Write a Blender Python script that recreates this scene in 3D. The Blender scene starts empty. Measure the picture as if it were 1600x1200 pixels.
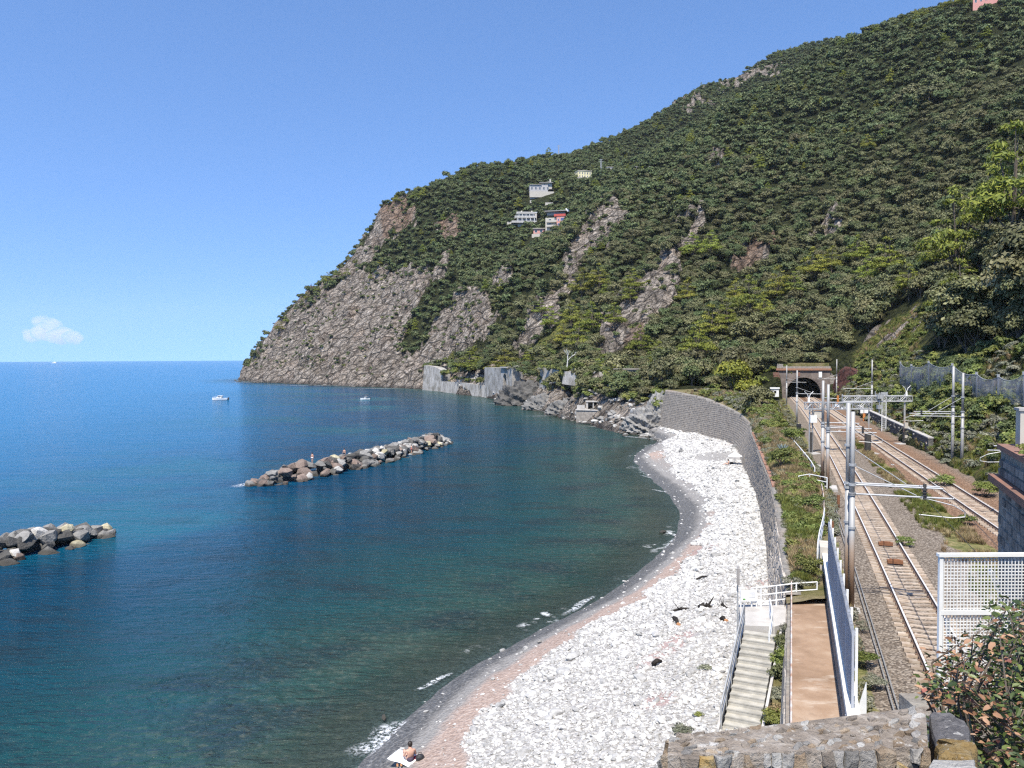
import bpy, bmesh, math, random
import numpy as np
from mathutils import Vector, Matrix, Euler

random.seed(7)
rng = np.random.default_rng(7)
SC = bpy.context.scene
COL = SC.collection
R = math.radians

# ------------------------------------------------------------------ camera
CAMZ, FPX = 18.0, 1250.0
PITCH, ROLL = R(1.90), R(0.26)
_f = np.array([0, math.cos(PITCH), -math.sin(PITCH)])
_u0 = np.array([0, math.sin(PITCH), math.cos(PITCH)])
_r0 = np.array([1.0, 0, 0])
_r = math.cos(ROLL) * _r0 - math.sin(ROLL) * _u0
_u = math.cos(ROLL) * _u0 + math.sin(ROLL) * _r0
cd = bpy.data.cameras.new('camera'); cam = bpy.data.objects.new('camera', cd); COL.objects.link(cam)
cd.sensor_width = 36; cd.lens = FPX / 1600 * 36; cd.clip_start = 0.05; cd.clip_end = 30000
M = Matrix(((_r[0], _u[0], -_f[0], 0), (_r[1], _u[1], -_f[1], 0), (_r[2], _u[2], -_f[2], CAMZ), (0, 0, 0, 1)))
cam.matrix_world = M
SC.camera = cam
HAZE = 0.00003

# ------------------------------------------------------------------ light
SUN_EL, SUN_AZ = 60.0, 197.0          # azimuth clockwise from +Y
SC.view_settings.view_transform = 'Standard'; SC.view_settings.look = 'None'
SC.view_settings.exposure = 0.76; SC.view_settings.gamma = 1; SC.view_settings.use_curve_mapping = False
W = bpy.data.worlds.new('World'); SC.world = W; W.use_nodes = True
nt = W.node_tree; nt.nodes.clear()
sky = nt.nodes.new('ShaderNodeTexSky'); sky.sky_type = 'NISHITA'; sky.sun_disc = False
sky.sun_elevation = R(SUN_EL); sky.sun_rotation = R(SUN_AZ)
sky.altitude = 20; sky.air_density = 1.0; sky.dust_density = 0.45; sky.ozone_density = 10
bg = nt.nodes.new('ShaderNodeBackground'); bg.inputs[1].default_value = 0.15
wo = nt.nodes.new('ShaderNodeOutputWorld')
tcw = nt.nodes.new('ShaderNodeTexCoord'); mpw = nt.nodes.new('ShaderNodeMapping')     # summer haze: the horizon takes the tone of the air a few degrees up
mpw.inputs['Location'].default_value = (0, 0, 0.19); mpw.inputs['Scale'].default_value = (1, 1, 0.9)
nt.links.new(tcw.outputs['Generated'], mpw.inputs[0]); nt.links.new(mpw.outputs[0], sky.inputs[0])
nt.links.new(sky.outputs[0], bg.inputs[0]); nt.links.new(bg.outputs[0], wo.inputs[0])
sl = bpy.data.lights.new('sun', 'SUN'); sl.energy = 4.5; sl.angle = R(0.53); sl.color = (1, 0.94, 0.84)
so = bpy.data.objects.new('sun', sl); COL.objects.link(so)
sdir = Vector((math.sin(R(SUN_AZ)) * math.cos(R(SUN_EL)), math.cos(R(SUN_AZ)) * math.cos(R(SUN_EL)), math.sin(R(SUN_EL))))
so.rotation_euler = sdir.to_track_quat('Z', 'Y').to_euler(); so.location = (0, -20, 80)
SC.cycles.max_bounces = 6; SC.cycles.diffuse_bounces = 2; SC.cycles.glossy_bounces = 2; SC.cycles.transmission_bounces = 2
SC.cycles.transparent_max_bounces = 6; SC.cycles.volume_bounces = 1
SC.cycles.sample_clamp_direct = 1.2; SC.cycles.sample_clamp_indirect = 2.0; SC.cycles.use_denoising = False; SC.cycles.filter_width = 1.3
SC.cycles.caustics_reflective = False; SC.cycles.caustics_refractive = False

# ------------------------------------------------------------------ measuring helpers
def ray(px, py):
    d = _f + _r * ((px - 800) / FPX) + _u * ((600 - py) / FPX)
    return d
def at(px, py, Y):
    d = ray(px, py); k = Y / d[1]
    return np.array([d[0] * k, Y, CAMZ + d[2] * k])
def at_z(px, py, z):
    d = ray(px, py); k = (z - CAMZ) / d[2]
    return np.array([d[0] * k, d[1] * k, z])
def proj(p):
    p = np.asarray(p, float) - np.array([0, 0, CAMZ])
    d = p @ _f; d = np.where(np.abs(d) < 1e-6, 1e-6, d)
    return 800 + FPX * (p @ _r) / d, 600 - FPX * (p @ _u) / d, d

# ------------------------------------------------------------------ naming helpers
def tag(o, label=None, cat=None, group=None, kind=None):
    if label: o['label'] = label
    if cat: o['category'] = cat
    if group: o['group'] = group
    if kind: o['kind'] = kind
    return o
def empty(name, loc=(0, 0, 0), rz=0.0, label=None, cat=None, group=None):
    o = bpy.data.objects.new(name, None); COL.objects.link(o)
    o.location = tuple(float(v) for v in loc); o.rotation_euler = (0, 0, rz); o.empty_display_size = 0.2
    return tag(o, label, cat, group)
def link(name, me, parent=None, mat=None):
    o = bpy.data.objects.new(name, me); COL.objects.link(o)
    if mat is not None and not me.materials: me.materials.append(mat)
    if parent is not None: o.parent = parent
    return o
def inst(name, me, parent=None, loc=(0, 0, 0), rot=(0, 0, 0), scl=(1, 1, 1)):
    o = bpy.data.objects.new(name, me); COL.objects.link(o); o.parent = parent
    o.location = tuple(float(v) for v in loc); o.rotation_euler = tuple(float(v) for v in rot)
    o.scale = tuple(float(v) for v in scl) if hasattr(scl, '__len__') else (scl,) * 3
    return o
def kids(o): return [c for c in bpy.data.objects if c.parent == o]
def copy_tree(o, loc=None, rz=None, scl=None, parent=None):
    c = o.copy(); COL.objects.link(c)
    if parent is not None: c.parent = parent
    for ch in list(o.children): copy_tree(ch, parent=c)
    if loc is not None: c.location = tuple(float(v) for v in loc)
    if rz is not None: c.rotation_euler[2] = rz
    if scl is not None: c.scale = (scl,) * 3 if not hasattr(scl, '__len__') else scl
    return c

# ------------------------------------------------------------------ mesh helpers
class MB:
    """collects simple shapes into one mesh"""
    def __init__(s): s.v = []; s.f = []; s.m = []
    def add(s, vs, fs, mi=0):
        n = len(s.v); s.v += [tuple(float(c) for c in v) for v in vs]
        s.f += [tuple(i + n for i in f) for f in fs]; s.m += [mi] * len(fs); return s
    def box(s, c, d, mi=0, rz=0.0, taper=1.0, mat=None):
        x, y, z = d[0] / 2, d[1] / 2, d[2] / 2
        vs = []
        for sz, t in ((-1, 1.0), (1, taper)):
            for sx, sy in ((-1, -1), (1, -1), (1, 1), (-1, 1)):
                vs.append(Vector((sx * x * t, sy * y * t, sz * z)))
        m = Matrix.Rotation(rz, 3, 'Z') if mat is None else mat
        vs = [m @ v + Vector([float(q) for q in c]) for v in vs]
        return s.add(vs, [(3, 2, 1, 0), (4, 5, 6, 7), (0, 1, 5, 4), (1, 2, 6, 5), (2, 3, 7, 6), (3, 0, 4, 7)], mi)
    def bar(s, a, b, r, mi=0, n=6, r2=None):
        a, b = Vector([float(q) for q in a]), Vector([float(q) for q in b]); r2 = r if r2 is None else r2
        d = b - a
        if d.length < 1e-6: return s
        q = d.to_track_quat('Z', 'Y').to_matrix()
        vs = [a + q @ Vector((math.cos(t) * r, math.sin(t) * r, 0)) for t in [2 * math.pi * i / n for i in range(n)]]
        vs += [b + q @ Vector((math.cos(t) * r2, math.sin(t) * r2, 0)) for t in [2 * math.pi * i / n for i in range(n)]]
        fs = [(i, (i + 1) % n, n + (i + 1) % n, n + i) for i in range(n)] + [tuple(range(n))[::-1], tuple(range(n, 2 * n))]
        return s.add(vs, fs, mi)
    def path(s, pts, r, mi=0, n=5):
        for a, b in zip(pts[:-1], pts[1:]): s.bar(a, b, r, mi, n)
        return s
    def quad(s, a, b, c, d, mi=0): return s.add([a, b, c, d], [(0, 1, 2, 3)], mi)
    def prism(s, poly, ext, mi=0):
        """poly: list of 3d points, ext: vector"""
        n = len(poly); e = Vector(ext)
        p = [Vector([float(q) for q in v]) for v in poly]
        return s.add(p + [v + e for v in p], [tuple(range(n))[::-1], tuple(range(n, 2 * n))] + [(i, (i + 1) % n, n + (i + 1) % n, n + i) for i in range(n)], mi)
    def mesh(s, name, mats, smooth=False):
        me = bpy.data.meshes.new(name); me.from_pydata(s.v, [], s.f)
        for m in (mats if isinstance(mats, (list, tuple)) else [mats]): me.materials.append(m)
        if len(me.materials) > 1: me.polygons.foreach_set('material_index', s.m)
        bm = bmesh.new(); bm.from_mesh(me); bmesh.ops.recalc_face_normals(bm, faces=bm.faces); bm.to_mesh(me); bm.free()
        if smooth: me.polygons.foreach_set('use_smooth', [True] * len(me.polygons))
        me.update(); return me
    def build(s, name, mats, parent=None, smooth=False):
        return link(name, s.mesh(name, mats, smooth), parent)

def npmesh(name, V, F, mat=None, smooth=False, attrs=None):
    """V (n,3), F (m,k)"""
    V = np.ascontiguousarray(V, np.float32); F = np.ascontiguousarray(F, np.int32)
    me = bpy.data.meshes.new(name); me.vertices.add(len(V)); me.vertices.foreach_set('co', V.ravel())
    m, k = F.shape
    me.loops.add(m * k); me.loops.foreach_set('vertex_index', F.ravel())
    me.polygons.add(m); me.polygons.foreach_set('loop_start', np.arange(0, m * k, k, dtype=np.int32))
    if smooth: me.polygons.foreach_set('use_smooth', np.ones(m, bool))
    for an, a in (attrs or {}).items():
        at_ = me.attributes.new(an, 'FLOAT', 'POINT'); at_.data.foreach_set('value', np.ascontiguousarray(a, np.float32).ravel())
    me.update(calc_edges=True); me.validate()
    if mat is not None: me.materials.append(mat)
    return me
def gridF(nr, nc):
    i = np.arange(nr * nc).reshape(nr, nc)
    return np.stack([i[:-1, :-1], i[:-1, 1:], i[1:, 1:], i[1:, :-1]], -1).reshape(-1, 4)

# ------------------------------------------------------------------ noise
def _h(ix, iy, seed):
    n = (ix.astype(np.int64) * 374761393 + iy.astype(np.int64) * 668265263 + seed * 69069) & 0xffffffff
    n = ((n ^ (n >> 13)) * 1274126177) & 0xffffffff
    return ((n ^ (n >> 16)) & 0xffff) / 65535.0
def vnoise(x, y, seed=0):
    x = np.asarray(x, float); y = np.asarray(y, float)
    ix = np.floor(x); iy = np.floor(y); fx = x - ix; fy = y - iy
    fx = fx * fx * (3 - 2 * fx); fy = fy * fy * (3 - 2 * fy)
    a = _h(ix, iy, seed); b = _h(ix + 1, iy, seed); c = _h(ix, iy + 1, seed); d = _h(ix + 1, iy + 1, seed)
    return (a * (1 - fx) + b * fx) * (1 - fy) + (c * (1 - fx) + d * fx) * fy
def fbm(x, y, octv=4, seed=0, ridge=False):
    t = 0; amp = 0.5; tot = 0
    for o in range(octv):
        n = vnoise(x, y, seed + o * 17)
        if ridge: n = 1 - np.abs(2 * n - 1)
        t = t + amp * n; tot += amp; amp *= 0.5; x = x * 2.03 + 5.1; y = y * 2.03 + 1.7
    return t / tot
def sstep(a, b, x):
    t = np.clip((np.asarray(x, float) - a) / (b - a), 0, 1); return t * t * (3 - 2 * t)

# ------------------------------------------------------------------ materials
def new_mat(name, rough=0.8, spec=0.3):
    m = bpy.data.materials.new(name); m.use_nodes = True
    b = m.node_tree.nodes['Principled BSDF']; b.inputs['Roughness'].default_value = rough
    b.inputs['Specular IOR Level'].default_value = spec
    return m, m.node_tree, b
def nd(t, typ, **kw):
    n = t.nodes.new(typ)
    for k, v in kw.items():
        if k.startswith('i_'):
            k = k[2:]; k = int(k) if k.isdigit() else k
            n.inputs[k].default_value = v
        else: setattr(n, k, v)
    return n
def lk(t, a, b): t.links.new(a, b)
def coords(t, scale=(1, 1, 1), rot=(0, 0, 0), obj=False):
    c = nd(t, 'ShaderNodeTexCoord') if obj else nd(t, 'ShaderNodeNewGeometry')
    mp = nd(t, 'ShaderNodeMapping'); mp.inputs['Scale'].default_value = scale; mp.inputs['Rotation'].default_value = rot
    lk(t, c.outputs['Object' if obj else 'Position'], mp.inputs[0]); return mp.outputs[0]
def noise_(t, vec, scale, detail=4, rough=0.55, dist=0.0):
    n = nd(t, 'ShaderNodeTexNoise'); n.inputs['Scale'].default_value = scale; n.inputs['Detail'].default_value = detail
    n.inputs['Roughness'].default_value = rough; n.inputs['Distortion'].default_value = dist
    if vec is not None: lk(t, vec, n.inputs['Vector'])
    return n.outputs[0]
def ramp(t, fac, stops, interp='LINEAR'):
    n = nd(t, 'ShaderNodeValToRGB'); n.color_ramp.interpolation = interp
    el = n.color_ramp.elements
    while len(el) < len(stops): el.new(0.5)
    for e, (p, c) in zip(el, stops):
        e.position = p; c = (c, c, c) if not hasattr(c, '__len__') else c; e.color = (*c, 1)
    lk(t, fac, n.inputs[0]); return n.outputs[0]
def mixc(t, fac, a, b, mode='MIX'):
    n = nd(t, 'ShaderNodeMix', data_type='RGBA', blend_type=mode)
    for s, v in ((0, fac), (6, a), (7, b)):
        if isinstance(v, (int, float)): n.inputs[s].default_value = v
        elif isinstance(v, tuple): n.inputs[s].default_value = (*v, 1)
        else: lk(t, v, n.inputs[s])
    return n.outputs[2]
def math_(t, op, a, b=None, clamp=False):
    n = nd(t, 'ShaderNodeMath', operation=op, use_clamp=clamp)
    for i, v in enumerate((a, b)):
        if v is None: continue
        if isinstance(v, (int, float)): n.inputs[i].default_value = v
        else: lk(t, v, n.inputs[i])
    return n.outputs[0]
def attr(t, name):
    n = nd(t, 'ShaderNodeAttribute', attribute_name=name); return n.outputs['Fac']
def bump(t, b, h, strength=0.5, dist=0.1):
    n = nd(t, 'ShaderNodeBump'); n.inputs['Strength'].default_value = strength; n.inputs['Distance'].default_value = dist
    lk(t, h, n.inputs['Height']); lk(t, n.outputs[0], b.inputs['Normal']); return n
MATS = {}
def simple(name, c1, c2=None, scale=3.0, rough=0.75, spec=0.3, bmp=0.0, bdist=0.02, obj=False, metal=0.0, rnd=0.0, stretch=(1, 1, 1), lo=0.35, hi=0.65, det=5):
    """two-tone noisy procedural surface"""
    if name in MATS: return MATS[name]
    m, t, b = new_mat(name, rough, spec); b.inputs['Metallic'].default_value = metal
    v = coords(t, stretch, obj=obj)
    n = noise_(t, v, scale, det)
    c2 = c2 or tuple(x * 0.75 for x in c1)
    col = ramp(t, n, [(lo, c1), (hi, c2)])
    if rnd:
        oi = nd(t, 'ShaderNodeObjectInfo')
        f = math_(t, 'MULTIPLY_ADD', oi.outputs['Random'], 2 * rnd); f.node.inputs[2].default_value = 1 - rnd
        hs = nd(t, 'ShaderNodeHueSaturation'); lk(t, col, hs.inputs['Color']); lk(t, f, hs.inputs['Value']); col = hs.outputs[0]
    lk(t, col, b.inputs['Base Color'])
    if bmp: bump(t, b, noise_(t, v, scale * 3, 5), bmp, bdist)
    MATS[name] = m; return m
# ------------------------------------------------------------------ plan curves (metres, camera above the origin)
def curve(pts):
    p = np.array(pts, float); p = p[np.argsort(p[:, 1])]
    ys = p[:, 1]
    def f(y, k=0):
        y = np.asarray(y, float)
        c = p[:, 0] if k == 0 else p[:, 2]
        w = 4.0     # small box smoothing keeps the polyline from showing kinks
        return (np.interp(y - w, ys, c) + np.interp(y - w / 2, ys, c) + np.interp(y, ys, c) + np.interp(y + w / 2, ys, c) + np.interp(y + w, ys, c)) / 5
    return f
COAST = [(-228.2, 671.0), (-196.5, 614.0), (-162.1, 578.8), (-131.4, 547.4), (-97.4, 507.0), (-69.5, 482.2), (-51.6, 460.7), (-26.2, 408.2), (-5.5, 343.9), (9.1, 285.8), (15.3, 239.5), (22.5, 215.9), (29.1, 196.5), (31.2, 169.4), (25.9, 157.6), (21.1, 142.6), (20.2, 126.4), (20.3, 105.4), (19.4, 92.2), (16.2, 79.1), (10.8, 67.2), (6.6, 59.1), (3.5, 54.8), (-0.1, 49.9), (-3.7, 44.4), (-5.8, 38.9), (-6.9, 34.9), (-8.6, 28), (-10, 20), (-12, 5), (-14, -15)]
Wc = curve([p for p in COAST if p[1] < 300])
Fc = curve([(-5.5, -15), (1.4, 5), (8.8, 26), (10.2, 30), (12.2, 36), (13.3, 41.5), (15.9, 49.4), (20.2, 63.4), (26.6, 86.4), (33.9, 118.4), (37.9, 135), (39.6, 145), (39.6, 152), (37.6, 165), (35.3, 175), (33.4, 187), (32, 200)])
Tc = curve([(-5.3, -15, 6.7), (1.6, 5, 6.7), (9.7, 28, 6.7), (12.5, 36, 6.7), (14.9, 44.2, 7.1), (18.3, 55.2, 7.2), (21.5, 66.1, 7.2), (28, 90.8, 7.2), (35.2, 118, 7.0), (39.2, 131, 6.8), (41.3, 145, 7.6), (41, 152, 8.2), (39.7, 165, 9.4), (35.7, 185, 10.2), (34, 200, 10.4)])
Bc = curve([(-3.5, -15), (3.4, 5), (9.5, 22.3), (13.2, 32.8), (15.8, 40.6), (20.8, 51.9), (25.1, 63.5), (28.2, 73.2), (35.5, 100.9), (40, 116), (44.5, 131), (58.6, 176), (68, 208), (71, 216)])
_nl = np.array([(26.2, 13.9), (46.4, 20.9), (66.7, 27.9), (87.1, 34.7), (122.9, 46.3), (177.7, 63.8), (208.5, 73.0)])
_fl = np.array([(49.7, 30.4), (79.9, 38.9), (117.1, 50.3), (154.4, 61.3), (208.5, 77.2)])
_np = np.polyfit(_nl[:, 0], _nl[:, 1], 3); _fp = np.polyfit(_fl[:, 0], _fl[:, 1], 2)
def Nc(y): return np.polyval(_np, y) + 0.76          # near track centre
def Rc(y): return np.polyval(_fp, y) + 0.75          # far track centre
def Ec(y): return Rc(y) + 3.4
RAILZ = 7.4; BEDZ = 7.0
PORTAL_Y = 208.5
def shore_dist(x, y):
    """signed distance to the waterline, positive on the sea side"""
    P = np.array(COAST + [(-225, 900), (-200, 2500), (-200, 9000), (-14, -9000)], float); P = P[np.argsort(P[:, 1])]
    # densify
    t = np.linspace(0, len(P) - 1, 260); PX = np.interp(t, np.arange(len(P)), P[:, 0]); PY = np.interp(t, np.arange(len(P)), P[:, 1])
    out = np.full(x.shape, 1e9)
    for i in range(len(PX) - 1):
        ax, ay, bx, by = PX[i], PY[i], PX[i + 1], PY[i + 1]
        dx, dy = bx - ax, by - ay; L = dx * dx + dy * dy + 1e-9
        s = np.clip(((x - ax) * dx + (y - ay) * dy) / L, 0, 1)
        d = np.hypot(x - ax - s * dx, y - ay - s * dy); out = np.minimum(out, d)
    xi = np.interp(y, PY, PX)
    return np.where(x < xi, out, -out)

# ------------------------------------------------------------------ hill terrain: thin plate spline through measured points
CP = []
def cp(px, py, Y, dz=0): p = at(px, py, Y); CP.append((p[0], p[1], p[2] + dz))
def cz(x, y, z): CP.append((x, y, z))
for (x, y) in COAST:
    if y > 205:
        cz(x, y, 0.0)
for a, b in zip(COAST[:-1], COAST[1:]):
    if b[1] > 205:
        mx, my = (a[0] + b[0]) / 2, (a[1] + b[1]) / 2; dx, dy = b[0] - a[0], b[1] - a[1]; L = math.hypot(dx, dy)
        nx, ny = dy / L, -dx / L           # seaward (right hand of walking towards us) -> check sign below
        if nx > 0: nx, ny = -nx, -ny
        cz(mx + nx * 35, my + ny * 35, -14); cz(mx - nx * 5, my - ny * 5, 3.5 if my > 430 else 3.0)
for a in ((-262, 700, -10), (-280, 780, -12), (-330, 700, -20), (-250, 860, -10), (-200, 950, -10), (-150, 1100, 20)): cz(*a)
for a in [(375, 590, 690), (430, 520, 672), (470, 482, 672), (500, 450, 675), (530, 428, 680), (560, 392, 686), (580, 352, 690), (600, 325, 692), (640, 312, 715), (720, 285, 760), (830, 258, 820), (930, 225, 880), (1040, 175, 960), (1100, 135, 1010), (1200, 95, 1070), (1250, 82, 1100), (1300, 80, 1120),
          (840, 350, 600), (850, 300, 660), (915, 272, 720), (760, 560, 395), (760, 480, 450), (700, 520, 480), (700, 430, 560), (700, 350, 640), (600, 530, 555), (600, 450, 610), (600, 380, 655), (500, 540, 590), (500, 495, 632), (430, 560, 632),
          (800, 420, 530), (800, 330, 640), (760, 380, 590), (650, 480, 550), (650, 400, 620), (560, 500, 590), (560, 450, 635),
          (960, 270, 760), (1050, 230, 840), (1150, 150, 970), (1200, 130, 1000), (1000, 240, 820),
          (1260, 105, 640), (1165, 165, 590), (1110, 215, 560), (1060, 245, 535), (1000, 285, 510), (940, 325, 480), (890, 400, 440), (850, 500, 395), (825, 565, 352),
          (940, 500, 330), (940, 420, 400), (1000, 590, 250), (1000, 520, 305), (1000, 440, 375), (1000, 360, 440), (900, 560, 290), (960, 600, 232),
          (1100, 592, 222), (1100, 500, 290), (1100, 400, 370), (1100, 300, 450), (1200, 590, 222), (1200, 480, 305), (1200, 380, 380), (1200, 280, 455), (1200, 180, 540), (1240, 130, 600),
          (1300, 80, 620), (1350, 60, 600), (1420, 30, 580), (1500, 8, 560), (1560, -12, 540), (1700, -60, 520), (1900, -120, 500),
          (1300, 500, 260), (1300, 400, 345), (1300, 300, 420), (1300, 200, 500), (1400, 100, 520), (1400, 200, 440), (1400, 300, 360), (1400, 400, 280), (1440, 482, 190), (1370, 556, 178), (1400, 530, 180),
          (1500, 500, 140), (1600, 525, 92), (1600, 440, 135), (1500, 400, 215), (1500, 300, 300), (1500, 180, 400), (1600, 300, 220), (1600, 180, 330), (1600, 60, 450), (1750, 420, 110), (1750, 250, 220), (1900, 400, 90), (1900, 150, 300)]: cp(*a)
# behind the skylines the ground falls away
for px, py, Y, dz in [(640, 312, 800, -60), (720, 285, 860, -70), (830, 258, 930, -80), (930, 225, 1010, -80), (1040, 175, 1100, -90), (1200, 95, 1230, -110), (1300, 80, 1280, -90), (1350, 60, 720, -50), (1420, 30, 700, -60), (1500, 8, 690, -60), (1700, -60, 660, -60), (1500, 8, 900, -60), (1600, 0, 1200, -200)]: cp(px, py, Y, dz)
for y in (10, 30, 50, 70, 90, 110, 130, 150, 170, 190, 205):
    e = float(Ec(y)); cz(e, y, 6.9); cz(e + 4, y, 9.5 if y < 150 else 9.5); cz(e + 8.5, y, 13.8 if y < 150 else 15)
cz(56, 78, 18); cz(66, 110, 19.5); cz(60, 40, 18); cz(55, 10, 18); cz(80, 20, 30); cz(80, 60, 30)
for a in [(70, 212, 15.8), (76, 213, 16.2), (82, 212, 16.2), (66, 211, 10.5), (60, 205, 9.0), (52, 196, 9.5), (45, 190, 10), (36, 190, 9.6), (31, 190, 3), (33, 200, 8), (40, 215, 11), (50, 222, 13)]: cz(*a)
CPa = np.array(CP)
def _tps_fit(P, lam):
    n = len(P); s = 100.0; X = P[:, :2] / s
    r2 = ((X[:, None] - X[None]) ** 2).sum(-1); K = np.where(r2 > 0, 0.5 * r2 * np.log(r2 + 1e-20), 0)
    A = np.zeros((n + 3, n + 3)); A[:n, :n] = K + lam * np.eye(n); A[:n, n] = 1; A[:n, n + 1:] = X; A[n:, :n] = A[:n, n:].T
    return X, np.linalg.solve(A, np.r_[P[:, 2], 0, 0, 0])
_TX, _TW = _tps_fit(CPa, 0.004)
def tps(x, y):
    x = np.asarray(x, float).ravel() / 100; y = np.asarray(y, float).ravel() / 100
    out = np.empty(len(x)); n = len(_TX)
    for i in range(0, len(x), 20000):
        xs, ys = x[i:i + 20000], y[i:i + 20000]
        r2 = (xs[:, None] - _TX[None, :, 0]) ** 2 + (ys[:, None] - _TX[None, :, 1]) ** 2
        out[i:i + 20000] = (0.5 * r2 * np.log(r2 + 1e-20)) @ _TW[:n] + _TW[n] + _TW[n + 1] * xs + _TW[n + 2] * ys
    return out

def inpoly(px, py, poly):
    c = np.zeros(px.shape, bool); n = len(poly); j = n - 1
    for i in range(n):
        xi, yi = poly[i]; xj, yj = poly[j]
        c ^= ((yi > py) != (yj > py)) & (px < (xj - xi) * (py - yi) / (yj - yi + 1e-9) + xi); j = i
    return c
ROCKS = [[(360, 605), (400, 556), (432, 512), (470, 478), (500, 458), (545, 438), (600, 432), (650, 430), (700, 403), (692, 432), (665, 447), (655, 482), (640, 508), (634, 545), (652, 566), (640, 610), (500, 610)],
         [(655, 560), (690, 500), (720, 460), (745, 446), (768, 452), (778, 500), (757, 530), (738, 555), (705, 556), (672, 575), (660, 612), (636, 612)],
         [(598, 328), (640, 312), (646, 330), (632, 362), (602, 385), (572, 390), (584, 350)],
         [(572, 388), (600, 387), (592, 412), (565, 430), (535, 440), (528, 430), (558, 394)],
         [(870, 445), (893, 392), (925, 345), (955, 316), (985, 332), (960, 372), (930, 400), (905, 440), (880, 465)],
         [(925, 525), (960, 480), (1005, 432), (1030, 420), (1062, 432), (1062, 455), (1040, 480), (1008, 530), (972, 556), (940, 560)],
         [(1128, 430), (1165, 390), (1215, 384), (1195, 408), (1150, 440)],
         [(795, 550), (842, 486), (868, 450), (882, 468), (845, 535), (818, 562)],
         [(1010, 425), (1050, 396), (1082, 350), (1098, 322), (1104, 330), (1080, 392), (1050, 425)],
         [(1260, 372), (1300, 346), (1310, 352), (1280, 372)], [(690, 350), (720, 345), (716, 372), (694, 368)],
         [(770, 430), (800, 415), (806, 440), (780, 445)],
         [(1110, 262), (1130, 236), (1120, 240), (1085, 292)]]
GRASS = [[(1335, 612), (1345, 560), (1400, 508), (1448, 474), (1452, 500), (1440, 545), (1405, 572), (1400, 612)],
         [(660, 574), (712, 545), (724, 560), (690, 585)], [(840, 545), (880, 500), (886, 515), (850, 560)], [(586, 582), (606, 556), (614, 568), (604, 588)],
         [(1440, 640), (1560, 615), (1600, 660), (1600, 780), (1500, 740)]]
ROCKG = [[(1362, 545), (1396, 512), (1445, 480), (1447, 494), (1412, 530), (1380, 552)], [(1118, 132), (1150, 120), (1215, 100), (1206, 118), (1130, 142)], [(1180, 112), (1216, 98), (1222, 108), (1190, 122)], [(1060, 165), (1100, 148), (1110, 160), (1070, 180)]]
def masks(x, y, z):
    px, py, d = proj(np.stack([x, y, z], -1))
    jx = px + (fbm(x / 12, y / 12, 4, 3) - .5) * 48; jy = py + (fbm(x / 12 + 50, y / 12, 4, 4) - .5) * 40
    rock = np.zeros(len(x)); grass = np.zeros(len(x))
    for p in ROCKS: rock[inpoly(jx, jy, p)] = 1
    for p in ROCKG: rock[inpoly(jx, jy, p) & (fbm(x / 5, y / 5, 3, 9) > .42)] = 1
    for p in GRASS: grass[inpoly(jx, jy, p)] = 1
    rock[(z < np.where(y > 300, 7, 3.5) + 5 * fbm(x / 8, y / 8, 3, 21)) & (y > 188) & (x < 45)] = 1
    return rock, grass
def seg(a, b, s): return np.arange(a, b, s)
TXs = np.unique(np.concatenate([seg(-330, -270, 8), seg(-270, 60, 1.35), seg(60, 180, 1.8), seg(180, 420, 3.2), seg(420, 900, 9)]))
TYs = np.unique(np.concatenate([seg(-20, 60, 5), seg(60, 180, 2.4), seg(180, 420, 1.7), seg(420, 720, 1.35), seg(720, 1100, 4), seg(1100, 1500, 12)]))
GX, GY = np.meshgrid(TXs, TYs)
gx, gy = GX.ravel(), GY.ravel()
gz = tps(gx, gy)
# natural relief: gullies and knolls first, then rock ledges
far = sstep(200, 420, gy) * sstep(2, 22, gz)
gz = gz + far * (fbm(gx / 70, gy / 70, 4, 5) - .5) * 16 * sstep(-260, -180, gx) + sstep(3, 12, gz) * sstep(190, 260, gy) * (fbm(gx / 18, gy / 18, 4, 6) - .5) * 4.0
rock, grass = masks(gx, gy, gz)
_qx, _qy, _ = proj(np.stack([gx, gy, gz], -1)); redrock = np.zeros(len(gx))
for _p in ([(590, 335), (648, 305), (650, 335), (634, 365), (600, 380)], [(680, 340), (730, 340), (720, 380), (690, 380)], [(1125, 435), (1165, 388), (1220, 380), (1195, 412), (1150, 446)], [(960, 555), (1000, 520), (1030, 545), (980, 562)]): redrock[inpoly(_qx, _qy, _p)] = 1
st = -gx * 0.5 + gy * 0.15 + gz * 0.85                  # dipping strata
led = fbm(st / 5.5, (gx - gy) / 34, 4, 31, True); blk = fbm(gx / 6.5, gy / 6.5, 4, 33, True)
rk = rock * sstep(-3, 4, gz) * sstep(195, 240, gy)
gz = gz + rk * ((led - .5) * 8.5 + (blk - .5) * 6.5 + (fbm(gx / 13 + gz / 60, gy / 60, 3, 39, True) - .5) * 9 + (fbm(gx / 26, gy / 26, 3, 35) - .5) * 13 + (fbm(st / 2.3, (gx - gy) / 11, 3, 37, True) - .5) * 2.6)
def in_strip(x, y, m=0.0):
    a = (y < PORTAL_Y + 1.2) & (x < Ec(y) - 0.3) & (x > Bc(y) + 1.5)
    b = (y < 186) & (x < Ec(y) - 0.3)
    return a | b
strip = in_strip(gx, gy)
gz = np.where(strip, np.minimum(gz, np.where(gx < Bc(gy) - 2, -4.0, 5.0)), gz)
gz = np.where(gx < -236, -25, np.maximum(gz, -25))
HZ = gz.reshape(GX.shape)
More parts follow.
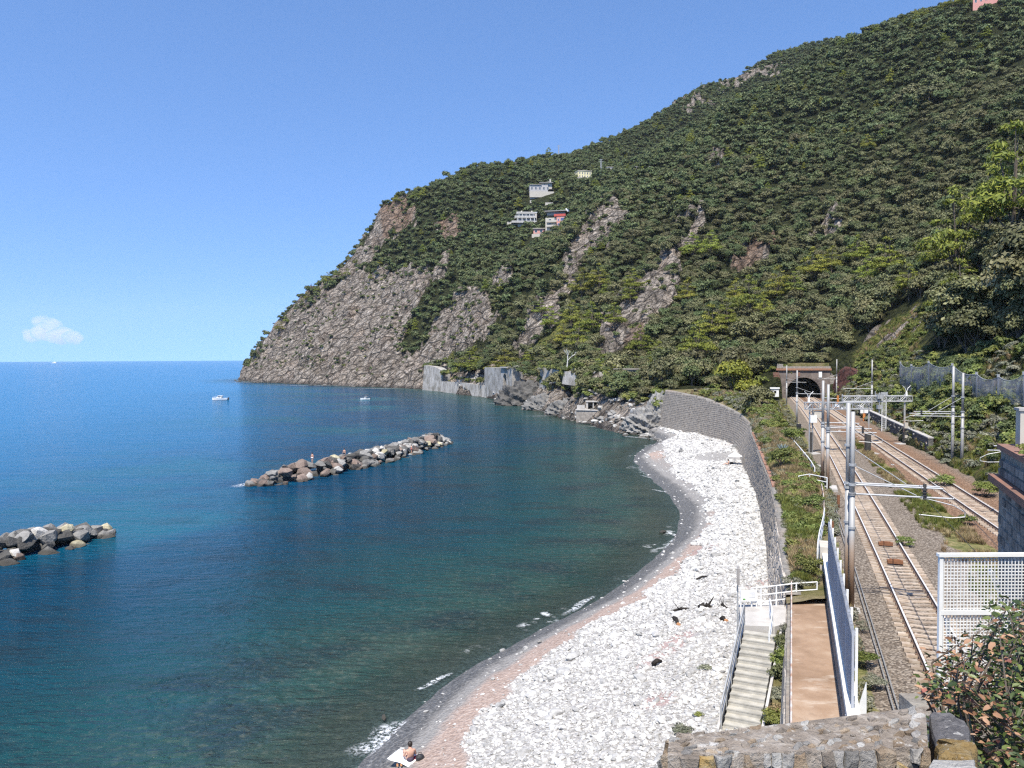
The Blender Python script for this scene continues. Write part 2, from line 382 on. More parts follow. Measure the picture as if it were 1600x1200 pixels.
def H(x, y):
    x = np.clip(np.asarray(x, float), TXs[0], TXs[-1] - .01); y = np.clip(np.asarray(y, float), TYs[0], TYs[-1] - .01)
    i = np.clip(np.searchsorted(TXs, x, 'right') - 1, 0, len(TXs) - 2); j = np.clip(np.searchsorted(TYs, y, 'right') - 1, 0, len(TYs) - 2)
    u = (x - TXs[i]) / (TXs[i + 1] - TXs[i]); v = (y - TYs[j]) / (TYs[j + 1] - TYs[j])
    return (HZ[j, i] * (1 - u) + HZ[j, i + 1] * u) * (1 - v) + (HZ[j + 1, i] * (1 - u) + HZ[j + 1, i + 1] * u) * v
def on_terrain(px, py, y0=60, y1=1400):
    d = ray(px, py); Y = np.arange(y0, y1, 1.0); X = d[0] / d[1] * Y; Z = CAMZ + d[2] / d[1] * Y
    hit = np.nonzero(H(X, Y) > Z)[0]
    if len(hit) == 0: return None
    k = hit[0]; return np.array([X[k], Y[k], float(H(X[k], Y[k]))])
def visible(x, y, z, lift=4.0):
    ok = np.ones(len(x), bool)
    for t in np.linspace(0.2, 0.985, 44):
        zz = CAMZ + (z + lift - CAMZ) * t
        ok &= H(x * t, y * t) < zz + 1.0
    return ok

m, t, b = new_mat('hillside', 0.95, 0.1)
ca, cg = attr(t, 'rock'), attr(t, 'grass')
v = coords(t, (1, 1, 1)); m1_ = nd(t, 'ShaderNodeMapping'); m1_.inputs['Scale'].default_value = (.62, .7, 1.3); lk(t, coords(t, (1, 1, 1), (0, R(32), 0)), m1_.inputs[0]); vs = m1_.outputs[0]
n1 = noise_(t, v, 0.09, 6, .6); n2 = noise_(t, vs, 0.42, 8, .68); n3 = noise_(t, v, 1.1, 6, .6)
rc = ramp(t, n2, [(.30, (.085, .073, .060)), (.42, (.215, .185, .153)), (.53, (.335, .29, .243)), (.64, (.45, .395, .335)), (.76, (.60, .535, .46))])
rc = mixc(t, math_(t, 'ADD', ramp(t, n1, [(.48, 0.0), (.7, .4)]), math_(t, 'MULTIPLY', attr(t, 'redrock'), .65), True), rc, mixc(t, n3, (.30, .19, .125), (.19, .135, .10)))
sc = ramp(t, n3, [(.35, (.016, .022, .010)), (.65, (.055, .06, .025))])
gc = ramp(t, n3, [(.35, (.07, .10, .022)), (.5, (.13, .14, .04)), (.68, (.22, .18, .075))])
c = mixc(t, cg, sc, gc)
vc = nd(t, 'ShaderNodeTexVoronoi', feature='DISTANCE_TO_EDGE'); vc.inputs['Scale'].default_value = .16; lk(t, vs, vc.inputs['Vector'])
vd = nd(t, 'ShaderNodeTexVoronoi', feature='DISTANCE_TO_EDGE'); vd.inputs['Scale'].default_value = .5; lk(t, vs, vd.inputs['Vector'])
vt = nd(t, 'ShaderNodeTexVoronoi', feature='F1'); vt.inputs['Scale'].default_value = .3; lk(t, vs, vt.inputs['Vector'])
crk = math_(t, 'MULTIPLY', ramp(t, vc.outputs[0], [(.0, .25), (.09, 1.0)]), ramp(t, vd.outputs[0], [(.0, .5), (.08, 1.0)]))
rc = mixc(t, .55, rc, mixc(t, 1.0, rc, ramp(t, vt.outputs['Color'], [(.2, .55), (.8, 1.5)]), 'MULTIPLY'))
rc = mixc(t, 1.0, rc, crk, 'MULTIPLY')  # crevice shade painted into the rock colour as dark crack lines
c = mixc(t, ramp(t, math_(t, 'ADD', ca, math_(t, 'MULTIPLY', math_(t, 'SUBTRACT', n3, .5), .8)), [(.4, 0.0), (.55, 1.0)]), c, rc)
# wet dark skirting just above the water
sp = nd(t, 'ShaderNodeSeparateXYZ'); g_ = nd(t, 'ShaderNodeNewGeometry'); lk(t, g_.outputs['Position'], sp.inputs[0])
wet = ramp(t, math_(t, 'ADD', math_(t, 'MULTIPLY', sp.outputs[2], .2), math_(t, 'MULTIPLY', n3, .5)), [(.3, 1.0), (.75, 0.0)])
c = mixc(t, math_(t, 'MULTIPLY', wet, .7), c, (.045, .042, .04))
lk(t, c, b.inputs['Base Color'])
bump(t, b, math_(t, 'ADD', math_(t, 'ADD', math_(t, 'MULTIPLY', n2, 1.4), n3), math_(t, 'MULTIPLY', crk, .7)), 1.0, 2.2)
MATS['hill'] = m
keep = gridF(len(TYs), len(TXs))
_fx, _fy = gx[keep].mean(1), gy[keep].mean(1); _hd = math.atan2(float(Nc(PORTAL_Y - 1) - Nc(PORTAL_Y - 3)), 2.0); _cx = float((Nc(PORTAL_Y) + Rc(PORTAL_Y)) / 2)
_pu = (_fx - _cx) * math.cos(_hd) - (_fy - PORTAL_Y) * math.sin(_hd); _pv = (_fx - _cx) * math.sin(_hd) + (_fy - PORTAL_Y) * math.cos(_hd)
keep = keep[~((np.abs(_pu) < 6.0) & (_pv > -3) & (_pv < 4.6))]            # the tunnel passes through here
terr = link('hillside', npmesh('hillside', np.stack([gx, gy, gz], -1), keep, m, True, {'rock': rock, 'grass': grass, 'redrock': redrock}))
tag(terr, kind='structure')

# ------------------------------------------------------------------ sea
sx = np.unique(np.concatenate([-np.geomspace(150, 8000, 60)[::-1], seg(-150, 60, 2.0), np.geomspace(60, 8000, 46)]))
sy = np.unique(np.concatenate([-np.geomspace(30, 8000, 30)[::-1], seg(-30, 260, 1.8), np.geomspace(260, 8000, 120)]))
SX, SY = np.meshgrid(sx, sy); fx, fy = SX.ravel(), SY.ravel()
sd = shore_dist(fx, fy); sd = sd * (1 + 3 * sstep(380, 620, fy))
_far = 14 * np.exp(-(((fx + 27) / 34) ** 2 + ((fy - 140) / 44) ** 2))
F_ = gridF(len(sy), len(sx))
cx = fx[F_].mean(1); cy = fy[F_].mean(1)
F_ = F_[(np.hypot(cx, cy) < 8000)]
m, t, b = new_mat('sea_water', 0.14, 0.24)
b.inputs['IOR'].default_value = 1.2
d = attr(t, 'shore'); v = coords(t)
vw = coords(t, (0.5, 1.3, 1), (0, 0, R(-18)))
dn = math_(t, 'ADD', d, math_(t, 'MULTIPLY', math_(t, 'SUBTRACT', noise_(t, v, .045, 5, .6), .5), 26))
dc = nd(t, 'ShaderNodeMapRange'); dc.inputs[1].default_value = 0; dc.inputs[2].default_value = 160; lk(t, dn, dc.inputs[0])
col = ramp(t, dc.outputs[0], [(0.0, (.05, .07, .055)), (.035, (.020, .056, .050)), (.09, (.007, .050, .058)), (.2, (.002, .038, .070)), (.36, (.001, .052, .118)), (.62, (.002, .092, .20)), (1.0, (.005, .115, .255))])
tl_ = math_(t, 'MULTIPLY', ramp(t, noise_(t, v, .028, 3, .5), [(.48, 0.0), (.62, .8)]), ramp(t, dc.outputs[0], [(.2, 0.0), (.32, 1.0), (.6, .6), (.8, 0.0)]))
col = mixc(t, tl_, col, (.004, .095, .135))
# sea-grass and dark boulders on the bottom near the shore
pn = noise_(t, coords(t, (1, 1.6, 1), (0, 0, R(30))), .13, 4, .5)
patch = math_(t, 'MULTIPLY', ramp(t, pn, [(.49, 0.0), (.66, 1.0)]), ramp(t, dc.outputs[0], [(0.005, 0.0), (.03, .7), (.2, .5), (.4, 0.25), (.7, 0.0)]))
col = mixc(t, patch, col, (.012, .024, .034))
bott = math_(t, 'MULTIPLY', ramp(t, noise_(t, v, 1.6, 4, .7), [(.5, 0.0), (.68, .5)]), ramp(t, dc.outputs[0], [(0.0, 1.0), (.13, 0.0)]))
col = mixc(t, bott, col, (.12, .13, .10))
lk(t, col, b.inputs['Base Color'])
w1 = noise_(t, vw, .35, 6, .62, .4); w2 = noise_(t, vw, 1.5, 5, .6, .3); w3 = noise_(t, coords(t, (.25, 1, 1), (0, 0, R(-20))), .09, 4, .55)
hh = math_(t, 'ADD', math_(t, 'ADD', math_(t, 'MULTIPLY', w1, 1.0), math_(t, 'MULTIPLY', w2, .55)), math_(t, 'MULTIPLY', w3, 1.6))
bp = bump(t, b, hh, 1.0, 1.15)
# clear shallows
tr = nd(t, 'ShaderNodeBsdfTransparent'); tr.inputs[0].default_value = (.62, .74, .72, 1)
mx = nd(t, 'ShaderNodeMixShader'); out = t.nodes['Material Output']
sh = ramp(t, math_(t, 'MULTIPLY', math_(t, 'ADD', d, math_(t, 'MULTIPLY', math_(t, 'SUBTRACT', w1, .5), 3.0)), .1), [(0.0, 0.12), (.16, .45), (.55, 1.0)])
lk(t, sh, mx.inputs[0]); lk(t, tr.outputs[0], mx.inputs[1]); lk(t, b.outputs[0], mx.inputs[2])
# foam lines that hug the waterline
fo = nd(t, 'ShaderNodeBsdfDiffuse'); fo.inputs[0].default_value = (.8, .82, .82, 1)
fn = noise_(t, v, .8, 6, .7); fl = math_(t, 'ADD', d, math_(t, 'MULTIPLY', math_(t, 'SUBTRACT', noise_(t, v, .22, 3, .5), .5), 7))
rim = math_(t, 'MULTIPLY', ramp(t, math_(t, 'MULTIPLY', fl, .1), [(.0, 0.0), (.03, 1.0), (.06, 1.0), (.11, 0.0)]), ramp(t, fn, [(.5, 0.0), (.62, 1.0)]))
rim = math_(t, 'MULTIPLY', math_(t, 'MULTIPLY', rim, .9), ramp(t, noise_(t, v, .07, 2, .5), [(.5, 0.0), (.6, 1.0)]))
mx2 = nd(t, 'ShaderNodeMixShader'); lk(t, rim, mx2.inputs[0]); lk(t, mx.outputs[0], mx2.inputs[1]); lk(t, fo.outputs[0], mx2.inputs[2]); lk(t, mx2.outputs[0], out.inputs[0])
sea = link('sea', npmesh('sea', np.stack([fx, fy, 0 * fx], -1), F_, m, True, {'shore': sd}))
tag(sea, kind='structure')
# ------------------------------------------------------------------ beach, bank, rail bed
def strip_mesh(ys, cols):
    """cols: list of (X(y), Z(y)) arrays"""
    X = np.stack([np.broadcast_to(c[0], ys.shape) for c in cols], 1); Z = np.stack([np.broadcast_to(c[1], ys.shape) for c in cols], 1)
    Y = np.repeat(ys[:, None], len(cols), 1)
    return X.ravel(), Y.ravel(), Z.ravel(), gridF(len(ys), len(cols))
def foot_z(y): return np.interp(y, [-15, 26, 45, 60, 86, 118, 150, 187, 200], [3.9, 3.9, 3.7, 3.1, 2.6, 2.3, 2.2, 2.0, 1.6])
ys = np.concatenate([seg(-15, 20, 2), seg(20, 80, .4), seg(80, 140, .8), seg(140, 189, 1.2)])
xw, xf, zf = Wc(ys), Fc(ys), foot_z(ys)
cols = []
for k in (40, 25, 15, 9, 6, 4, 2.5, 1.5, .8): cols.append((xw - k, -0.10 * k - .05))
for tt in np.linspace(0, 1, 44):
    cols.append((xw + (xf + .25 - xw) * tt, zf * (1 - (1 - tt) ** 1.55) - .05))
bx, by, bz, bF = strip_mesh(ys, cols)
up = -shore_dist(bx, by)
bz = bz + (fbm(bx / 2.2, by / 2.2, 3, 41) - .5) * .28 * sstep(-3, 3, up) + (fbm(bx / 7, by / 7, 2, 42) - .5) * .5 * sstep(2, 6, up)
def beach_z(x, y):
    w = Wc(y); tt = np.clip((x - w) / (Fc(y) + .25 - w), 0, 1); u_ = np.clip(x - w, 0, 99)
    return foot_z(y) * (1 - (1 - tt) ** 1.55) - .05 + (fbm(np.asarray(x) / 2.2, np.asarray(y) / 2.2, 3, 41) - .5) * .28 * sstep(-3, 3, u_) + (fbm(np.asarray(x) / 7, np.asarray(y) / 7, 2, 42) - .5) * .5 * sstep(2, 6, u_)
def beach_zone(x, y, u):
    """0 wet .. 1 white pebbles"""
    w0 = np.interp(y, [20, 45, 60, 75, 90, 110, 125, 140, 160], [5.4, 4.6, 4.6, 3.6, 3.2, 3.0, 4.5, 5.5, 3.5])
    return u + (fbm(x / 3.5, y / 3.5, 3, 44) - .5) * 3.0 - w0
m, t, b = new_mat('beach_gravel', 0.9, 0.25)
u = attr(t, 'up'); zn = attr(t, 'zone'); v = coords(t)
nf = noise_(t, v, 5, 6, .7); nm = noise_(t, v, .5, 4, .6); nl = noise_(t, v, .18, 3, .5)
vo = nd(t, 'ShaderNodeTexVoronoi', feature='F1'); vo.inputs['Scale'].default_value = 5.5; lk(t, v, vo.inputs['Vector'])
dk = ramp(t, nf, [(.3, (.04, .04, .04)), (.52, (.125, .122, .118)), (.72, (.28, .27, .255))])
gr = ramp(t, nf, [(.3, (.17, .16, .15)), (.7, (.33, .315, .295))])
pk = ramp(t, nf, [(.3, (.24, .165, .13)), (.5, (.37, .275, .225)), (.7, (.50, .41, .355))])
wh = ramp(t, nf, [(.3, (.24, .225, .205)), (.5, (.42, .405, .38)), (.7, (.55, .54, .515))])
wh = mixc(t, ramp(t, vo.outputs['Distance'], [(.45, 0.0), (.75, .55)]), wh, (.22, .20, .18))
uu = math_(t, 'ADD', u, math_(t, 'MULTIPLY', math_(t, 'SUBTRACT', nm, .5), 1.3))
c = mixc(t, ramp(t, math_(t, 'MULTIPLY', uu, .1), [(.17, 0.0), (.24, 1.0)]), dk, gr)
pf = ramp(t, math_(t, 'MULTIPLY', uu, .1), [(.28, 0.0), (.34, 1.0)])
pf = math_(t, 'MULTIPLY', pf, ramp(t, attr(t, 'pink'), [(.3, 0.0), (.6, .9)]))
c = mixc(t, pf, c, pk)
c = mixc(t, ramp(t, math_(t, 'ADD', math_(t, 'MULTIPLY', zn, .5), .5), [(.42, 0.0), (.62, 1.0)]), c, wh)
c = mixc(t, math_(t, 'MULTIPLY', attr(t, 'sand'), .9), c, gr)
lk(t, c, b.inputs['Base Color'])
rg = ramp(t, math_(t, 'MULTIPLY', uu, .1), [(.1, .35), (.2, .9)]); lk(t, rg, b.inputs['Roughness'])
bump(t, b, math_(t, 'ADD', nf, math_(t, 'MULTIPLY', vo.outputs['Distance'], .8)), .9, .12)
zone = beach_zone(bx, by, up)
pink = sstep(95, 70, by) * .5 + .5 * fbm(bx / 9, by / 9, 3, 47) + .35 * np.exp(-(((bx - 25) / 5) ** 2 + ((by - 140) / 7) ** 2))
sand = np.exp(-(((bx - 33) / 4.5) ** 2 + ((by - 127) / 8) ** 2) * 1.3) * .95
# reddish lag patches between the white cobbles
red = np.zeros_like(bx)
for (px, py, rx, ry, rr) in ((1045, 1025, 3.4, .7, .55), (1030, 1112, 1.1, .8, 0), (1190, 925, 1.6, 1.0, .2), (1150, 690, 3, 2, 0), (1110, 845, 2.2, 1.6, 0.1)):
    p = at_z(px, py, 2.7); q = np.array([bx - p[0], by - p[1]]); ca_, sa_ = math.cos(.9), math.sin(.9)
    red = np.maximum(red, np.exp(-(((q[0] * ca_ + q[1] * sa_) / rx) ** 2 + ((-q[0] * sa_ + q[1] * ca_) / ry) ** 2)))
c2 = mixc(t, ramp(t, math_(t, 'ADD', attr(t, 'red'), math_(t, 'MULTIPLY', math_(t, 'SUBTRACT', nf, .5), .8)), [(.35, 0.0), (.6, .8)]), c, (.36, .25, .23)); lk(t, c2, b.inputs['Base Color'])
beach = link('beach', npmesh('beach', np.stack([bx, by, bz], -1), bF, m, True, {'up': up, 'zone': zone, 'pink': pink, 'sand': sand, 'red': red})); tag(beach, kind='structure')

# grassy bank between the sea wall and the railway
ys = np.concatenate([seg(36, 120, .8), seg(120, 189, 1.5)])
xt, zt = Tc(ys), Tc(ys, 1); xb = Bc(ys)
def bank_z(x, y):
    a, bb = Tc(y), Bc(y); s = np.clip((x - a) / (bb - a + 1e-6), 0, 1); z0 = Tc(y, 1)
    return z0 + (BEDZ - z0) * s + np.sin(np.pi * s) * (np.interp(y, [36, 50, 80, 110, 150, 190], [0.0, .15, .8, 1.5, 2.0, 1.2])) + (fbm(np.asarray(x) / 2.5, np.asarray(y) / 2.5, 3, 51) - .5) * .5 * np.sin(np.pi * s)
cols = [(xt + (xb - xt) * s, bank_z(xt + (xb - xt) * s, ys)) for s in np.linspace(0, 1, 22)]
kx, ky, kz, kF = strip_mesh(ys, cols)
m, t, b = new_mat('bank_soil', .95, .1); v = coords(t)
n1 = noise_(t, v, .35, 5, .6); n2 = noise_(t, v, 3, 6, .7)
c = ramp(t, n1, [(.34, (.08, .09, .03)), (.44, (.17, .155, .065)), (.56, (.26, .215, .115)), (.7, (.27, .225, .165))])
c = mixc(t, ramp(t, n2, [(.3, .6), (.7, 0.0)]), c, (.03, .035, .015)); lk(t, c, b.inputs['Base Color']); bump(t, b, n2, .9, .25)
MATS['soil'] = m
bank = link('grassy_bank', npmesh('grassy_bank', np.stack([kx, ky, kz], -1), kF, m, True)); tag(bank, kind='structure')

# rail bed
ys = np.concatenate([seg(-15, 20, 3), seg(20, 90, .6), seg(90, PORTAL_Y + 14, 1.5)])
xb, xe, xn, xr = Bc(ys), Ec(ys), Nc(ys), Rc(ys)
cols = []
def bedz(y): return BEDZ + 0 * y
for s in np.linspace(0, 1, 6)[:-1]: cols.append((xb + (xn - 2.2 - xb) * s, BEDZ - .06 + 0 * ys))
for s in np.linspace(0, 1, 14)[:-1]: cols.append((xn - 2.2 + 4.4 * s, BEDZ + .10 * np.sin(np.pi * s) ** .5 - .04 + 0 * ys))
for s in np.linspace(0, 1, 12)[:-1]: cols.append((xn + 2.2 + (xr - 2.1 - xn - 2.2) * s, BEDZ - .05 + .12 * np.sin(np.pi * s) + 0 * ys))
for s in np.linspace(0, 1, 14)[:-1]: cols.append((xr - 2.1 + 4.2 * s, BEDZ + .10 * np.sin(np.pi * s) ** .5 - .04 + 0 * ys))
for s in np.linspace(0, 1, 4): cols.append((xr + 2.1 + (xe + .6 - xr - 2.1) * s, BEDZ - .05 + .1 * s + 0 * ys))
rx, ry, rz_, rF = strip_mesh(ys, cols)
rz_ = rz_ + (fbm(rx / .8, ry / .8, 3, 61) - .5) * .10
dn = np.abs(rx - Nc(ry)); dr = np.abs(rx - Rc(ry))
green = ((rx > Nc(ry) + 2.6) & (rx < Rc(ry) - 2.2)) * 1.0; green = np.maximum(green * sstep(2.6, 5.0, rx - Nc(ry)) , ((rx < Nc(ry) - 2.6) * .7))
rust = sstep(4.2, 2.2, dr)
m, t, b = new_mat('track_ballast', .95, .15); v = coords(t)
vo = nd(t, 'ShaderNodeTexVoronoi', feature='F1'); vo.inputs['Scale'].default_value = 11; lk(t, v, vo.inputs['Vector'])
n2 = noise_(t, v, .6, 4); n3 = noise_(t, v, 2.5, 5)
st = ramp(t, vo.outputs['Color'], [(.1, (.11, .085, .065)), (.5, (.215, .175, .135)), (.9, (.34, .29, .235))])
ru = ramp(t, vo.outputs['Color'], [(.1, (.12, .065, .035)), (.5, (.25, .135, .075)), (.9, (.36, .22, .14))])
c = mixc(t, math_(t, 'MULTIPLY', attr(t, 'rust'), .8), st, ru)
c = mixc(t, ramp(t, vo.outputs['Distance'], [(.45, 0.0), (.8, .75)]), c, (.05, .042, .035))
gc = ramp(t, n3, [(.35, (.07, .085, .022)), (.5, (.15, .15, .05)), (.66, (.26, .21, .10))])
gf = ramp(t, math_(t, 'ADD', attr(t, 'green'), math_(t, 'MULTIPLY', math_(t, 'SUBTRACT', n2, .5), 1.4)), [(.45, 0.0), (.62, .9)])
c = mixc(t, gf, c, gc); lk(t, c, b.inputs['Base Color']); bump(t, b, vo.outputs['Distance'], 1.0, -.06)
MATS['ballast'] = m
bed = link('railway_bed', npmesh('railway_bed', np.stack([rx, ry, rz_], -1), rF, m, True, {'green': green, 'rust': rust})); tag(bed, kind='structure')
def bed_z(x, y): return BEDZ

# ------------------------------------------------------------------ tracks
M_rail = simple('rail_steel', (.16, .10, .07), (.25, .17, .12), 8, .7, .3)
m, t, b = new_mat('rail_top', .45, .6); b.inputs['Metallic'].default_value = .15
lk(t, ramp(t, noise_(t, coords(t), 3, 4), [(.3, (.62, .61, .60)), (.7, (.80, .79, .78))]), b.inputs['Base Color']); M_top = m
M_sleep = simple('sleeper_concrete', (.41, .345, .28), (.30, .23, .17), 4, .9, .2, .4, .02, rnd=.22)
def heading(fn, y): return math.atan2(float(fn(y + 1) - fn(y - 1)), 2.0)   # angle of travel clockwise from +Y
def make_track(fn, y0, y1, label, dark):
    tk = empty('railway_track', (float(fn(y0)), y0, BEDZ), 0, label, 'railway track', 'railway tracks')
    ox, oy, oz = float(fn(y0)), y0, BEDZ
    Y = seg(y0, y1, 1.5)
    prof = [(-.07, 0.03), (-.07, .05), (-.012, .07), (-.012, .15), (-.036, .16), (-.036, .20), (.036, .20), (.036, .16), (.012, .15), (.012, .07), (.07, .05), (.07, .03)]
    for sgn in (-1, 1):
        V = []; 
        for y in Y:
            h = heading(fn, y); cxn, sxn = math.cos(h), -math.sin(h)
            for (a, z) in prof:
                o = sgn * .7535 + a; V.append((float(fn(y)) + cxn * o - ox, y + sxn * o - oy, z + .115))
        F = gridF(len(Y), len(prof))
        me = npmesh('rail', np.array(V), F, None)
        me.materials.append(M_rail); me.materials.append(M_top)
        mi = np.zeros(len(F), np.int32); mi[np.arange(len(F)) % (len(prof) - 1) == 5] = 1; me.polygons.foreach_set('material_index', mi)
        link('rail', me, tk)
    # sleepers: tapering concrete blocks, nearest as objects of their own
    s = MB(); s.add([(-1.2, -.13, -.12), (1.2, -.13, -.12), (1.2, .13, -.12), (-1.2, .13, -.12), (-1.2, -.10, .10), (-.5, -.095, .10), (0, -.09, .055), (.5, -.095, .10), (1.2, -.10, .10), (1.2, .10, .10), (.5, .095, .10), (0, .09, .055), (-.5, .095, .10), (-1.2, .10, .10)],
        [(3, 2, 1, 0), (4, 5, 12, 13), (5, 6, 11, 12), (6, 7, 10, 11), (7, 8, 9, 10), (0, 1, 8, 7, 6, 5, 4), (2, 3, 13, 12, 11, 10, 9), (1, 2, 9, 8), (3, 0, 4, 13)])
    for sg in (-1, 1):
        for q in (-.11, .11): s.box((sg * .7535 + q, 0, .115), (.07, .09, .05), 1)
    sm = s.mesh('sleeper', [M_sleep, M_rail])
    rest = MB(); y = y0; k = 0
    while y < y1:
        h = heading(fn, y); dz = random.uniform(-.01, .01)
        loc = (float(fn(y)) - ox, y - oy, .035 + dz)
        if k < 170: inst('sleeper', sm, tk, loc, (0, 0, -h + random.uniform(-.012, .012)))
        else: rest.box(loc, (2.4, .22, .2), 0, -h)
        y += .6 * math.cos(h); k += 1
    r_ = rest.build('sleeper_row', M_sleep, tk); r_['kind'] = 'stuff'
    return tk
make_track(Nc, 16.0, PORTAL_Y + 12, 'nearer railway track with pale sleepers running from the bushes to the tunnel', 0)
make_track(Rc, 30.0, PORTAL_Y + 12, 'farther railway track on rust stained ballast beside the wooded slope', 1)

# ------------------------------------------------------------------ masonry
M_stone = simple('wall_stone', (.42, .375, .32), (.25, .22, .19), 1.6, .9, .2, .6, .03, rnd=.35)
m, t, b = new_mat('wall_mortar', .95, .15); v = coords(t)
n1 = noise_(t, v, .35, 4); n2 = noise_(t, v, 2.5, 6, .7)
c = ramp(t, n2, [(.3, (.15, .135, .12)), (.55, (.27, .25, .22)), (.75, (.36, .34, .30))]); c = mixc(t, ramp(t, n1, [(.5, 0.0), (.7, .5)]), c, (.30, .22, .16))
lk(t, c, b.inputs['Base Color']); bump(t, b, n2, .9, .15); M_mortar = m
def stone_box(mb, o, ux, uy, un, w, h, dep, tp=.82):
    """a dressed stone: base rectangle w x h in plane (ux,uy) at o, standing out by dep along un"""
    vs = []
    for k, (sc_, d_) in enumerate(((1.0, -.05), (tp, dep))):
        for sx_, sy_ in ((-1, -1), (1, -1), (1, 1), (-1, 1)):
            j = 1.0 if k == 0 else random.uniform(.85, 1.08)
            vs.append(o + ux * (sx_ * w / 2 * sc_ * j) + uy * (sy_ * h / 2 * sc_ * j) + un * d_)
    mb.add(vs, [(4, 5, 6, 7), (0, 1, 5, 4), (1, 2, 6, 5), (2, 3, 7, 6), (3, 0, 4, 7)])
def masonry(parent, origin, S, courses_of, length, frame, mat, pitch=(.45, .95), course=.38, gap=.035, dep=(.02, .08), limit=300, order=None):
    """frame(s, v) -> (point, ux, uy, un); courses_of(s) -> wall height there"""
    out = []
    v = course / 2
    vmax = max(courses_of(q) for q in np.linspace(0, length, 60))
    row = 0
    while v < vmax:
        s = random.uniform(0, .5)
        while s < length:
            w = random.uniform(*pitch); sc_ = s + w / 2
            if sc_ < length and v < courses_of(sc_) - course * .3: out.append((sc_, v, w))
            s += w
        v += course; row += 1
    if order: out.sort(key=order)
    rest = MB()
    for i, (s, v, w) in enumerate(out):
        p, ux, uy, un = frame(s, v)
        p = p - Vector(origin)
        mb = MB() if i < limit else rest
        stone_box(mb, p, ux, uy, un, w - gap, course * random.uniform(.8, .95), random.uniform(*dep))
        if i < limit: mb.build('stone', mat, parent)
    if rest.v:
        r_ = rest.build('stonework', mat, parent); r_['kind'] = 'stuff'

# sea wall
yy = seg(36.8, 186, .5)
ft = np.stack([Fc(yy), yy, foot_z(yy) - .8], 1); tp_ = np.stack([Tc(yy), yy, Tc(yy, 1) + .15], 1)
al = np.r_[0, np.cumsum(np.hypot(np.diff(ft[:, 0]), np.diff(yy)))]; LEN = al[-1]
W0 = (float(Fc(40)), 40.0, 3.5)
wall = empty('sea_wall', W0, 0, 'long curving grey stone sea wall at the back of the white beach', 'sea wall')
nr = 14
V = np.concatenate([ft + (tp_ - ft) * k for k in np.linspace(0, 1, nr)] + [tp_ + np.array([.7, 0, .0])] + [tp_ + np.array([.7, 0, -1.5])]) - np.array(W0)
body = link('wall_body', npmesh('wall_body', V, gridF(nr + 2, len(yy)), M_mortar, True), wall)
def wframe(s, v):
    y = float(np.interp(s, al, yy)); f = np.array([np.interp(s, al, ft[:, k]) for k in range(3)]); tt = np.array([np.interp(s, al, tp_[:, k]) for k in range(3)])
    d = tt - f; L = np.linalg.norm(d); uy = Vector(d / L)
    i = min(np.searchsorted(al, s), len(al) - 2); i = max(i, 1)
    ux = Vector(ft[i + 1] - ft[i - 1]).normalized(); un = uy.cross(ux).normalized()
    if un.x > 0: un = -un
    return Vector(f + d / L * v), ux, uy, un
def wheight(s):
    f = np.array([np.interp(s, al, ft[:, k]) for k in range(3)]); tt = np.array([np.interp(s, al, tp_[:, k]) for k in range(3)]); return float(np.linalg.norm(tt - f))
masonry(wall, W0, None, wheight, LEN, wframe, M_stone, order=lambda q: q[0])
M_brick = simple('brick_coping', (.33, .16, .11), (.25, .17, .13), 5, .9, .2, .5, .02)
cp_ = MB()
for i in range(0, len(yy) - 3, 2):
    a, bq = tp_[i], tp_[i + 2]
    if 64 < yy[i] < 112 and random.random() < .7: cp_.box(((a[0] + bq[0]) / 2 + .2 - W0[0], (a[1] + bq[1]) / 2 - W0[1], a[2] + .06 - W0[2] + random.uniform(-.02, .03)), (.34, float(np.linalg.norm(bq - a)) * .96, .13), 0, -math.atan2(bq[0] - a[0], bq[1] - a[1]))
cp_.build('coping', M_brick, wall)
# weep hole and the bricked drain in the far stretch
# ------------------------------------------------------------------ vegetation prototypes
def leaf_mat(name, c1, c2, c3, rough=.6, spec=.25, rnd=.3, trans=.0):
    m, t, b = new_mat(name, rough, spec)
    g = nd(t, 'ShaderNodeNewGeometry'); oi = nd(t, 'ShaderNodeObjectInfo')
    c = ramp(t, g.outputs['Random Per Island'], [(0.0, c1), (.55, c2), (1.0, c3)])
    hs = nd(t, 'ShaderNodeHueSaturation'); lk(t, c, hs.inputs['Color'])
    f = math_(t, 'MULTIPLY_ADD', oi.outputs['Random'], 2 * rnd); f.node.inputs[2].default_value = 1 - rnd; lk(t, f, hs.inputs['Value'])
    r2 = math_(t, 'FRACT', math_(t, 'MULTIPLY', oi.outputs['Random'], 7.31))
    f2 = math_(t, 'MULTIPLY_ADD', r2, .045); f2.node.inputs[2].default_value = .462; lk(t, f2, hs.inputs['Hue'])
    lk(t, hs.outputs[0], b.inputs['Base Color'])
    if trans:
        tl = nd(t, 'ShaderNodeBsdfTranslucent'); lk(t, hs.outputs[0], tl.inputs[0]); mx = nd(t, 'ShaderNodeMixShader'); mx.inputs[0].default_value = trans
        lk(t, b.outputs[0], mx.inputs[1]); lk(t, tl.outputs[0], mx.inputs[2]); lk(t, mx.outputs[0], t.nodes['Material Output'].inputs[0])
    MATS[name] = m; return m
ML_oak = leaf_mat('oak_leaves', (.062, .070, .027), (.104, .112, .044), (.176, .180, .088), rnd=.28)
ML_dark = leaf_mat('far_leaves', (.042, .064, .024), (.072, .100, .034), (.120, .148, .058), rnd=.25)
ML_pine = leaf_mat('pine_needles', (.080, .110, .016), (.150, .185, .026), (.240, .265, .045), rnd=.2, trans=.15)
ML_shrub = leaf_mat('shrub_leaves', (.065, .095, .020), (.120, .155, .036), (.200, .230, .070), rnd=.3, trans=.15)
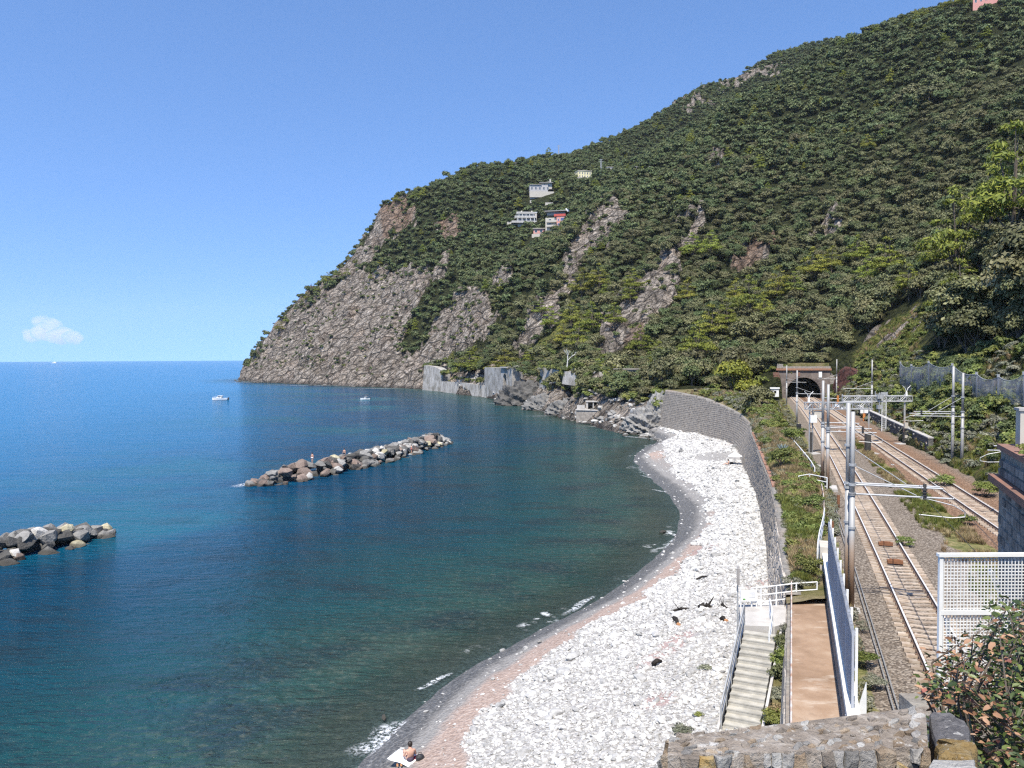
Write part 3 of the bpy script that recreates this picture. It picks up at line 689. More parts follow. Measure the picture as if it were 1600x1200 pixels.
ML_dry = leaf_mat('dry_grass', (.16, .13, .05), (.27, .22, .10), (.36, .30, .16), rnd=.25, trans=.2)
ML_grey = leaf_mat('grey_herbs', (.10, .11, .07), (.17, .18, .12), (.26, .26, .19), rnd=.25, trans=.1)
ML_grass = leaf_mat('green_grass', (.06, .09, .015), (.12, .15, .03), (.20, .21, .06), rnd=.25, trans=.2)
M_bark = simple('bark', (.10, .078, .06), (.16, .135, .11), 4, .95, .1, .6, .03)
def leafcloud(lobes, n, size, seed, flat=0.0, up=.35, shell=.45, asp=.6):
    """lobes: (centre, (rx,ry,rz)); n leaf clumps as slightly folded rhombi facing outward"""
    g = np.random.default_rng(seed)
    w = np.array([max(r) ** 2 for _, r in lobes]); w = w / w.sum()
    k = g.choice(len(lobes), n, p=w)
    C = np.array([c for c, _ in lobes], float)[k]; RR = np.array([r for _, r in lobes], float)[k]
    d = g.normal(size=(n, 3)); d /= np.linalg.norm(d, axis=1)[:, None]
    d[:, 2] = np.where((d[:, 2] < -.25), -d[:, 2] * .6, d[:, 2])
    rad = shell + (1 - shell) * g.random(n) ** .5
    P = C + d * RR * rad[:, None]
    nrm = d * 1.0 + np.array([0, 0, up]) + g.normal(size=(n, 3)) * .42; nrm /= np.linalg.norm(nrm, axis=1)[:, None]
    a = g.normal(size=(n, 3)); a -= (a * nrm).sum(1)[:, None] * nrm; a /= np.linalg.norm(a, axis=1)[:, None]
    bb = np.cross(nrm, a); s = (size * (.6 + .8 * g.random(n)))[:, None]
    V = np.stack([P - a * s, P - bb * s * asp - nrm * s * .15, P + a * s, P + bb * s * asp - nrm * s * .15], 1).reshape(-1, 3)
    return V, np.arange(4 * n).reshape(n, 4)
def lobes_round(R_, hgt, n, seed, spread=.62, lo=.45):
    g = random.Random(seed); L = [((0, 0, hgt * .62), (R_ * .72, R_ * .72, hgt * .36))]
    for i in range(n):
        a = 2 * math.pi * (i + g.random() * .7) / n; q = R_ * spread * g.uniform(.6, 1.1); r = R_ * g.uniform(.3, .52)
        L.append(((math.cos(a) * q, math.sin(a) * q, hgt * g.uniform(lo, .82)), (r, r, r * .8)))
    return L
def lobes_pine(R_, hgt, tiers, seed):
    g = random.Random(seed); L = []
    for k in range(tiers):
        f = k / (tiers - 1); z = hgt * (.36 + .58 * f); rr = R_ * (1.0 - .72 * f) * g.uniform(.8, 1.15)
        m_ = 3 + int(3 * (1 - f))
        for i in range(m_):
            a = 2 * math.pi * (i + g.random()) / m_; q = rr * g.uniform(.45, .85); r = max(rr * g.uniform(.34, .55), R_ * .16)
            L.append(((math.cos(a) * q, math.sin(a) * q, z + g.uniform(-.05, .06) * hgt), (r, r, r * .5)))
    L.append(((0, 0, hgt * .96), (R_ * .2, R_ * .2, hgt * .07))); return L
def trunk_mesh(name, hgt, r, limbs, seed):
    g = random.Random(seed); mb = MB(); p = Vector((0, 0, -.6)); pts = [p]
    for k in range(4): p = p + Vector((g.uniform(-.08, .08) * hgt * .3, g.uniform(-.08, .08) * hgt * .3, hgt * .72 / 4 + (.15 if k == 0 else 0))); pts.append(p)
    for k in range(4): mb.bar(pts[k], pts[k + 1], r * (1 - k * .2), n=6, r2=r * (1 - (k + 1) * .2))
    for c, rr in limbs:
        q = pts[g.choice([2, 3, 3])]; mid = (Vector(c) + q) / 2 + Vector((0, 0, -.04 * hgt)); mb.bar(q, mid, r * .42, n=4, r2=r * .28); mb.bar(mid, Vector(c), r * .28, n=4, r2=r * .1)
    return mb.mesh(name, M_bark)
PROTO = bpy.data.collections.new('prototypes')          # never linked to the scene
def proto(name, me):
    o = bpy.data.objects.new(name, me); PROTO.objects.link(o); return o
def clump(name, lobes, n, size, mat, seed, **k): V, F = leafcloud(lobes, n, size, seed, **k); return npmesh(name, V, F, mat)
def scatter(name, P, protos, scl, rz, mat_kind='stuff', tilt=0.0, parent=None, idx=None, aniso=None):
    """one stuff object: instances of the given prototypes on the points P"""
    P = np.asarray(P, np.float32); n = len(P)
    if n == 0: return None
    c = bpy.data.collections.new(name + '_set')
    for p in protos: c.objects.link(p)
    me = bpy.data.meshes.new(name); me.vertices.add(n); me.vertices.foreach_set('co', P.ravel())
    S = np.broadcast_to(np.asarray(scl, np.float32).reshape(n, -1), (n, 3))
    RT = np.stack([rng.normal(0, tilt, n), rng.normal(0, tilt, n), np.broadcast_to(rz, n)], 1)
    for an, arr in (('scl', S), ('rot', RT)):
        a = me.attributes.new(an, 'FLOAT_VECTOR', 'POINT'); a.data.foreach_set('vector', np.ascontiguousarray(arr, np.float32).ravel())
    a = me.attributes.new('pick', 'INT', 'POINT'); a.data.foreach_set('value', np.ascontiguousarray(rng.integers(0, len(protos), n) if idx is None else idx, np.int32))
    me.update()
    g = bpy.data.node_groups.new(name, 'GeometryNodeTree'); g.interface.new_socket('Geometry', in_out='INPUT', socket_type='NodeSocketGeometry'); g.interface.new_socket('Geometry', in_out='OUTPUT', socket_type='NodeSocketGeometry')
    gi = g.nodes.new('NodeGroupInput'); go = g.nodes.new('NodeGroupOutput'); ip = g.nodes.new('GeometryNodeInstanceOnPoints'); ci = g.nodes.new('GeometryNodeCollectionInfo')
    ci.inputs['Collection'].default_value = c; ci.inputs['Separate Children'].default_value = True; ci.inputs['Reset Children'].default_value = True; ip.inputs['Pick Instance'].default_value = True
    def na(nm, ty):
        q = g.nodes.new('GeometryNodeInputNamedAttribute'); q.data_type = ty; q.inputs['Name'].default_value = nm; return next(o for o in q.outputs if o.enabled)
    L = g.links.new; L(gi.outputs[0], ip.inputs['Points']); L(ci.outputs[0], ip.inputs['Instance']); L(na('pick', 'INT'), ip.inputs['Instance Index'])
    L(na('scl', 'FLOAT_VECTOR'), ip.inputs['Scale']); er = g.nodes.new('FunctionNodeEulerToRotation'); L(na('rot', 'FLOAT_VECTOR'), er.inputs[0]); L(er.outputs[0], ip.inputs['Rotation']); L(ip.outputs[0], go.inputs[0])
    o = link(name, me, parent); md = o.modifiers.new('scatter', 'NODES'); md.node_group = g; o['kind'] = mat_kind
    return o
# far crowns: radius about 1 unit, scaled when placed
P_far = [proto('crown_far', clump('crown_far', lobes_round(1.0, 1.7, 7, s), 330, .155, ML_dark, s)) for s in (1, 2, 3, 4)]
P_oak = [proto('crown_oak', clump('crown_oak', lobes_round(1.0, 1.75, 9, 10 + s), 1100, .085, ML_oak, 10 + s)) for s in (1, 2, 3, 4)]
P_oakd = [proto('crown_green', clump('crown_green', lobes_round(1.0, 1.75, 9, 15 + s), 1000, .09, ML_dark, 15 + s)) for s in (1, 2)]
P_pine = [proto('crown_pine', clump('crown_pine', lobes_pine(1.0, 2.2, 5, 20 + s), 900, .10, ML_pine, 20 + s, asp=.35)) for s in (1, 2)]
P_shrub = [proto('shrub', clump('shrub', lobes_round(1.0, 1.1, 5, 30 + s, lo=.3), 420, .13, ML_shrub, 30 + s)) for s in (1, 2, 3)]
P_grey = [proto('herb', clump('herb', lobes_round(1.0, .8, 5, 40 + s, lo=.3), 300, .12, ML_grey, 40 + s)) for s in (1, 2)]
def tuft_mesh(name, mat, n, seed):
    g = random.Random(seed); mb = MB()
    for i in range(n):
        a = g.uniform(0, 6.28); r0 = g.uniform(0, .25); lean = g.uniform(.1, .6); h_ = g.uniform(.5, 1.0); x, y = math.cos(a) * r0, math.sin(a) * r0; w = .03
        tx, ty = math.cos(a + g.uniform(-.6, .6)) * lean, math.sin(a + g.uniform(-.6, .6)) * lean
        px_, py_ = -math.sin(a) * w, math.cos(a) * w
        mb.add([(x - px_, y - py_, -.05), (x + px_, y + py_, -.05), (x + tx * .5 + px_ * .7, y + ty * .5 + py_ * .7, h_ * .65), (x + tx * .5 - px_ * .7, y + ty * .5 - py_ * .7, h_ * .65), (x + tx, y + ty, h_)], [(0, 1, 2, 3), (3, 2, 4)])
    me = bpy.data.meshes.new(name); me.from_pydata(mb.v, [], mb.f); me.materials.append(mat); me.update(); return me
P_dry = [proto('dry_tuft', tuft_mesh('dry_tuft', ML_dry, 40, s)) for s in (1, 2)]
P_grass = [proto('grass_tuft', tuft_mesh('grass_tuft', ML_grass, 40, 5 + s)) for s in (1, 2)]

# ------------------------------------------------------------------ forest on the hills
def jitter_points(x0, x1, y0, y1, step):
    X, Y = np.meshgrid(np.arange(x0, x1, step), np.arange(y0, y1, step)); X = X.ravel(); Y = Y.ravel()
    return X + rng.uniform(-.5, .5, len(X)) * step * .95, Y + rng.uniform(-.5, .5, len(Y)) * step * .95
CLEAR = []      # (x, y, radius) kept free of trees: houses, pylons
CLEAR += [(66.5, 203, 6), (69, 206, 5), (63.5, 195, 5), (60, 187, 4)]
HOUSES = {}
for key, px, py in (('grey villa', 846, 306), ('white terraces', 822, 352), ('pink house', 868, 360), ('pink annex', 842, 366), ('yellow house', 914, 279), ('grey hut', 953, 266), ('pink top', 1534, 13)):
    p = on_terrain(px, py, 300 if key != 'pink top' else 200); HOUSES[key] = p
    if p is not None: CLEAR.append((p[0], p[1] - 3, 12 if key not in ('grey hut', 'pink annex') else 9))
def place(x, y):
    z = H(x, y); rk, gs = masks(x, y, z); px, py, dd = proj(np.stack([x, y, z], -1))
    ok = (z > 5.5) & (px > -60) & (px < 1750) & (py > -140) & (py < 1000) & ~in_strip(x, y, 0) & (dd > 20)
    ok &= ~((y < PORTAL_Y + 5) & (x < Ec(y) + 6) & (x > 60)) & ~((y < 150) & (x < Ec(y) + 13)) & ~((y < 192) & (x < 60))
    ok &= ~((px > 1325) & (px < 1462) & (py > 470) & (dd < 215) & (dd > 120))
    ok &= (rk < .5) | (rng.random(len(x)) < np.where(fbm(x / 24, y / 24, 3, 87) > .56, .55, .03)); ok &= (gs < .5) | (rng.random(len(x)) < .05)
    for cx_, cy_, r_ in CLEAR: ok &= np.hypot(x - cx_, y - cy_) > r_
    x, y, z, rk = x[ok], y[ok], z[ok], rk[ok]
    v_ = visible(x, y, z, 5.0); return x[v_], y[v_], z[v_], rk[v_]
# far mass
x, y = jitter_points(-270, 640, 430, 1330, 4.4); x, y, z, rk = place(x, y)
_d = np.hypot(x, y)
sel = (_d > 430) & ((_d > 470) | (rng.random(len(x)) < .9)); xf_, yf_, zf_, rkf = x[sel], y[sel], z[sel], rk[sel]
sc_ = np.clip(np.exp(rng.normal(1.06, .26, len(xf_))), 1.7, 5.0) * np.where(rkf > .5, .5, 1) * np.interp(_d[sel], [450, 700, 1000], [.95, .85, .8])
big = rng.random(len(xf_)) < .03
S3 = np.stack([sc_, sc_, sc_ * rng.uniform(.8, 1.2, len(sc_)) * np.where(big, 1.5, 1)], 1)
fo_ = scatter('far_woodland', np.stack([xf_, yf_, zf_ - .5], 1), P_far + [P_pine[0]], S3, rng.uniform(0, 6.28, len(xf_)), tilt=.08, idx=np.where(rng.random(len(xf_)) < .03, 4, rng.integers(0, 4, len(xf_))))
tag(fo_, 'dense dark green woodland covering the headland and the far ridge', 'woodland')
# near mass, the closest of them trees of their own
x, y = jitter_points(-30, 560, 90, 640, 3.7); x, y, z, rk = place(x, y); _d = np.hypot(x, y)
sel = (_d <= 520) & (x > -40) & ((_d < 430) | (rng.random(len(x)) < .6)); x, y, z, rk, _d = x[sel], y[sel], z[sel], rk[sel], _d[sel]
sc_ = np.clip(np.exp(rng.normal(.82, .27, len(x))), 1.3, 4.2) * np.where(rk > .5, .45, 1); sc_ *= np.where(rng.random(len(x)) < .1, 1.3, 1)
px_, py_, _ = proj(np.stack([x, y, z], -1))
_ln = np.interp(px_, [1245, 1300, 1360, 1420, 1470], [112, 138, 156, 166, 158]); sc_ = np.where((np.abs(py_ - _ln) < 7) & (px_ > 1240) & (px_ < 1480), sc_ * 1.75, sc_)
own = (px_ > -20) & (px_ < 1620) & (py_ > 0) & (rk < .5); rank = np.argsort(np.where(own, _d / sc_, 1e9)); OWN = rank[:230]
massm = np.ones(len(x), bool); massm[OWN] = False
n_ = massm.sum(); ssm = sc_[massm]
S3 = np.stack([ssm, ssm, ssm * rng.uniform(.8, 1.25, n_)], 1)
ii = np.where(rng.random(n_) < .22, rng.integers(4, 6, n_), rng.integers(0, 4, n_))
fo2 = scatter('hillside_woodland', np.stack([x[massm], y[massm], z[massm] - .4], 1), P_oak + P_oakd, S3, rng.uniform(0, 6.28, n_), tilt=.08, idx=ii)
tag(fo2, 'dense evergreen woodland covering the nearer hillside above the railway', 'woodland')
TRUNK = [trunk_mesh('trunk', 1.4, .1, [((.5, .1, 1.1), 0), ((-.4, .3, 1.2), 0), ((.1, -.5, 1.1), 0)], s) for s in (1, 2, 3)]
for k in OWN:
    e = empty('evergreen_oak', (x[k], y[k], z[k]), random.uniform(0, 6.28), 'rounded evergreen oak crowding the lower slope of the nearer hillside', 'tree', 'evergreen oaks on the lower hillside')
    s_ = float(sc_[k]); e.scale = (s_, s_, s_ * random.uniform(.85, 1.25))
    inst('crown', random.choice(P_oak + P_oakd[:1]).data, e, (0, 0, -.1)); inst('trunk', random.choice(TRUNK), e)

# ------------------------------------------------------------------ individual pines, bushes and shrubs
PINE = []
for s in range(5):
    Lb = lobes_pine(1.0, 2.3, 5 + s % 2, 60 + s)
    PINE.append((clump('crown', Lb, 2600, .062, ML_pine, 70 + s, asp=.35, shell=.3), trunk_mesh('trunk', 2.3, .075, [(c, r) for c, r in Lb[::2]], 80 + s)))
def pine(px, py, wpx, label, group, Y=None, tall=1.0, name='pine_tree', kind=0):
    p = on_terrain(px, py) if Y is None else at(px, py, Y)
    if p is None: return None
    if Y is not None: p[2] = float(H(p[0], p[1]))
    s_ = wpx * p[1] / FPX / 2
    e = empty(name, (p[0], p[1], p[2] - .2), random.uniform(0, 6.28), label, 'tree', group); e.scale = (s_, s_, s_ * tall)
    cm, tm = random.choice(PINE); inst('crown', cm, e); inst('trunk', tm, e); return e
G1, G2, G3 = 'bright pines above the netting', 'pines on the lower rocky slope', 'pines scattered over the middle hillside'
pine(1490, 470, 110, 'tall layered yellow-green pine standing left of the broad pine clump on the right edge', G1, 175, 1.25)
pine(1580, 470, 150, 'broad bright pine cut by the right edge of the view above the netting', G1, 165, 1.15)
pine(1545, 420, 95, 'bright pine rising between the tall layered pine and the right edge', G1, 200, 1.1)
pine(1500, 530, 95, 'low spreading yellow-green pine directly above the torn netting', G1, 140, .9)
for px, py, w, lab in ((1385, 440, 60, 'largest yellow-green pine on the middle hillside, well left of the layered pine'), (1340, 420, 45, 'yellow-green pine just left of the largest middle hillside pine'), (1270, 445, 50, 'wide yellow-green pine in the oaks directly above the tunnel mouth'), (1300, 430, 40, 'smaller pine touching the right of the pine above the tunnel mouth'), (1215, 480, 55, 'broad pine in the oaks left of and above the tunnel'), (1170, 500, 60, 'broadest pine of the row above the trackside shed'), (1150, 480, 40, 'pine standing directly behind the broadest pine of the row'), (1090, 570, 60, 'low broad pine above the ragged grey wall'), (1110, 540, 55, 'pine directly above the low broad pine'), (1075, 480, 40, 'pine at the right edge of the lower bare rock band'), (1082, 410, 40, 'left pine of the upper pair beside the narrow rock band'), (1112, 408, 42, 'right pine of the upper pair beside the narrow rock band'), (1135, 520, 45, 'pine at the left end of the row above the shed'), (1240, 470, 40, 'pine between the broad pine and the wide pine above the tunnel'), (1356, 452, 44, 'pine overlapping the lower left of the largest middle hillside pine'), (1420, 470, 50, 'pine just above the top of the bare grassy slope'), (1355, 240, 26, 'lone bright pine high on the dark hillside'), (1195, 505, 38, 'small pine wedged between the two broadest pines above the shed')):
    pine(px, py, w, lab, G3)
for px, py, w, lab in ((910, 470, 44, 'upper left pine of the group between the two long rock bands'), (936, 460, 42, 'highest pine of the group between the two long rock bands'), (950, 470, 30, 'small pine right of the highest pine between the rock bands'), (895, 520, 44, 'pine low on the left rock band above the streaked wall'), (925, 530, 50, 'largest pine between the rock bands, low down'), (860, 520, 36, 'pine left of the long left rock band'), (905, 555, 50, 'broad pine just behind the dead white tree'), (880, 548, 40, 'pine left of the dead white tree'), (990, 462, 36, 'upper pine on the right rock band'), (985, 480, 30, 'small pine under the upper pine on the right rock band'), (845, 500, 26, 'smallest pine left of the long left rock band'), (1000, 560, 44, 'pine at the foot of the right rock band'), (1030, 585, 46, 'pine directly above the left end of the ragged grey wall'), (960, 520, 40, 'pine in the scrub between the feet of the two rock bands')):
    pine(px, py, w, lab, G2)
pine(942, 582, 56, 'broad dark-based pine leaning over the pale buttress', None, 258, .75)
pine(960, 608, 36, 'small bright yellow-green tree in front of the dark arch', None, 236, .8)
pine(790, 585, 66, 'wide umbrella-like pine over the pale wall with the small arch', None, 366, .55)
pine(735, 588, 60, 'low pine drooping over the far end of the concrete wall', None, 398, .5)
pine(830, 582, 30, 'small bright pine right of the wide umbrella-like pine', None, 352, .8)
for px, py, w in ((437, 520, 16), (447, 505, 13), (512, 447, 17), (528, 440, 15), (543, 432, 12), (480, 470, 12), (496, 458, 13), (556, 412, 10), (620, 318, 14), (648, 313, 16)):
    pine(px, py + 2, w, 'small windswept tree on the skyline of the headland cliff', 'trees on the cliff edge')
for px, py, w, tl in ((1096, 141, 8, 1.5), (1084, 144, 6, 1.3), (1070, 156, 7, 1.2), (1022, 184, 6, 1.2), (1030, 180, 6, 1.3), (1235, 90, 6, 1.3), (1215, 92, 6, 1.3), (1262, 88, 6, 1.2)):
    pine(px, py, w, 'thin lone tree breaking the skyline of the far ridge', 'lone trees on the far ridge', 1000 + (px - 1050) * .4, tl)
for px, py, w, tl in ((1490, 18, 34, .8), (1430, 30, 14, 1), (1440, 30, 12, 1.2), (1370, 55, 16, .9), (1400, 45, 12, .9)):
    pine(px, py, w, 'dark rounded tree on the skyline left of the pink house', 'trees on the near skyline', None, tl)
# the big shady trees on the right over the netting
OAKB = [(clump('crown', lobes_round(1.0, 1.7, 9, 90 + s, .7, .35), 5200, .055, ML_oak, 95 + s, shell=.35), trunk_mesh('trunk', 1.5, .07, [((.6, .1, 1.1), 0), ((-.5, .3, 1.2), 0), ((.1, -.6, 1.1), 0), ((.3, .5, 1.3), 0)], 99 + s)) for s in range(3)]
def oak(x, y, s_, label, tall=1.0, z=None):
    e = empty('evergreen_oak', (x, y, float(H(x, y)) - .2 if z is None else z), random.uniform(0, 6.28), label, 'tree', 'shady oaks above the netting'); e.scale = (s_, s_, s_ * tall)
    cm, tm = random.choice(OAKB); inst('crown', cm, e); inst('trunk', tm, e)
oak(66, 101, 6.0, 'large grey-green oak overhanging the right half of the netting', 1.05)
oak(74, 114, 6.6, 'grey-green oak rising behind the large oak over the netting', 1.1)
oak(75, 132, 6.0, 'shady oak standing over the left half of the netting', .95)
oak(62, 88, 5.0, 'dark oak pushing in from the right edge above the netting', 1.25)
oak(84, 128, 6.0, 'oak behind the netting in the gap below the bright pines', 1.1)
oak(70, 121, 4.4, 'smaller oak with visible stems behind the netting posts', 1.0)
for k in range(26):
    y_ = random.uniform(70, 128); x_ = float(Ec(y_)) + random.uniform(15, 40) + max(0, (y_ - 100) * .12); oak(x_, y_, random.uniform(3, 4.6), 'evergreen oak in the deep shade behind the netting', random.uniform(.8, 1.2))

def in_poly_pts(poly, y0, y1): pass
# shrubs and herbs on the bank
ys_ = rng.uniform(38, 186, 9000); ys_ = 38 + (ys_ - 38) * rng.random(9000) ** .25; q = rng.random(9000) ** .9
xs_ = Tc(ys_) + .5 + (Bc(ys_) - 1.0 - Tc(ys_)) * q; zs_ = bank_z(xs_, ys_)
dens = fbm(xs_ / 3.2, ys_ / 3.2, 3, 71)
near_wall = (q < .35)
g1 = (dens > .47); sel = g1 & (rng.random(9000) < .075) & ~((ys_ > 160) & (q > .55))
sz = rng.uniform(.3, .85, 9000) * np.interp(ys_, [40, 80, 150], [.65, .9, 1.6])
scatter('bank_shrubs', np.stack([xs_, ys_, zs_ - .08], 1)[sel], P_shrub, sz[sel], rng.uniform(0, 6.28, sel.sum()), tilt=.15)
sel = (dens < .53) & (rng.random(9000) < .40)
scatter('bank_herbs', np.stack([xs_, ys_, zs_ - .05], 1)[sel], P_grey, sz[sel] * .75, rng.uniform(0, 6.28, sel.sum()), tilt=.2)
sel = rng.random(9000) < .55
scatter('bank_dry_grass', np.stack([xs_, ys_, zs_], 1)[sel], P_dry + P_grass, rng.uniform(.3, .7, sel.sum()) * np.interp(ys_[sel], [40, 150], [.9, 1.5]), rng.uniform(0, 6.28, sel.sum()), tilt=.2, idx=np.where(fbm(xs_[sel] / 6, ys_[sel] / 6, 2, 73) > .66, 1, 0) * 2 + rng.integers(0, 2, sel.sum()))
# strip between the tracks and verge left of the near track
n = 9000; ys_ = 22 + 186 * rng.random(n) ** 1.5; q = rng.random(n)
a_, b_ = Nc(ys_) + 3.0, Rc(ys_) - 2.4; xs_ = a_ + (b_ - a_) * q; ok = (b_ - a_ > .6) & (rng.random(n) < .25 + .75 * q) & (fbm(xs_ / 2.5, ys_ / 2.5, 3, 75) > .4)
xs_, ys_ = xs_[ok], ys_[ok]; n = len(xs_)
scatter('verge_grass', np.stack([xs_, ys_, np.full(n, 6.98)], 1), P_dry + P_grass, rng.uniform(.22, .55, n), rng.uniform(0, 6.28, n), tilt=.2, idx=np.where(fbm(xs_ / 7, ys_ / 7, 2, 76) > .48, 1, 0) * 2 + rng.integers(0, 2, n))
n = 3500; ys_ = 20 + 180 * rng.random(n) ** 1.6; q = rng.random(n) ** 1.4
xs_ = Bc(ys_) + .35 + (Nc(ys_) - 3.2 - Bc(ys_)) * q * .8; ok = fbm(xs_ / 2, ys_ / 2, 3, 77) > .48; xs_, ys_ = xs_[ok], ys_[ok]; n = len(xs_)
scatter('trackside_grass', np.stack([xs_, ys_, np.full(n, 6.95)], 1), P_dry + P_grass + P_grey, rng.uniform(.18, .5, n), rng.uniform(0, 6.28, n), tilt=.2)
# cutting slope right of the far track
n = 7000; ys_ = rng.uniform(30, 205, n); q = rng.random(n); xs_ = Ec(ys_) + .3 + 12 * q; zs_ = H(xs_, ys_); dens = fbm(xs_ / 5, ys_ / 5, 3, 79)
sel = (dens > .44) & (rng.random(n) < np.where(ys_ > 135, .12, .4)) & (q > .03)
scatter('cutting_shrubs', np.stack([xs_, ys_, zs_ - .1], 1)[sel], P_shrub + P_oakd[:1], rng.uniform(.5, 1.5, sel.sum()) * np.clip(q[sel] * 3, .35, 1), rng.uniform(0, 6.28, sel.sum()), tilt=.15)
sel = rng.random(n) < .5
scatter('cutting_grass', np.stack([xs_, ys_, zs_], 1)[sel], P_dry + P_grass + P_grey, rng.uniform(.4, .9, sel.sum()), rng.uniform(0, 6.28, sel.sum()), tilt=.2)
# grass slope beside the tunnel and greenery over the coastal walls
x, y = jitter_points(40, 110, 140, 235, 1.1); z = H(x, y); px_, py_, _ = proj(np.stack([x, y, z], -1)); rk, gs = masks(x, y, z)
sel = (gs > .5) & ~in_strip(x, y) & (rk < .5); x1, y1, z1 = x[sel], y[sel], z[sel]; n = len(x1)
scatter('slope_grass', np.stack([x1, y1, z1], 1), P_dry + P_grass, rng.uniform(.5, 1.1, n), rng.uniform(0, 6.28, n), tilt=.2, idx=np.where(fbm(x1 / 6, y1 / 6, 3, 81) > .47, 1, 0) * 2 + rng.integers(0, 2, n))
sel = (gs > .5) & ~in_strip(x, y) & (fbm(x / 5, y / 5, 3, 82) > .64); n = sel.sum()
scatter('slope_shrubs', np.stack([x[sel], y[sel], z[sel] - .1], 1), P_shrub, rng.uniform(.5, 1.3, n), rng.uniform(0, 6.28, n), tilt=.1)
x, y = jitter_points(-60, 75, 186, 520, 2.2); z = H(x, y); px_, py_, _ = proj(np.stack([x, y, z], -1)); rk, gs = masks(x, y, z)
sel = (z > 6) & (z < 26) & ~in_strip(x, y) & ((fbm(x / 9, y / 9, 3, 83) > .44) | (gs > .5)) & ((px_ > 840) | (gs > .5)) & (rk < .5); x1, y1, z1 = x[sel], y[sel], z[sel]; n = len(x1)
_k = np.ones(n, bool)
for _ca, _cb, _cr in CLEAR[:4]: _k &= np.hypot(x1 - _ca, y1 - _cb) > _cr
x1, y1, z1 = x1[_k], y1[_k], z1[_k]; gss = gs[sel][_k]; n = len(x1)
scatter('coastal_scrub', np.stack([x1, y1, z1 - .2], 1), P_shrub + P_oak[:1], rng.uniform(.9, 2.1, n) * np.where(gss > .5, .55, 1), rng.uniform(0, 6.28, n), tilt=.1)
# small shrubs clinging to the cliffs
x, y = jitter_points(-250, 250, 230, 760, 3.2); z = H(x, y); rk, gs = masks(x, y, z); sel = (rk > .5) & (z > 10) & (fbm(x / 14, y / 14, 3, 85) > .56) & (rng.random(len(x)) < .5); n = sel.sum()
scatter('cliff_scrub', np.stack([x[sel], y[sel], z[sel] - .2], 1), P_far[:2] + P_shrub[:2], rng.uniform(.6, 1.9, n), rng.uniform(0, 6.28, n), tilt=.1)

# ------------------------------------------------------------------ beach cobbles
M_cob = simple('white_cobble', (.50, .488, .462), (.35, .34, .32), 2.5, .85, .25, .2, .02, obj=True, rnd=.38)
def rock_mesh(name, mat, seed, n=18, flat=.6, hull=True):
    g = random.Random(seed); bm = bmesh.new()
    for i in range(n):
        d = Vector((g.gauss(0, 1), g.gauss(0, 1), g.gauss(0, 1))).normalized() * g.uniform(.82, 1.0); bm.verts.new((d.x, d.y * g.uniform(.8, 1), d.z * flat))
    r_ = bmesh.ops.convex_hull(bm, input=bm.verts); 
    bmesh.ops.delete(bm, geom=[e for e in r_['geom_interior'] if isinstance(e, bmesh.types.BMVert)], context='VERTS')
    bmesh.ops.recalc_face_normals(bm, faces=bm.faces)
    me = bpy.data.meshes.new(name); bm.to_mesh(me); bm.free(); me.materials.append(mat); return me
P_cob = [proto('cobble', rock_mesh('cobble', M_cob, s, 40, .55)) for s in range(5)]
n = 150000; ys_ = 22 + 165 * rng.random(n) ** 2.0; w = rng.random(n); xs_ = Wc(ys_) + (Fc(ys_) - Wc(ys_)) * w
up_ = -shore_dist(xs_, ys_); zo = beach_zone(xs_, ys_, up_); rr = np.zeros(n)
cl = fbm(xs_ / 1.6, ys_ / 1.6, 3, 91)
pq = np.where(zo > 0, .62 + .5 * (cl - .5), np.where(up_ > 2.4, .02, .006)); pq *= np.where(np.exp(-(((xs_ - 33) / 4.5) ** 2 + ((ys_ - 127) / 8) ** 2) * 1.3) > .45, .05, 1)
sel = rng.random(n) < pq; xs_, ys_ = xs_[sel], ys_[sel]; n = len(xs_); zs_ = beach_z(xs_, ys_)
sz = np.clip(np.exp(rng.normal(-2.85, .5, n)), .03, .36) * np.interp(ys_, [30, 60, 130], [1.0, 1.35, 2.0])
S3 = np.stack([sz * rng.uniform(.8, 1.4, n), sz, sz * rng.uniform(.7, 1.1, n)], 1)
pb = scatter('white_cobbles', np.stack([xs_, ys_, zs_ + sz * .18], 1), P_cob, S3, rng.uniform(0, 6.28, n), tilt=.25)
tag(pb, 'countless white rounded cobbles covering the beach', 'cobbles')
# ------------------------------------------------------------------ shared paints
M_conc = simple('pale_concrete', (.46, .44, .41), (.34, .32, .295), 1.2, .9, .2, .3, .03)
m, t, b = new_mat('stained_concrete', .95, .15); v = coords(t); n1 = noise_(t, coords(t, (1, 1, .35)), .5, 6, .65); n2 = noise_(t, v, .22, 5, .6); n3 = noise_(t, v, 1.8, 6, .7)
c = ramp(t, n1, [(.34, (.22, .205, .185)), (.5, (.36, .34, .31)), (.66, (.45, .43, .395))]); c = mixc(t, ramp(t, n2, [(.5, 0.0), (.62, .7)]), c, (.17, .155, .125)); c = mixc(t, ramp(t, n3, [(.58, 0.0), (.7, .6)]), c, (.12, .12, .08)); lk(t, c, b.inputs['Base Color']); bump(t, b, n3, .8, .2); M_oldc = m
M_white = simple('white_paint', (.78, .78, .76), (.66, .66, .64), 2, .5, .4)
M_galv = simple('galvanised_steel', (.42, .425, .42), (.33, .335, .335), 3, .45, .5, metal=.25)
M_rust = simple('rust', (.24, .11, .055), (.16, .075, .04), 6, .85, .2, .3, .01)
M_dark = simple('dark_iron', (.035, .034, .033), (.06, .056, .05), 5, .6, .4)
M_black = simple('black_plastic', (.015, .015, .016), (.03, .03, .03), 5, .5, .4)
M_orange = simple('orange_paint', (.55, .22, .06), (.45, .17, .05), 4, .6, .3)
M_soot = simple('sooty_stone', (.035, .032, .03), (.06, .055, .05), 2, .95, .1, .4, .05)
M_glass = simple('window_glass', (.05, .07, .09), (.03, .04, .05), 2, .15, .6)
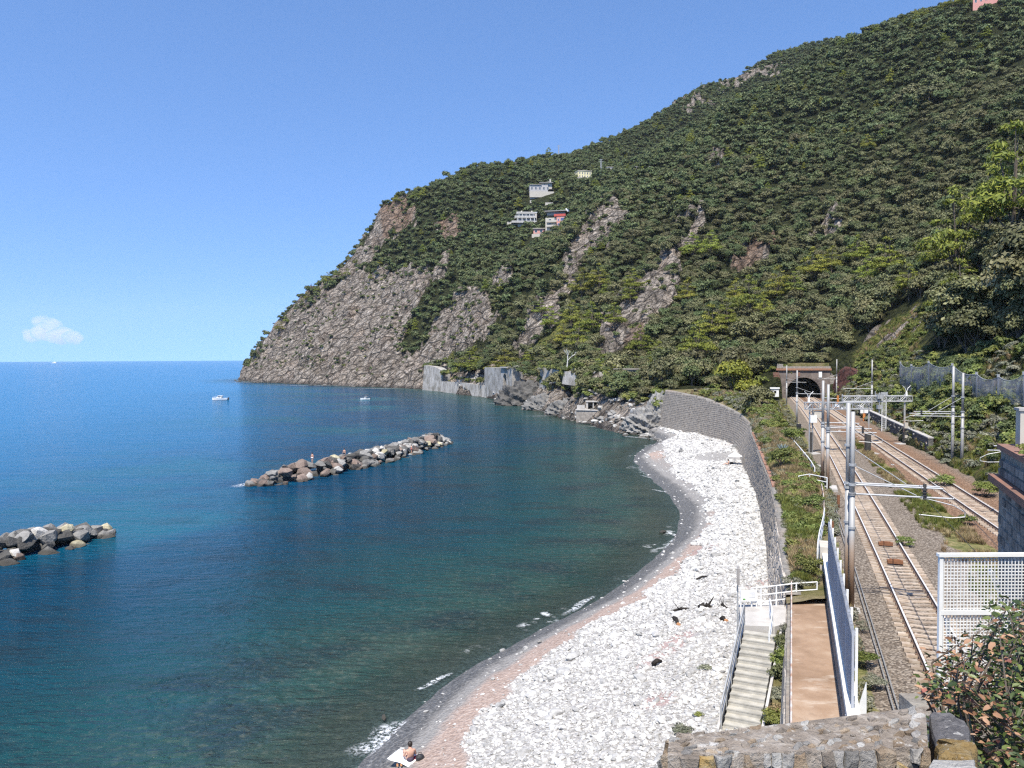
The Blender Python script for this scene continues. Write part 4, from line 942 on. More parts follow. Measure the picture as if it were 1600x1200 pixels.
M_brick2 = simple('red_brick', (.24, .125, .09), (.16, .10, .08), 3, .9, .2, .5, .03, rnd=.2)
M_pink = simple('pink_plaster', (.60, .29, .24), (.52, .25, .21), 1.5, .9, .2)
M_red = simple('red_plaster', (.50, .10, .08), (.42, .09, .07), 1.5, .9, .2)
M_cream = simple('cream_plaster', (.50, .46, .39), (.42, .38, .32), 1.2, .9, .2)
M_yel = simple('yellow_plaster', (.66, .60, .36), (.60, .53, .32), 1.2, .9, .2)
M_grey = simple('grey_plaster', (.44, .42, .40), (.36, .34, .32), 1.2, .9, .2)
M_roof = simple('roof_grey', (.30, .28, .26), (.22, .205, .19), 1.5, .9, .2)
M_blue = simple('blue_shutter', (.10, .13, .26), (.08, .10, .2), 3, .5, .3)

# ------------------------------------------------------------------ breakwaters and rocks
def rock_mat(name, c1, c2):
    m, t, b = new_mat(name, .9, .2); v = coords(t); n = noise_(t, v, 1.1, 6, .65); n2 = noise_(t, v, 5, 5, .6)
    c = ramp(t, n, [(.32, c1), (.66, c2)]); oi = nd(t, 'ShaderNodeObjectInfo'); hs = nd(t, 'ShaderNodeHueSaturation'); f = math_(t, 'MULTIPLY_ADD', oi.outputs['Random'], .5); f.node.inputs[2].default_value = .75
    lk(t, c, hs.inputs['Color']); lk(t, f, hs.inputs['Value'])
    sp = nd(t, 'ShaderNodeSeparateXYZ'); lk(t, v, sp.inputs[0]); w = ramp(t, math_(t, 'ADD', math_(t, 'MULTIPLY', sp.outputs[2], .6), math_(t, 'MULTIPLY', n, .4)), [(.34, .85), (.5, 0.0)])
    lk(t, mixc(t, w, hs.outputs[0], (.05, .046, .038)), b.inputs['Base Color']); bump(t, b, math_(t, 'ADD', n, math_(t, 'MULTIPLY', n2, .5)), .8, .25); MATS[name] = m; return m
MR = [rock_mat('grey_rock', (.135, .13, .122), (.24, .232, .215)), rock_mat('pale_rock', (.29, .28, .26), (.43, .415, .385)), rock_mat('brown_rock', (.15, .11, .09), (.23, .18, .15)), rock_mat('dark_rock', (.055, .053, .05), (.12, .115, .105)), rock_mat('yellow_rock', (.36, .32, .2), (.46, .42, .3))]
def rough_rock(name, mat, seed, flat=.75):
    me = rock_mesh(name, mat, seed, 24, flat); return me
RM = {k: [rough_rock('rock', MR[k], 100 + 10 * k + s) for s in range(4)] for k in range(5)}
def breakwater(pts, wid, hgt, n, size, label, seed, tones):
    g = random.Random(seed); P = np.array(pts); L = np.r_[0, np.cumsum(np.hypot(*np.diff(P, axis=0).T))]
    bw = empty('breakwater', (P[:, 0].mean(), P[:, 1].mean(), 0), 0, label, 'breakwater', 'rock breakwaters'); o = bw.location
    layers = []
    for i in range(n):
        s = L[-1] * (i + g.random()) / n; x, y = np.interp(s, L, P[:, 0]), np.interp(s, L, P[:, 1]); i0 = min(np.searchsorted(L, s, 'right') - 1, len(L) - 2)
        d = P[i0 + 1] - P[i0]; d = d / np.hypot(*d); nx, ny = -d[1], d[0]
        e_ = min(s, L[-1] - s) / 5; w = wid * min(1, .45 + .55 * e_); q = g.uniform(-1, 1)
        z = hgt * (1 - abs(q) ** 1.5) * min(1, .35 + .65 * e_) - .25; r = size * g.uniform(.6, 1.15) * (1 if g.random() > .25 else .6)
        layers.append((x + nx * q * w, y + ny * q * w, z - r * .35, r))
    for (x, y, z, r) in layers:
        k = g.choices(range(5), tones(abs(y - P[0, 1]) / (abs(P[-1, 1] - P[0, 1]) + .1)))[0]
        inst('rock', g.choice(RM[k]), bw, (x - o[0], y - o[1], z), (g.uniform(-.5, .5), g.uniform(-.5, .5), g.uniform(0, 6.28)), (r * g.uniform(.9, 1.35), r, r * g.uniform(.75, 1.1)))
    core = MB()
    for k in range(len(P) * 5):
        s = L[-1] * (k + .5) / (len(P) * 5); core.box((np.interp(s, L, P[:, 0]) - o[0], np.interp(s, L, P[:, 1]) - o[1], -.3), (wid * .9, wid * .9, hgt * .8), 0, g.uniform(0, 3), .5)
    core.build('rubble_core', MR[3], bw)
    return bw
breakwater([(-36.5, 112.5), (-31, 122), (-24.5, 138), (-19, 156), (-14.8, 172)], 3.4, 2.5, 270, 1.22, 'long detached breakwater of tumbled boulders in the middle of the bay', 5, lambda f: (4.5, .6 + 2.6 * f, 2.6 * (1 - f) + .3, 2.0, .3))
breakwater([(-60, 45), (-54, 58), (-48.6, 68), (-42.2, 82.5)], 3.0, 2.2, 170, 1.15, 'shorter boulder breakwater running out of the left edge of the view', 9, lambda f: (4.5, .9, .6, 3, .3))
# ------------------------------------------------------------------ boats
def hull(mb, L, Bm, H_, mi=0):
    secs = []
    for k in range(7):
        f = k / 6; x = (f - .5) * L; w = Bm / 2 * (1 - max(0, (f - .45) / .55) ** 2.2) + .02; sh = H_ * (1 + .35 * f * f); kz = -.25 + .35 * max(0, f - .6)
        secs.append([(x, -w, sh), (x, -w * .82, .08), (x, 0, kz), (x, w * .82, .08), (x, w, sh)])
    v = [p for s in secs for p in s]; F = []
    for k in range(6):
        for j in range(4): F.append((k * 5 + j, k * 5 + j + 1, k * 5 + 6 + j, k * 5 + 5 + j))
        F.append((k * 5, k * 5 + 5, k * 5 + 9, k * 5 + 4))
    F.append((0, 1, 2, 3, 4)); F.append((30, 34, 33, 32, 31)); mb.add(v, F, mi)
M_navy = simple('antifouling', (.06, .05, .08), (.04, .04, .06), 3, .5, .3)
def cruiser(p, rz, L, label, name='cabin_cruiser'):
    b_ = empty(name, p, rz, label, 'boat', None); h = MB(); hull(h, L, L * .34, L * .11); h.build('hull', M_white, b_)
    s = MB(); s.box((0, 0, .03), (L * .8, L * .29, .10)); s.build('waterline_stripe', M_navy, b_)
    c = MB(); c.prism([(-L * .12, -L * .11, L * .12), (L * .22, -L * .10, L * .13), (L * .10, -L * .10, L * .235), (-L * .10, -L * .11, L * .235)], (0, L * .21, 0)); cb = c.build('cabin', M_white, b_)
    r_ = MB(); r_.box((-L * .03, 0, L * .252), (L * .30, L * .25, L * .025)); r_.build('cabin_roof', M_white, b_)
    w = MB(); 
    for sg in (-1, 1): w.prism([(-L * .07, sg * L * .108, L * .165), (L * .13, sg * L * .108, L * .17), (L * .08, sg * L * .108, L * .215), (-L * .07, sg * L * .108, L * .215)], (0, sg * .03, 0))
    w.build('window', M_glass, cb)
    e = MB(); e.box((-L * .53, 0, L * .09), (L * .06, L * .07, L * .13)); e.build('outboard_motor', M_dark, b_)
    rl = MB(); rl.path([(L * .15, -L * .12, L * .19), (L * .38, -L * .06, L * .2), (L * .47, 0, L * .2), (L * .38, L * .06, L * .2), (L * .15, L * .12, L * .19)], .025); rl.build('bow_rail', M_galv, b_)
    return b_
p = at_z(344, 625, 0); cruiser(p, math.pi * .97, 7.2, 'white cabin cruiser lying off the headland to the left of the smaller boat')
p = at_z(571, 624.5, 0); bo = empty('motor_boat', p, math.pi * .98, 'small white open motorboat floating in front of the cliff', 'boat')
h = MB(); hull(h, 4.4, 1.6, .55); h.build('hull', M_white, bo); c = MB(); c.box((.1, 0, .8), (.6, .6, .6), 0, 0, .8); c.build('console', M_white, bo); e = MB(); e.box((-2.2, 0, .6), (.35, .3, .7)); e.build('outboard_motor', M_dark, bo)
c = MB(); c.path([(-.6, -.6, .6), (-.6, -.6, 1.5), (-.6, .6, 1.5), (-.6, .6, .6)], .04); c.box((-.3, 0, 1.5), (1.3, 1.3, .05)); c.build('sun_canopy', M_cream, bo)
p = at_z(85, 567.6, 0); bo = empty('distant_ship', (p[0], p[1], 0), 2.9, 'tiny white vessel on the horizon at far left', 'boat'); s_ = p[1] / 4000
h = MB(); hull(h, 30 * s_, 8 * s_, 3 * s_); h.build('hull', M_white, bo); c = MB(); c.box((-3 * s_, 0, 5 * s_), (12 * s_, 6 * s_, 5 * s_), 0, 0, .85); c.build('superstructure', M_white, bo)

# ------------------------------------------------------------------ houses on the hill
M_grey2 = simple('pale_render', (.52, .50, .46), (.44, .42, .385), 2, .9, .2)
def window(mb_parent, x, z, w, h, y, mat=None, frame=True):
    f = MB(); t_ = .1
    for (a, b_, c, d_) in ((x, z - h / 2, w + .2, t_), (x, z + h / 2, w + .2, t_), (x - w / 2, z, t_, h), (x + w / 2, z, t_, h)): f.box((a, y - .06, b_), (c, .14, d_))
    fr = f.build('window', M_white, mb_parent); p_ = MB(); p_.box((x, y - .01, z), (w - .1, .06, h - .1)); p_.build('pane', mat or M_glass, fr)
def house_at(key, label, yaw=0.0, cat='house', name='hillside_house'):
    p = HOUSES[key]; return empty(name, (p[0], p[1], p[2]), -math.atan2(p[0], p[1]) + yaw, label, cat), p[1] / FPX
def blk(parent, nm, c, d, mat): m_ = MB(); m_.box(c, d); return m_.build(nm, mat, parent)
e, u = house_at('grey villa', 'weathered grey villa with flat roofs, uppermost of the close cluster of houses', .12)
blk(e, 'wall', (-1.0 * u * 4, 3, 5 * u), (28 * u, 8, 22 * u), M_grey); blk(e, 'upper_wall', (8 * u, 4, 15 * u), (17 * u, 7, 9 * u), M_cream); blk(e, 'roof', (7.5 * u, 3.4, 20 * u), (21 * u, 9, .5), M_roof); blk(e, 'terrace_roof', (-9 * u, 2.8, 16.2 * u), (18 * u, 9, .4), M_roof); blk(e, 'chimney', (15 * u, 5, 24 * u), (1.2, 1.2, 7 * u), M_cream); blk(e, 'terrace_wall', (0, -2.5, 1 * u), (38 * u, .4, 9 * u), M_cream)
for i in range(5): window(e, (-15 + 6.2 * i) * u, 11 * u, 2.4 * u, 4 * u, -1.0)
for i in range(2): window(e, (5 + 6.5 * i) * u, 16.2 * u, 2.2 * u, 3.6 * u, .5)
e, u = house_at('white terraces', 'cream house with stacked terraces and white balustrades left of the pink house', .1)
blk(e, 'wall', (2 * u, 5, 6 * u), (30 * u, 9, 26 * u), M_cream)
for k, (w, z) in enumerate(((44, 3), (34, 11), (28, 17.5))): blk(e, 'terrace_slab', (-k * .0 * u - 1 * u, 0 + k * 1.0, z * u), (w * u, 5, .45), M_grey2); blk(e, 'balustrade', (-1 * u, -2.4 + k * 1.0, (z + 1.8) * u), (w * u, .12, 1.7 * u), M_grey2)
for k in range(5): blk(e, 'column', ((-13 + 6.5 * k) * u, -1.2, 7 * u), (.35, .35, 8 * u), M_white); blk(e, 'column', ((-11 + 5.5 * k) * u, -.2, 14 * u), (.3, .3, 7 * u), M_white)
for k in range(4): window(e, (-9 + 6.5 * k) * u, 14.0 * u, 3 * u, 4.5 * u, .5); window(e, (-9 + 6.5 * k) * u, 6.8 * u, 3 * u, 5 * u, .5)
blk(e, 'roof', (2 * u, 5, 19.6 * u), (31 * u, 9.6, .5), M_white); blk(e, 'chimney', (-6 * u, 5, 21.5 * u), (1, 1, 4 * u), M_cream); blk(e, 'chimney', (10 * u, 5, 21.5 * u), (1, 1, 4 * u), M_cream)
e, u = house_at('pink house', 'tall pink and red house with blue windows at the right end of the cluster', -.15)
blk(e, 'wall', (9 * u, 4, 8 * u), (14 * u, 9, 34 * u), M_pink); blk(e, 'side_wall', (-7 * u, 5, 8 * u), (18 * u, 9, 24 * u), M_cream); blk(e, 'red_storey', (7 * u, 3.9, 23.2 * u), (18 * u, 9.4, 3.6 * u), M_red)
blk(e, 'top_storey', (0, 6, 27 * u), (28 * u, 7, 5 * u), M_grey); blk(e, 'roof', (0, 4.5, 30 * u), (34 * u, 11, .6), M_roof); blk(e, 'chimney', (17 * u, 6, 33 * u), (2.6 * u * 2, 2, 5 * u), M_white)
for z in (9, 17): window(e, 11 * u, z * u, 6 * u, 4.4 * u, -.5, M_blue)
for z in (9, 16): window(e, 4.8 * u, z * u, 2.2 * u, 3.6 * u, -.5, M_blue); window(e, -9 * u, z * u, 4 * u, 4 * u, .5); blk(e, 'balcony', (-6 * u, -.8, (z - 3.4) * u), (16 * u, 2.2, .35), M_cream); blk(e, 'balcony_rail', (-6 * u, -1.9, (z - 1.8) * u), (16 * u, .1, 2.2 * u), M_cream)
st_ = MB(); st_.prism([(-14 * u, -1, -8 * u), (12 * u, -1, -8 * u), (12 * u, -1, 1.5 * u), (3 * u, -1, 1.5 * u), (-8 * u, -1, -4 * u)], (0, -3, 0)); st_.build('outside_stairs', M_cream, e)
e, u = house_at('pink annex', 'low pink annex with two dark windows below the cream terraces', 0)
blk(e, 'wall', (0, 3, 3 * u), (17 * u, 6, 11 * u), M_pink); blk(e, 'roof', (0, 2.7, 8.8 * u), (19 * u, 7, .4), M_cream); blk(e, 'plinth', (2 * u, -.6, -3 * u), (26 * u, 1, 6 * u), M_cream)
for x in (-4.5, 3.5): window(e, x * u, 4.6 * u, 3.8 * u, 3.6 * u, 0)
e, u = house_at('yellow house', 'long pale yellow house standing alone in the trees, highest of the valley houses', .35)
blk(e, 'wall', (0, 4, 4 * u), (22 * u, 8, 15 * u), M_yel); blk(e, 'roof', (0, 4, 11.8 * u), (23 * u, 8.8, .45), M_cream); blk(e, 'terrace', (-8 * u, -2, -1.5 * u), (30 * u, 4, 4 * u), M_cream)
for i in range(5): window(e, (-8.5 + 4.2 * i) * u, 8 * u, 1.7 * u, 2.8 * u, 0); window(e, (-8.5 + 4.2 * i) * u, 3.2 * u, 1.7 * u, 2.8 * u, 0)
e, u = house_at('grey hut', 'small grey hut just right of the pylon near the yellow house', .2, 'hut', 'hut'); blk(e, 'wall', (0, 2, 1.5 * u), (10 * u, 4, 6 * u), M_grey); blk(e, 'roof', (0, 2, 4.7 * u), (11 * u, 4.6, .3), M_cream)
e, u = house_at('pink top', 'pink house with a dark roof on the ridge at the top edge of the view', -.1)
blk(e, 'wall', (6 * u, 4, 9 * u), (36 * u, 8, 22 * u), M_pink); blk(e, 'roof', (6 * u, 4, 20.6 * u), (38 * u, 9, .5), M_roof)
for i in range(5): window(e, (-8 + 7 * i) * u, 13 * u, 2.6 * u, 4.2 * u, 0)
for px, py, w, lab in ((832, 318, 8, 'short white garden wall left below the grey villa'), (858, 321, 12, 'broken white garden wall right below the grey villa'), (800, 352, 16, 'pale terrace wall at the left foot of the cream terraces'), (845, 370, 22, 'pale garden wall under the pink annex')):
    p = on_terrain(px, py, 300); 
    if p is not None:
        u = p[1] / FPX; m_ = MB(); m_.box((0, -2, .6), (w * u, .4, 2.2)); m_.box((0, -2, 1.75), (w * u + .3, .55, .15)); o = m_.build('garden_wall', M_cream); o.location = p; o.rotation_euler[2] = -math.atan2(p[0], p[1]); tag(o, lab, 'wall')
def hill_pole(px, py, hpx, label, name='utility_pole', r=.16, Y=None, arms=1, cat='pole'):
    p = on_terrain(px, py, 200) if Y is None else at(px, py, Y)
    if p is None: return
    u = p[1] / FPX; e = empty(name, p, random.uniform(-.3, .3), label, cat); m_ = MB(); m_.bar((0, 0, -1), (0, 0, hpx * u), r, n=6, r2=r * .7); m_.build('shaft', M_grey, e)
    if arms: m_ = MB(); m_.box((0, 0, hpx * u * .95), (2.6, .15, .15)); m_.build('crossarm', M_grey, e)
def pylon(px, py, hpx, label, w=1.6):
    p = on_terrain(px, py, 200)
    if p is None: p = at(px, py, 800)
    u = p[1] / FPX; h_ = hpx * u; e = empty('lattice_pylon', p, .2, label, 'pylon'); m_ = MB(); N = 8
    for sx in (-1, 1):
        for sy in (-1, 1): m_.bar((sx * w / 2, sy * w / 2, -2), (sx * w * .15, sy * w * .15, h_), .12, n=4)
    for k in range(N):
        z0, z1 = h_ * k / N, h_ * (k + 1) / N; a, b_ = w / 2 * (1 - .7 * k / N), w / 2 * (1 - .7 * (k + 1) / N)
        for s in (-1, 1): m_.bar((-a, s * a, z0), (b_, s * b_, z1), .07, n=4); m_.bar((a, s * a, z0), (-b_, s * b_, z1), .07, n=4)
    m_.build('lattice', M_galv, e); m_ = MB(); m_.box((0, 0, h_ * .82), (4.4, .2, .25)); m_.box((0, 0, h_ * .96), (3, .2, .25)); m_.build('crossarm', M_galv, e)
pylon(939, 269, 20, 'grey lattice pylon beside the yellow house'); pylon(873, 243, 16, 'thin mast with two arms on the skyline above the cluster of houses', 1.0)
for a in ((857, 296, 13, 'thin pole standing behind the grey villa'), (830, 336, 9, 'thin pole above the cream terraces'), (995, 266, 6, 'short pole at the left of the two right of the pylon'), (1015, 270, 9, 'pale pole in the trees farthest right of the pylon'), (1110, 243, 10, 'leaning grey post in the trees on the spur'), (1425, 32, 7, 'short post on the skyline left of the pink house'), (1462, 24, 7, 'thin post on the skyline nearest the pink house'), (806, 262, 8, 'small mast on the wooded skyline left of the houses')): hill_pole(*a)

# ------------------------------------------------------------------ old railway walls along the coast
def wall_slab(name, pts, thick, mat, label=None, cat='wall', parent=None, group=None):
    """pts: (px, py_top, py_bottom, Y): an upright wall through these measured points"""
    T_ = [at(a, t_, y) for a, t_, b_, y in pts]; B_ = [at(a, b_, y) for a, t_, b_, y in pts]
    o = (T_[0] + B_[0]) / 2; mb = MB(); n = len(pts)
    for i in range(n - 1):
        d = B_[i + 1] - B_[i]; bk = np.array([-d[1], d[0], 0]) / (np.hypot(d[0], d[1]) + 1e-6) * thick
        lean = bk * .25
        q = [B_[i] - o, B_[i + 1] - o, T_[i + 1] - o + lean, T_[i] - o + lean]
        mb.add(q + [v_ + bk for v_ in q], [(0, 1, 2, 3), (7, 6, 5, 4), (3, 2, 6, 7), (1, 0, 4, 5), (0, 3, 7, 4), (2, 1, 5, 6)])
    ob = mb.build(name, mat, parent)
    if parent is None: ob.location = o; tag(ob, label, cat, group)
    return ob
def arch_front(mb, u0, u1, z0, z1, uc, a, zs, rise, th, n=14):
    """wall u0..u1 x z0..z1 with an arched opening of half width a, spring zs, given rise; thickness +y"""
    e = (0, th, 0)
    mb.prism([(u0, 0, z0), (uc - a, 0, z0), (uc - a, 0, zs), (uc - a, 0, z1), (u0, 0, z1)], e); mb.prism([(uc + a, 0, z0), (u1, 0, z0), (u1, 0, z1), (uc + a, 0, z1), (uc + a, 0, zs)], e)
    P = [(uc + math.cos(t_) * a, 0, zs + math.sin(t_) * rise) for t_ in np.linspace(math.pi, 0, n)]
    for p, q in zip(P[:-1], P[1:]): mb.prism([p, q, (q[0], 0, z1), (p[0], 0, z1)], e)
GW = 'old coastal railway walls'
wall_slab('retaining_wall', [(660, 571, 612, 447), (676, 573, 612, 436), (690, 580, 613, 424)], 4, M_oldc, 'pale concrete wall at the far left end of the old coastal line', group=GW)
wall_slab('retaining_wall', [(688, 596, 615, 422), (722, 598, 619, 392), (762, 604, 622, 358)], 3, M_oldc, 'low pale concrete wall linking the two tall wall blocks by the water', group=GW)
wall_slab('retaining_wall', [(712, 588, 603, 408), (740, 592, 606, 385), (762, 590, 606, 366)], 3, M_stone, 'rough grey stone wall stepped back above the low pale wall', group=GW)
p0 = at(757, 574, 362); p1 = at(800, 578, 330); e = empty('arched_wall', ((p0 + p1) / 2 * np.array([1, 1, 0])), math.atan2(p1[1] - p0[1], p1[0] - p0[0]), 'tall pale wall block pierced by one small dark arch', 'wall', GW)
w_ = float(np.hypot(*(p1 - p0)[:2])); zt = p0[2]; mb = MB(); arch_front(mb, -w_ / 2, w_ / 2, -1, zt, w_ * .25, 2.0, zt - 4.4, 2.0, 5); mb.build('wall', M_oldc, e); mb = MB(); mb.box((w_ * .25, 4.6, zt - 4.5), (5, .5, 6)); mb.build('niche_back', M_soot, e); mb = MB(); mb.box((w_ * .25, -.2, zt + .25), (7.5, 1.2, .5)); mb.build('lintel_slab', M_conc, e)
wall_slab('retaining_wall', [(842, 574, 612, 290), (868, 578, 610, 278), (886, 581, 606, 268)], 3, M_oldc, 'streaked grey wall right of the black rock outcrop', group=GW)
wall_slab('retaining_wall', [(878, 580, 600, 268), (905, 584, 604, 256)], 3, M_oldc, 'short streaked wall beside the white dead tree', group=GW)
wall_slab('buttress_wall', [(917, 580, 622, 246), (926, 581, 624, 240)], 5, M_conc, 'pale blue-grey buttress under the dark leaning pine', group=GW)
wall_slab('buttress_wall', [(928, 583, 616, 243), (948, 584, 604, 236)], 4, M_oldc, 'stained buttress with a small dark hole right of the pale one', group=GW)
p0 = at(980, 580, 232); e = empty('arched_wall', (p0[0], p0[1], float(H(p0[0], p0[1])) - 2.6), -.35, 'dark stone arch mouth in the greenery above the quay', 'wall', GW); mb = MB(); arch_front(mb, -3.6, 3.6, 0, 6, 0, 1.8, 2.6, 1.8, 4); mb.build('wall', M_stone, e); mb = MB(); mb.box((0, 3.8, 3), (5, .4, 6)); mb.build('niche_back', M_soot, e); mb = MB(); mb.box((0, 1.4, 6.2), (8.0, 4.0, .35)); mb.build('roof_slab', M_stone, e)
wall_slab('retaining_wall', [(1040, 590, 616, 216), (1066, 584, 612, 214), (1082, 588, 612, 212), (1106, 592, 608, 210)], 2, M_mortar, 'ragged grey stone wall above the far end of the sea wall', group=GW)
p0 = at(1112, 592, 214); e = empty('trackside_shed', (p0[0], p0[1], p0[2] - 2.4), -.3, 'low shed with a flat pale roof among bushes left of the tunnel', 'shed'); mb = MB(); mb.box((0, 0, 1.4), (5.4, 3, 2.6)); mb.build('wall', M_grey, e); mb = MB(); mb.box((0, 0, 2.8), (6.6, 3.8, .2)); mb.build('roof', M_conc, e)
# quay
q0 = at_z(900, 655, .3)
e = empty('quay', (23.2, 219.5, 0), -.25, 'small stone quay with a flat pale top at the end of the beach', 'quay'); mb = MB(); mb.prism([(-5.5, -1, -1), (6.5, -4, -1), (8.5, 5, -1), (-5.5, 6, -1)], (0, 0, 4.4)); mb.build('quay_wall', M_stone, e); mb = MB(); mb.prism([(-5.7, -1.2, 3.4), (6.7, -4.2, 3.4), (8.7, 5.2, 3.4), (-5.7, 6.2, 3.4)], (0, 0, .22)); mb.build('quay_top', M_conc, e)
mb = MB(); mb.box((-4.3, -.2, 4.2), (2.2, .4, 1.2)); mb.build('parapet', M_conc, e)
p = at(927, 633, 222); e = empty('boat_shed', (p[0], p[1], 3.5), -.1, 'tiny concrete shed with two dark openings on the quay', 'shed'); mb = MB(); mb.box((-1.7, 0, 1), (.5, 3, 2.3)); mb.box((1.7, 0, 1), (.5, 3, 2.3)); mb.box((0, 0, 1), (.3, 3, 2.3)); mb.box((0, 1.4, 1), (3, .2, 2.3)); mb.build('wall', M_conc, e); mb = MB(); mb.box((0, 0, 2.2), (4.3, 3.4, .25)); mb.build('roof', M_conc, e)
def outcrop(px, py, Y, rx, ry, rz0, label, seed, mat, z=-1.0):
    p = at(px, py, Y); bm = bmesh.new(); bmesh.ops.create_icosphere(bm, subdivisions=5, radius=1)
    V = np.array([v.co[:] for v in bm.verts]); s1 = V[:, 0] * 2 + V[:, 2] * 3.4 + seed; d = 1 + .55 * (fbm(s1 * 1.2, V[:, 1] * 2.2 + V[:, 0], 4, seed, True) - .5) + .45 * (fbm(V[:, 0] * 3 + seed, V[:, 1] * 3 + V[:, 2] * 2, 4, seed + 3, True) - .5)
    for v, k in zip(bm.verts, d): v.co = Vector((v.co.x * rx * k, v.co.y * ry * k, v.co.z * rz0 * k))
    me = bpy.data.meshes.new('rock_outcrop'); bm.to_mesh(me); bm.free(); me.materials.append(mat); o = link('rock_outcrop', me); o.location = (p[0], p[1], z); return tag(o, label, 'rock')
outcrop(822, 625, 302, 9.5, 6, 8.5, 'big black rock outcrop standing in the water at the end of the pale arched wall', 3, MR[3])
outcrop(858, 632, 274, 8, 5, 5.5, 'grey rock outcrop under the streaked wall', 7, MR[0]); outcrop(892, 640, 252, 7, 5, 5, 'grey broken outcrop left of the quay', 11, MR[0])
outcrop(1000, 645, 204, 5.5, 6, 5.5, 'stepped grey outcrop between the quay and the sea wall', 15, MR[0], 0); outcrop(1022, 640, 200, 4, 5, 5.5, 'slanting brown outcrop against the end of the sea wall', 19, MR[2], 1)
GR = 'rocks scattered along the foot of the slope'
def shore_rock(x, y, z, r, k, label, group=None, name='shore_rock'):
    o = inst(name, random.choice(RM[k]), None, (x, y, z), (random.uniform(-.4, .4), random.uniform(-.4, .4), random.uniform(0, 6.28)), (r * random.uniform(.9, 1.4), r, r * random.uniform(.6, .9))); return tag(o, label, 'rock', group)
for i in range(150):
    f = random.random(); px = 640 + 395 * f ** .6; cy = np.interp(px, [640, 720, 780, 840, 880, 930, 985, 1035], [607, 614, 624, 637, 652, 662, 674, 691]); p = at_z(px, cy + random.uniform(-6, 3), .1)
    if i % 3 == 0: p = at_z(px, cy + random.uniform(-1, 3), 0)
    pale = random.random() < .35; r = random.uniform(.35, 1.3) * (1.3 if px < 800 else 1)
    shore_rock(p[0], p[1], max(0, float(H(p[0], p[1])) if p[1] > 186 else 0) + .1, r, 1 if pale else random.choice([0, 3, 3]), 'pale rock on the shore below the old walls' if pale else 'dark rock on the shore below the old walls', 'pale ' + GR if pale else 'dark ' + GR)
for i in range(26):
    px = 372 + random.uniform(-8, 270); cy = np.interp(px, [360, 400, 500, 640], [594, 598, 602, 608]); p = at_z(px, cy + random.uniform(-1, 1.2), 0); shore_rock(p[0], p[1], -.3, random.uniform(1, 2.6), random.choice([0, 3]), 'dark rock in the surf at the foot of the headland', 'rocks in the surf under the headland')
# white and dark stones on the beach that stand out
for (px, py, w, k, lab) in ((1083, 899, 22, 1, 'large white boulder nearest the dark boulder on the beach'), (1104, 888, 20, 1, 'pale flat boulder behind the large white boulder'), (1121, 871, 22, 1, 'pale boulder farthest back in the white group'), (1098, 872, 16, 1, 'small white boulder in the middle of the white group'), (1120, 928, 14, 1, 'white block lying alone in front of the white group'), (1130, 912, 12, 1, 'low pale slab right of the large white boulder'), (1126, 780, 12, 1, 'white boulder near the waterline halfway along the beach'), (1066, 883, 11, 3, 'single black boulder on the pink sand'), (1035, 832, 16, 3, 'black rock awash in front of the bend of the beach'), (976, 909, 8, 1, 'pale stone in the shallows left of the foam'), (770, 1061, 10, 1, 'round white stone on the wet gravel near the foam'), (600, 1122, 11, 3, 'dark stone in the shallows near the sunbather'), (664, 1045, 9, 3, 'dark submerged stone nearer the foam'), (843, 1003, 9, 1, 'pale stone at the edge of the pink sand'), (1150, 700, 14, 0, 'grey block at the foot of the sea wall near the parasol'), (1066, 706, 12, 0, 'grey stone at the tip of the beach')):
    p = at_z(px, py, 1.2); zz = beach_z(p[0], p[1]) if p[0] > Wc(p[1]) else -.1; p = at_z(px, py, max(0., float(zz))); r = w * p[1] / FPX / 2; shore_rock(p[0], p[1], float(zz) + r * .15, r, k, lab, None, 'beach_boulder')
M_burnt = simple('charred_wood', (.018, .016, .015), (.04, .035, .03), 6, .9, .1, .5, .02); M_wood = simple('raw_wood', (.45, .24, .12), (.36, .18, .09), 5, .9, .1)
def driftwood(px, py, px2, py2, r, label, tip=False, twigs=0):
    a = at_z(px, py, 2.9); b_ = at_z(px2, py2, 2.9); a = at_z(px, py, float(beach_z(a[0], a[1])) + .1); b_ = at_z(px2, py2, float(beach_z(b_[0], b_[1])) + .12)
    e = empty('driftwood', a, 0, label, 'driftwood'); d = Vector(b_ - a); m_ = MB(); mid = d * .5 + Vector((0, .05, r * .8)); m_.bar((0, 0, 0), mid, r, n=7, r2=r * 1.05); m_.bar(mid, d, r * 1.05, n=7, r2=r * .5)
    for k in range(twigs): t0 = d * random.uniform(.2, .8) + Vector((0, 0, r)); m_.bar(t0, t0 + Vector((random.uniform(-.4, .4), random.uniform(-.3, .3), random.uniform(.2, .55))), r * .35, n=5, r2=r * .1)
    m_.build('log', M_burnt, e)
    if tip: m_ = MB(); m_.bar(d, d + d.normalized() * r * 1.3, r * 1.0, n=7, r2=r * .8); m_.build('broken_end', M_wood, e)
driftwood(1046, 957, 1086, 951, .10, 'long black driftwood trunk lying flat on the white stones', False, 2); driftwood(1092, 951, 1112, 950, .2, 'thick charred stump between the long trunk and the branched piece', False, 1); driftwood(1122, 945, 1136, 950, .09, 'branched black driftwood nearest the sea wall', False, 4)
driftwood(1053, 966, 1060, 976, .13, 'short charred log with an orange broken end near the long trunk', True); driftwood(1127, 967, 1134, 970, .12, 'short charred log with an orange broken end near the stairs', True); driftwood(1020, 1038, 1034, 1033, .11, 'black charred lump lying alone on the reddish patch')
driftwood(1088, 905, 1106, 900, .06, 'thin dark branch among the white boulders')
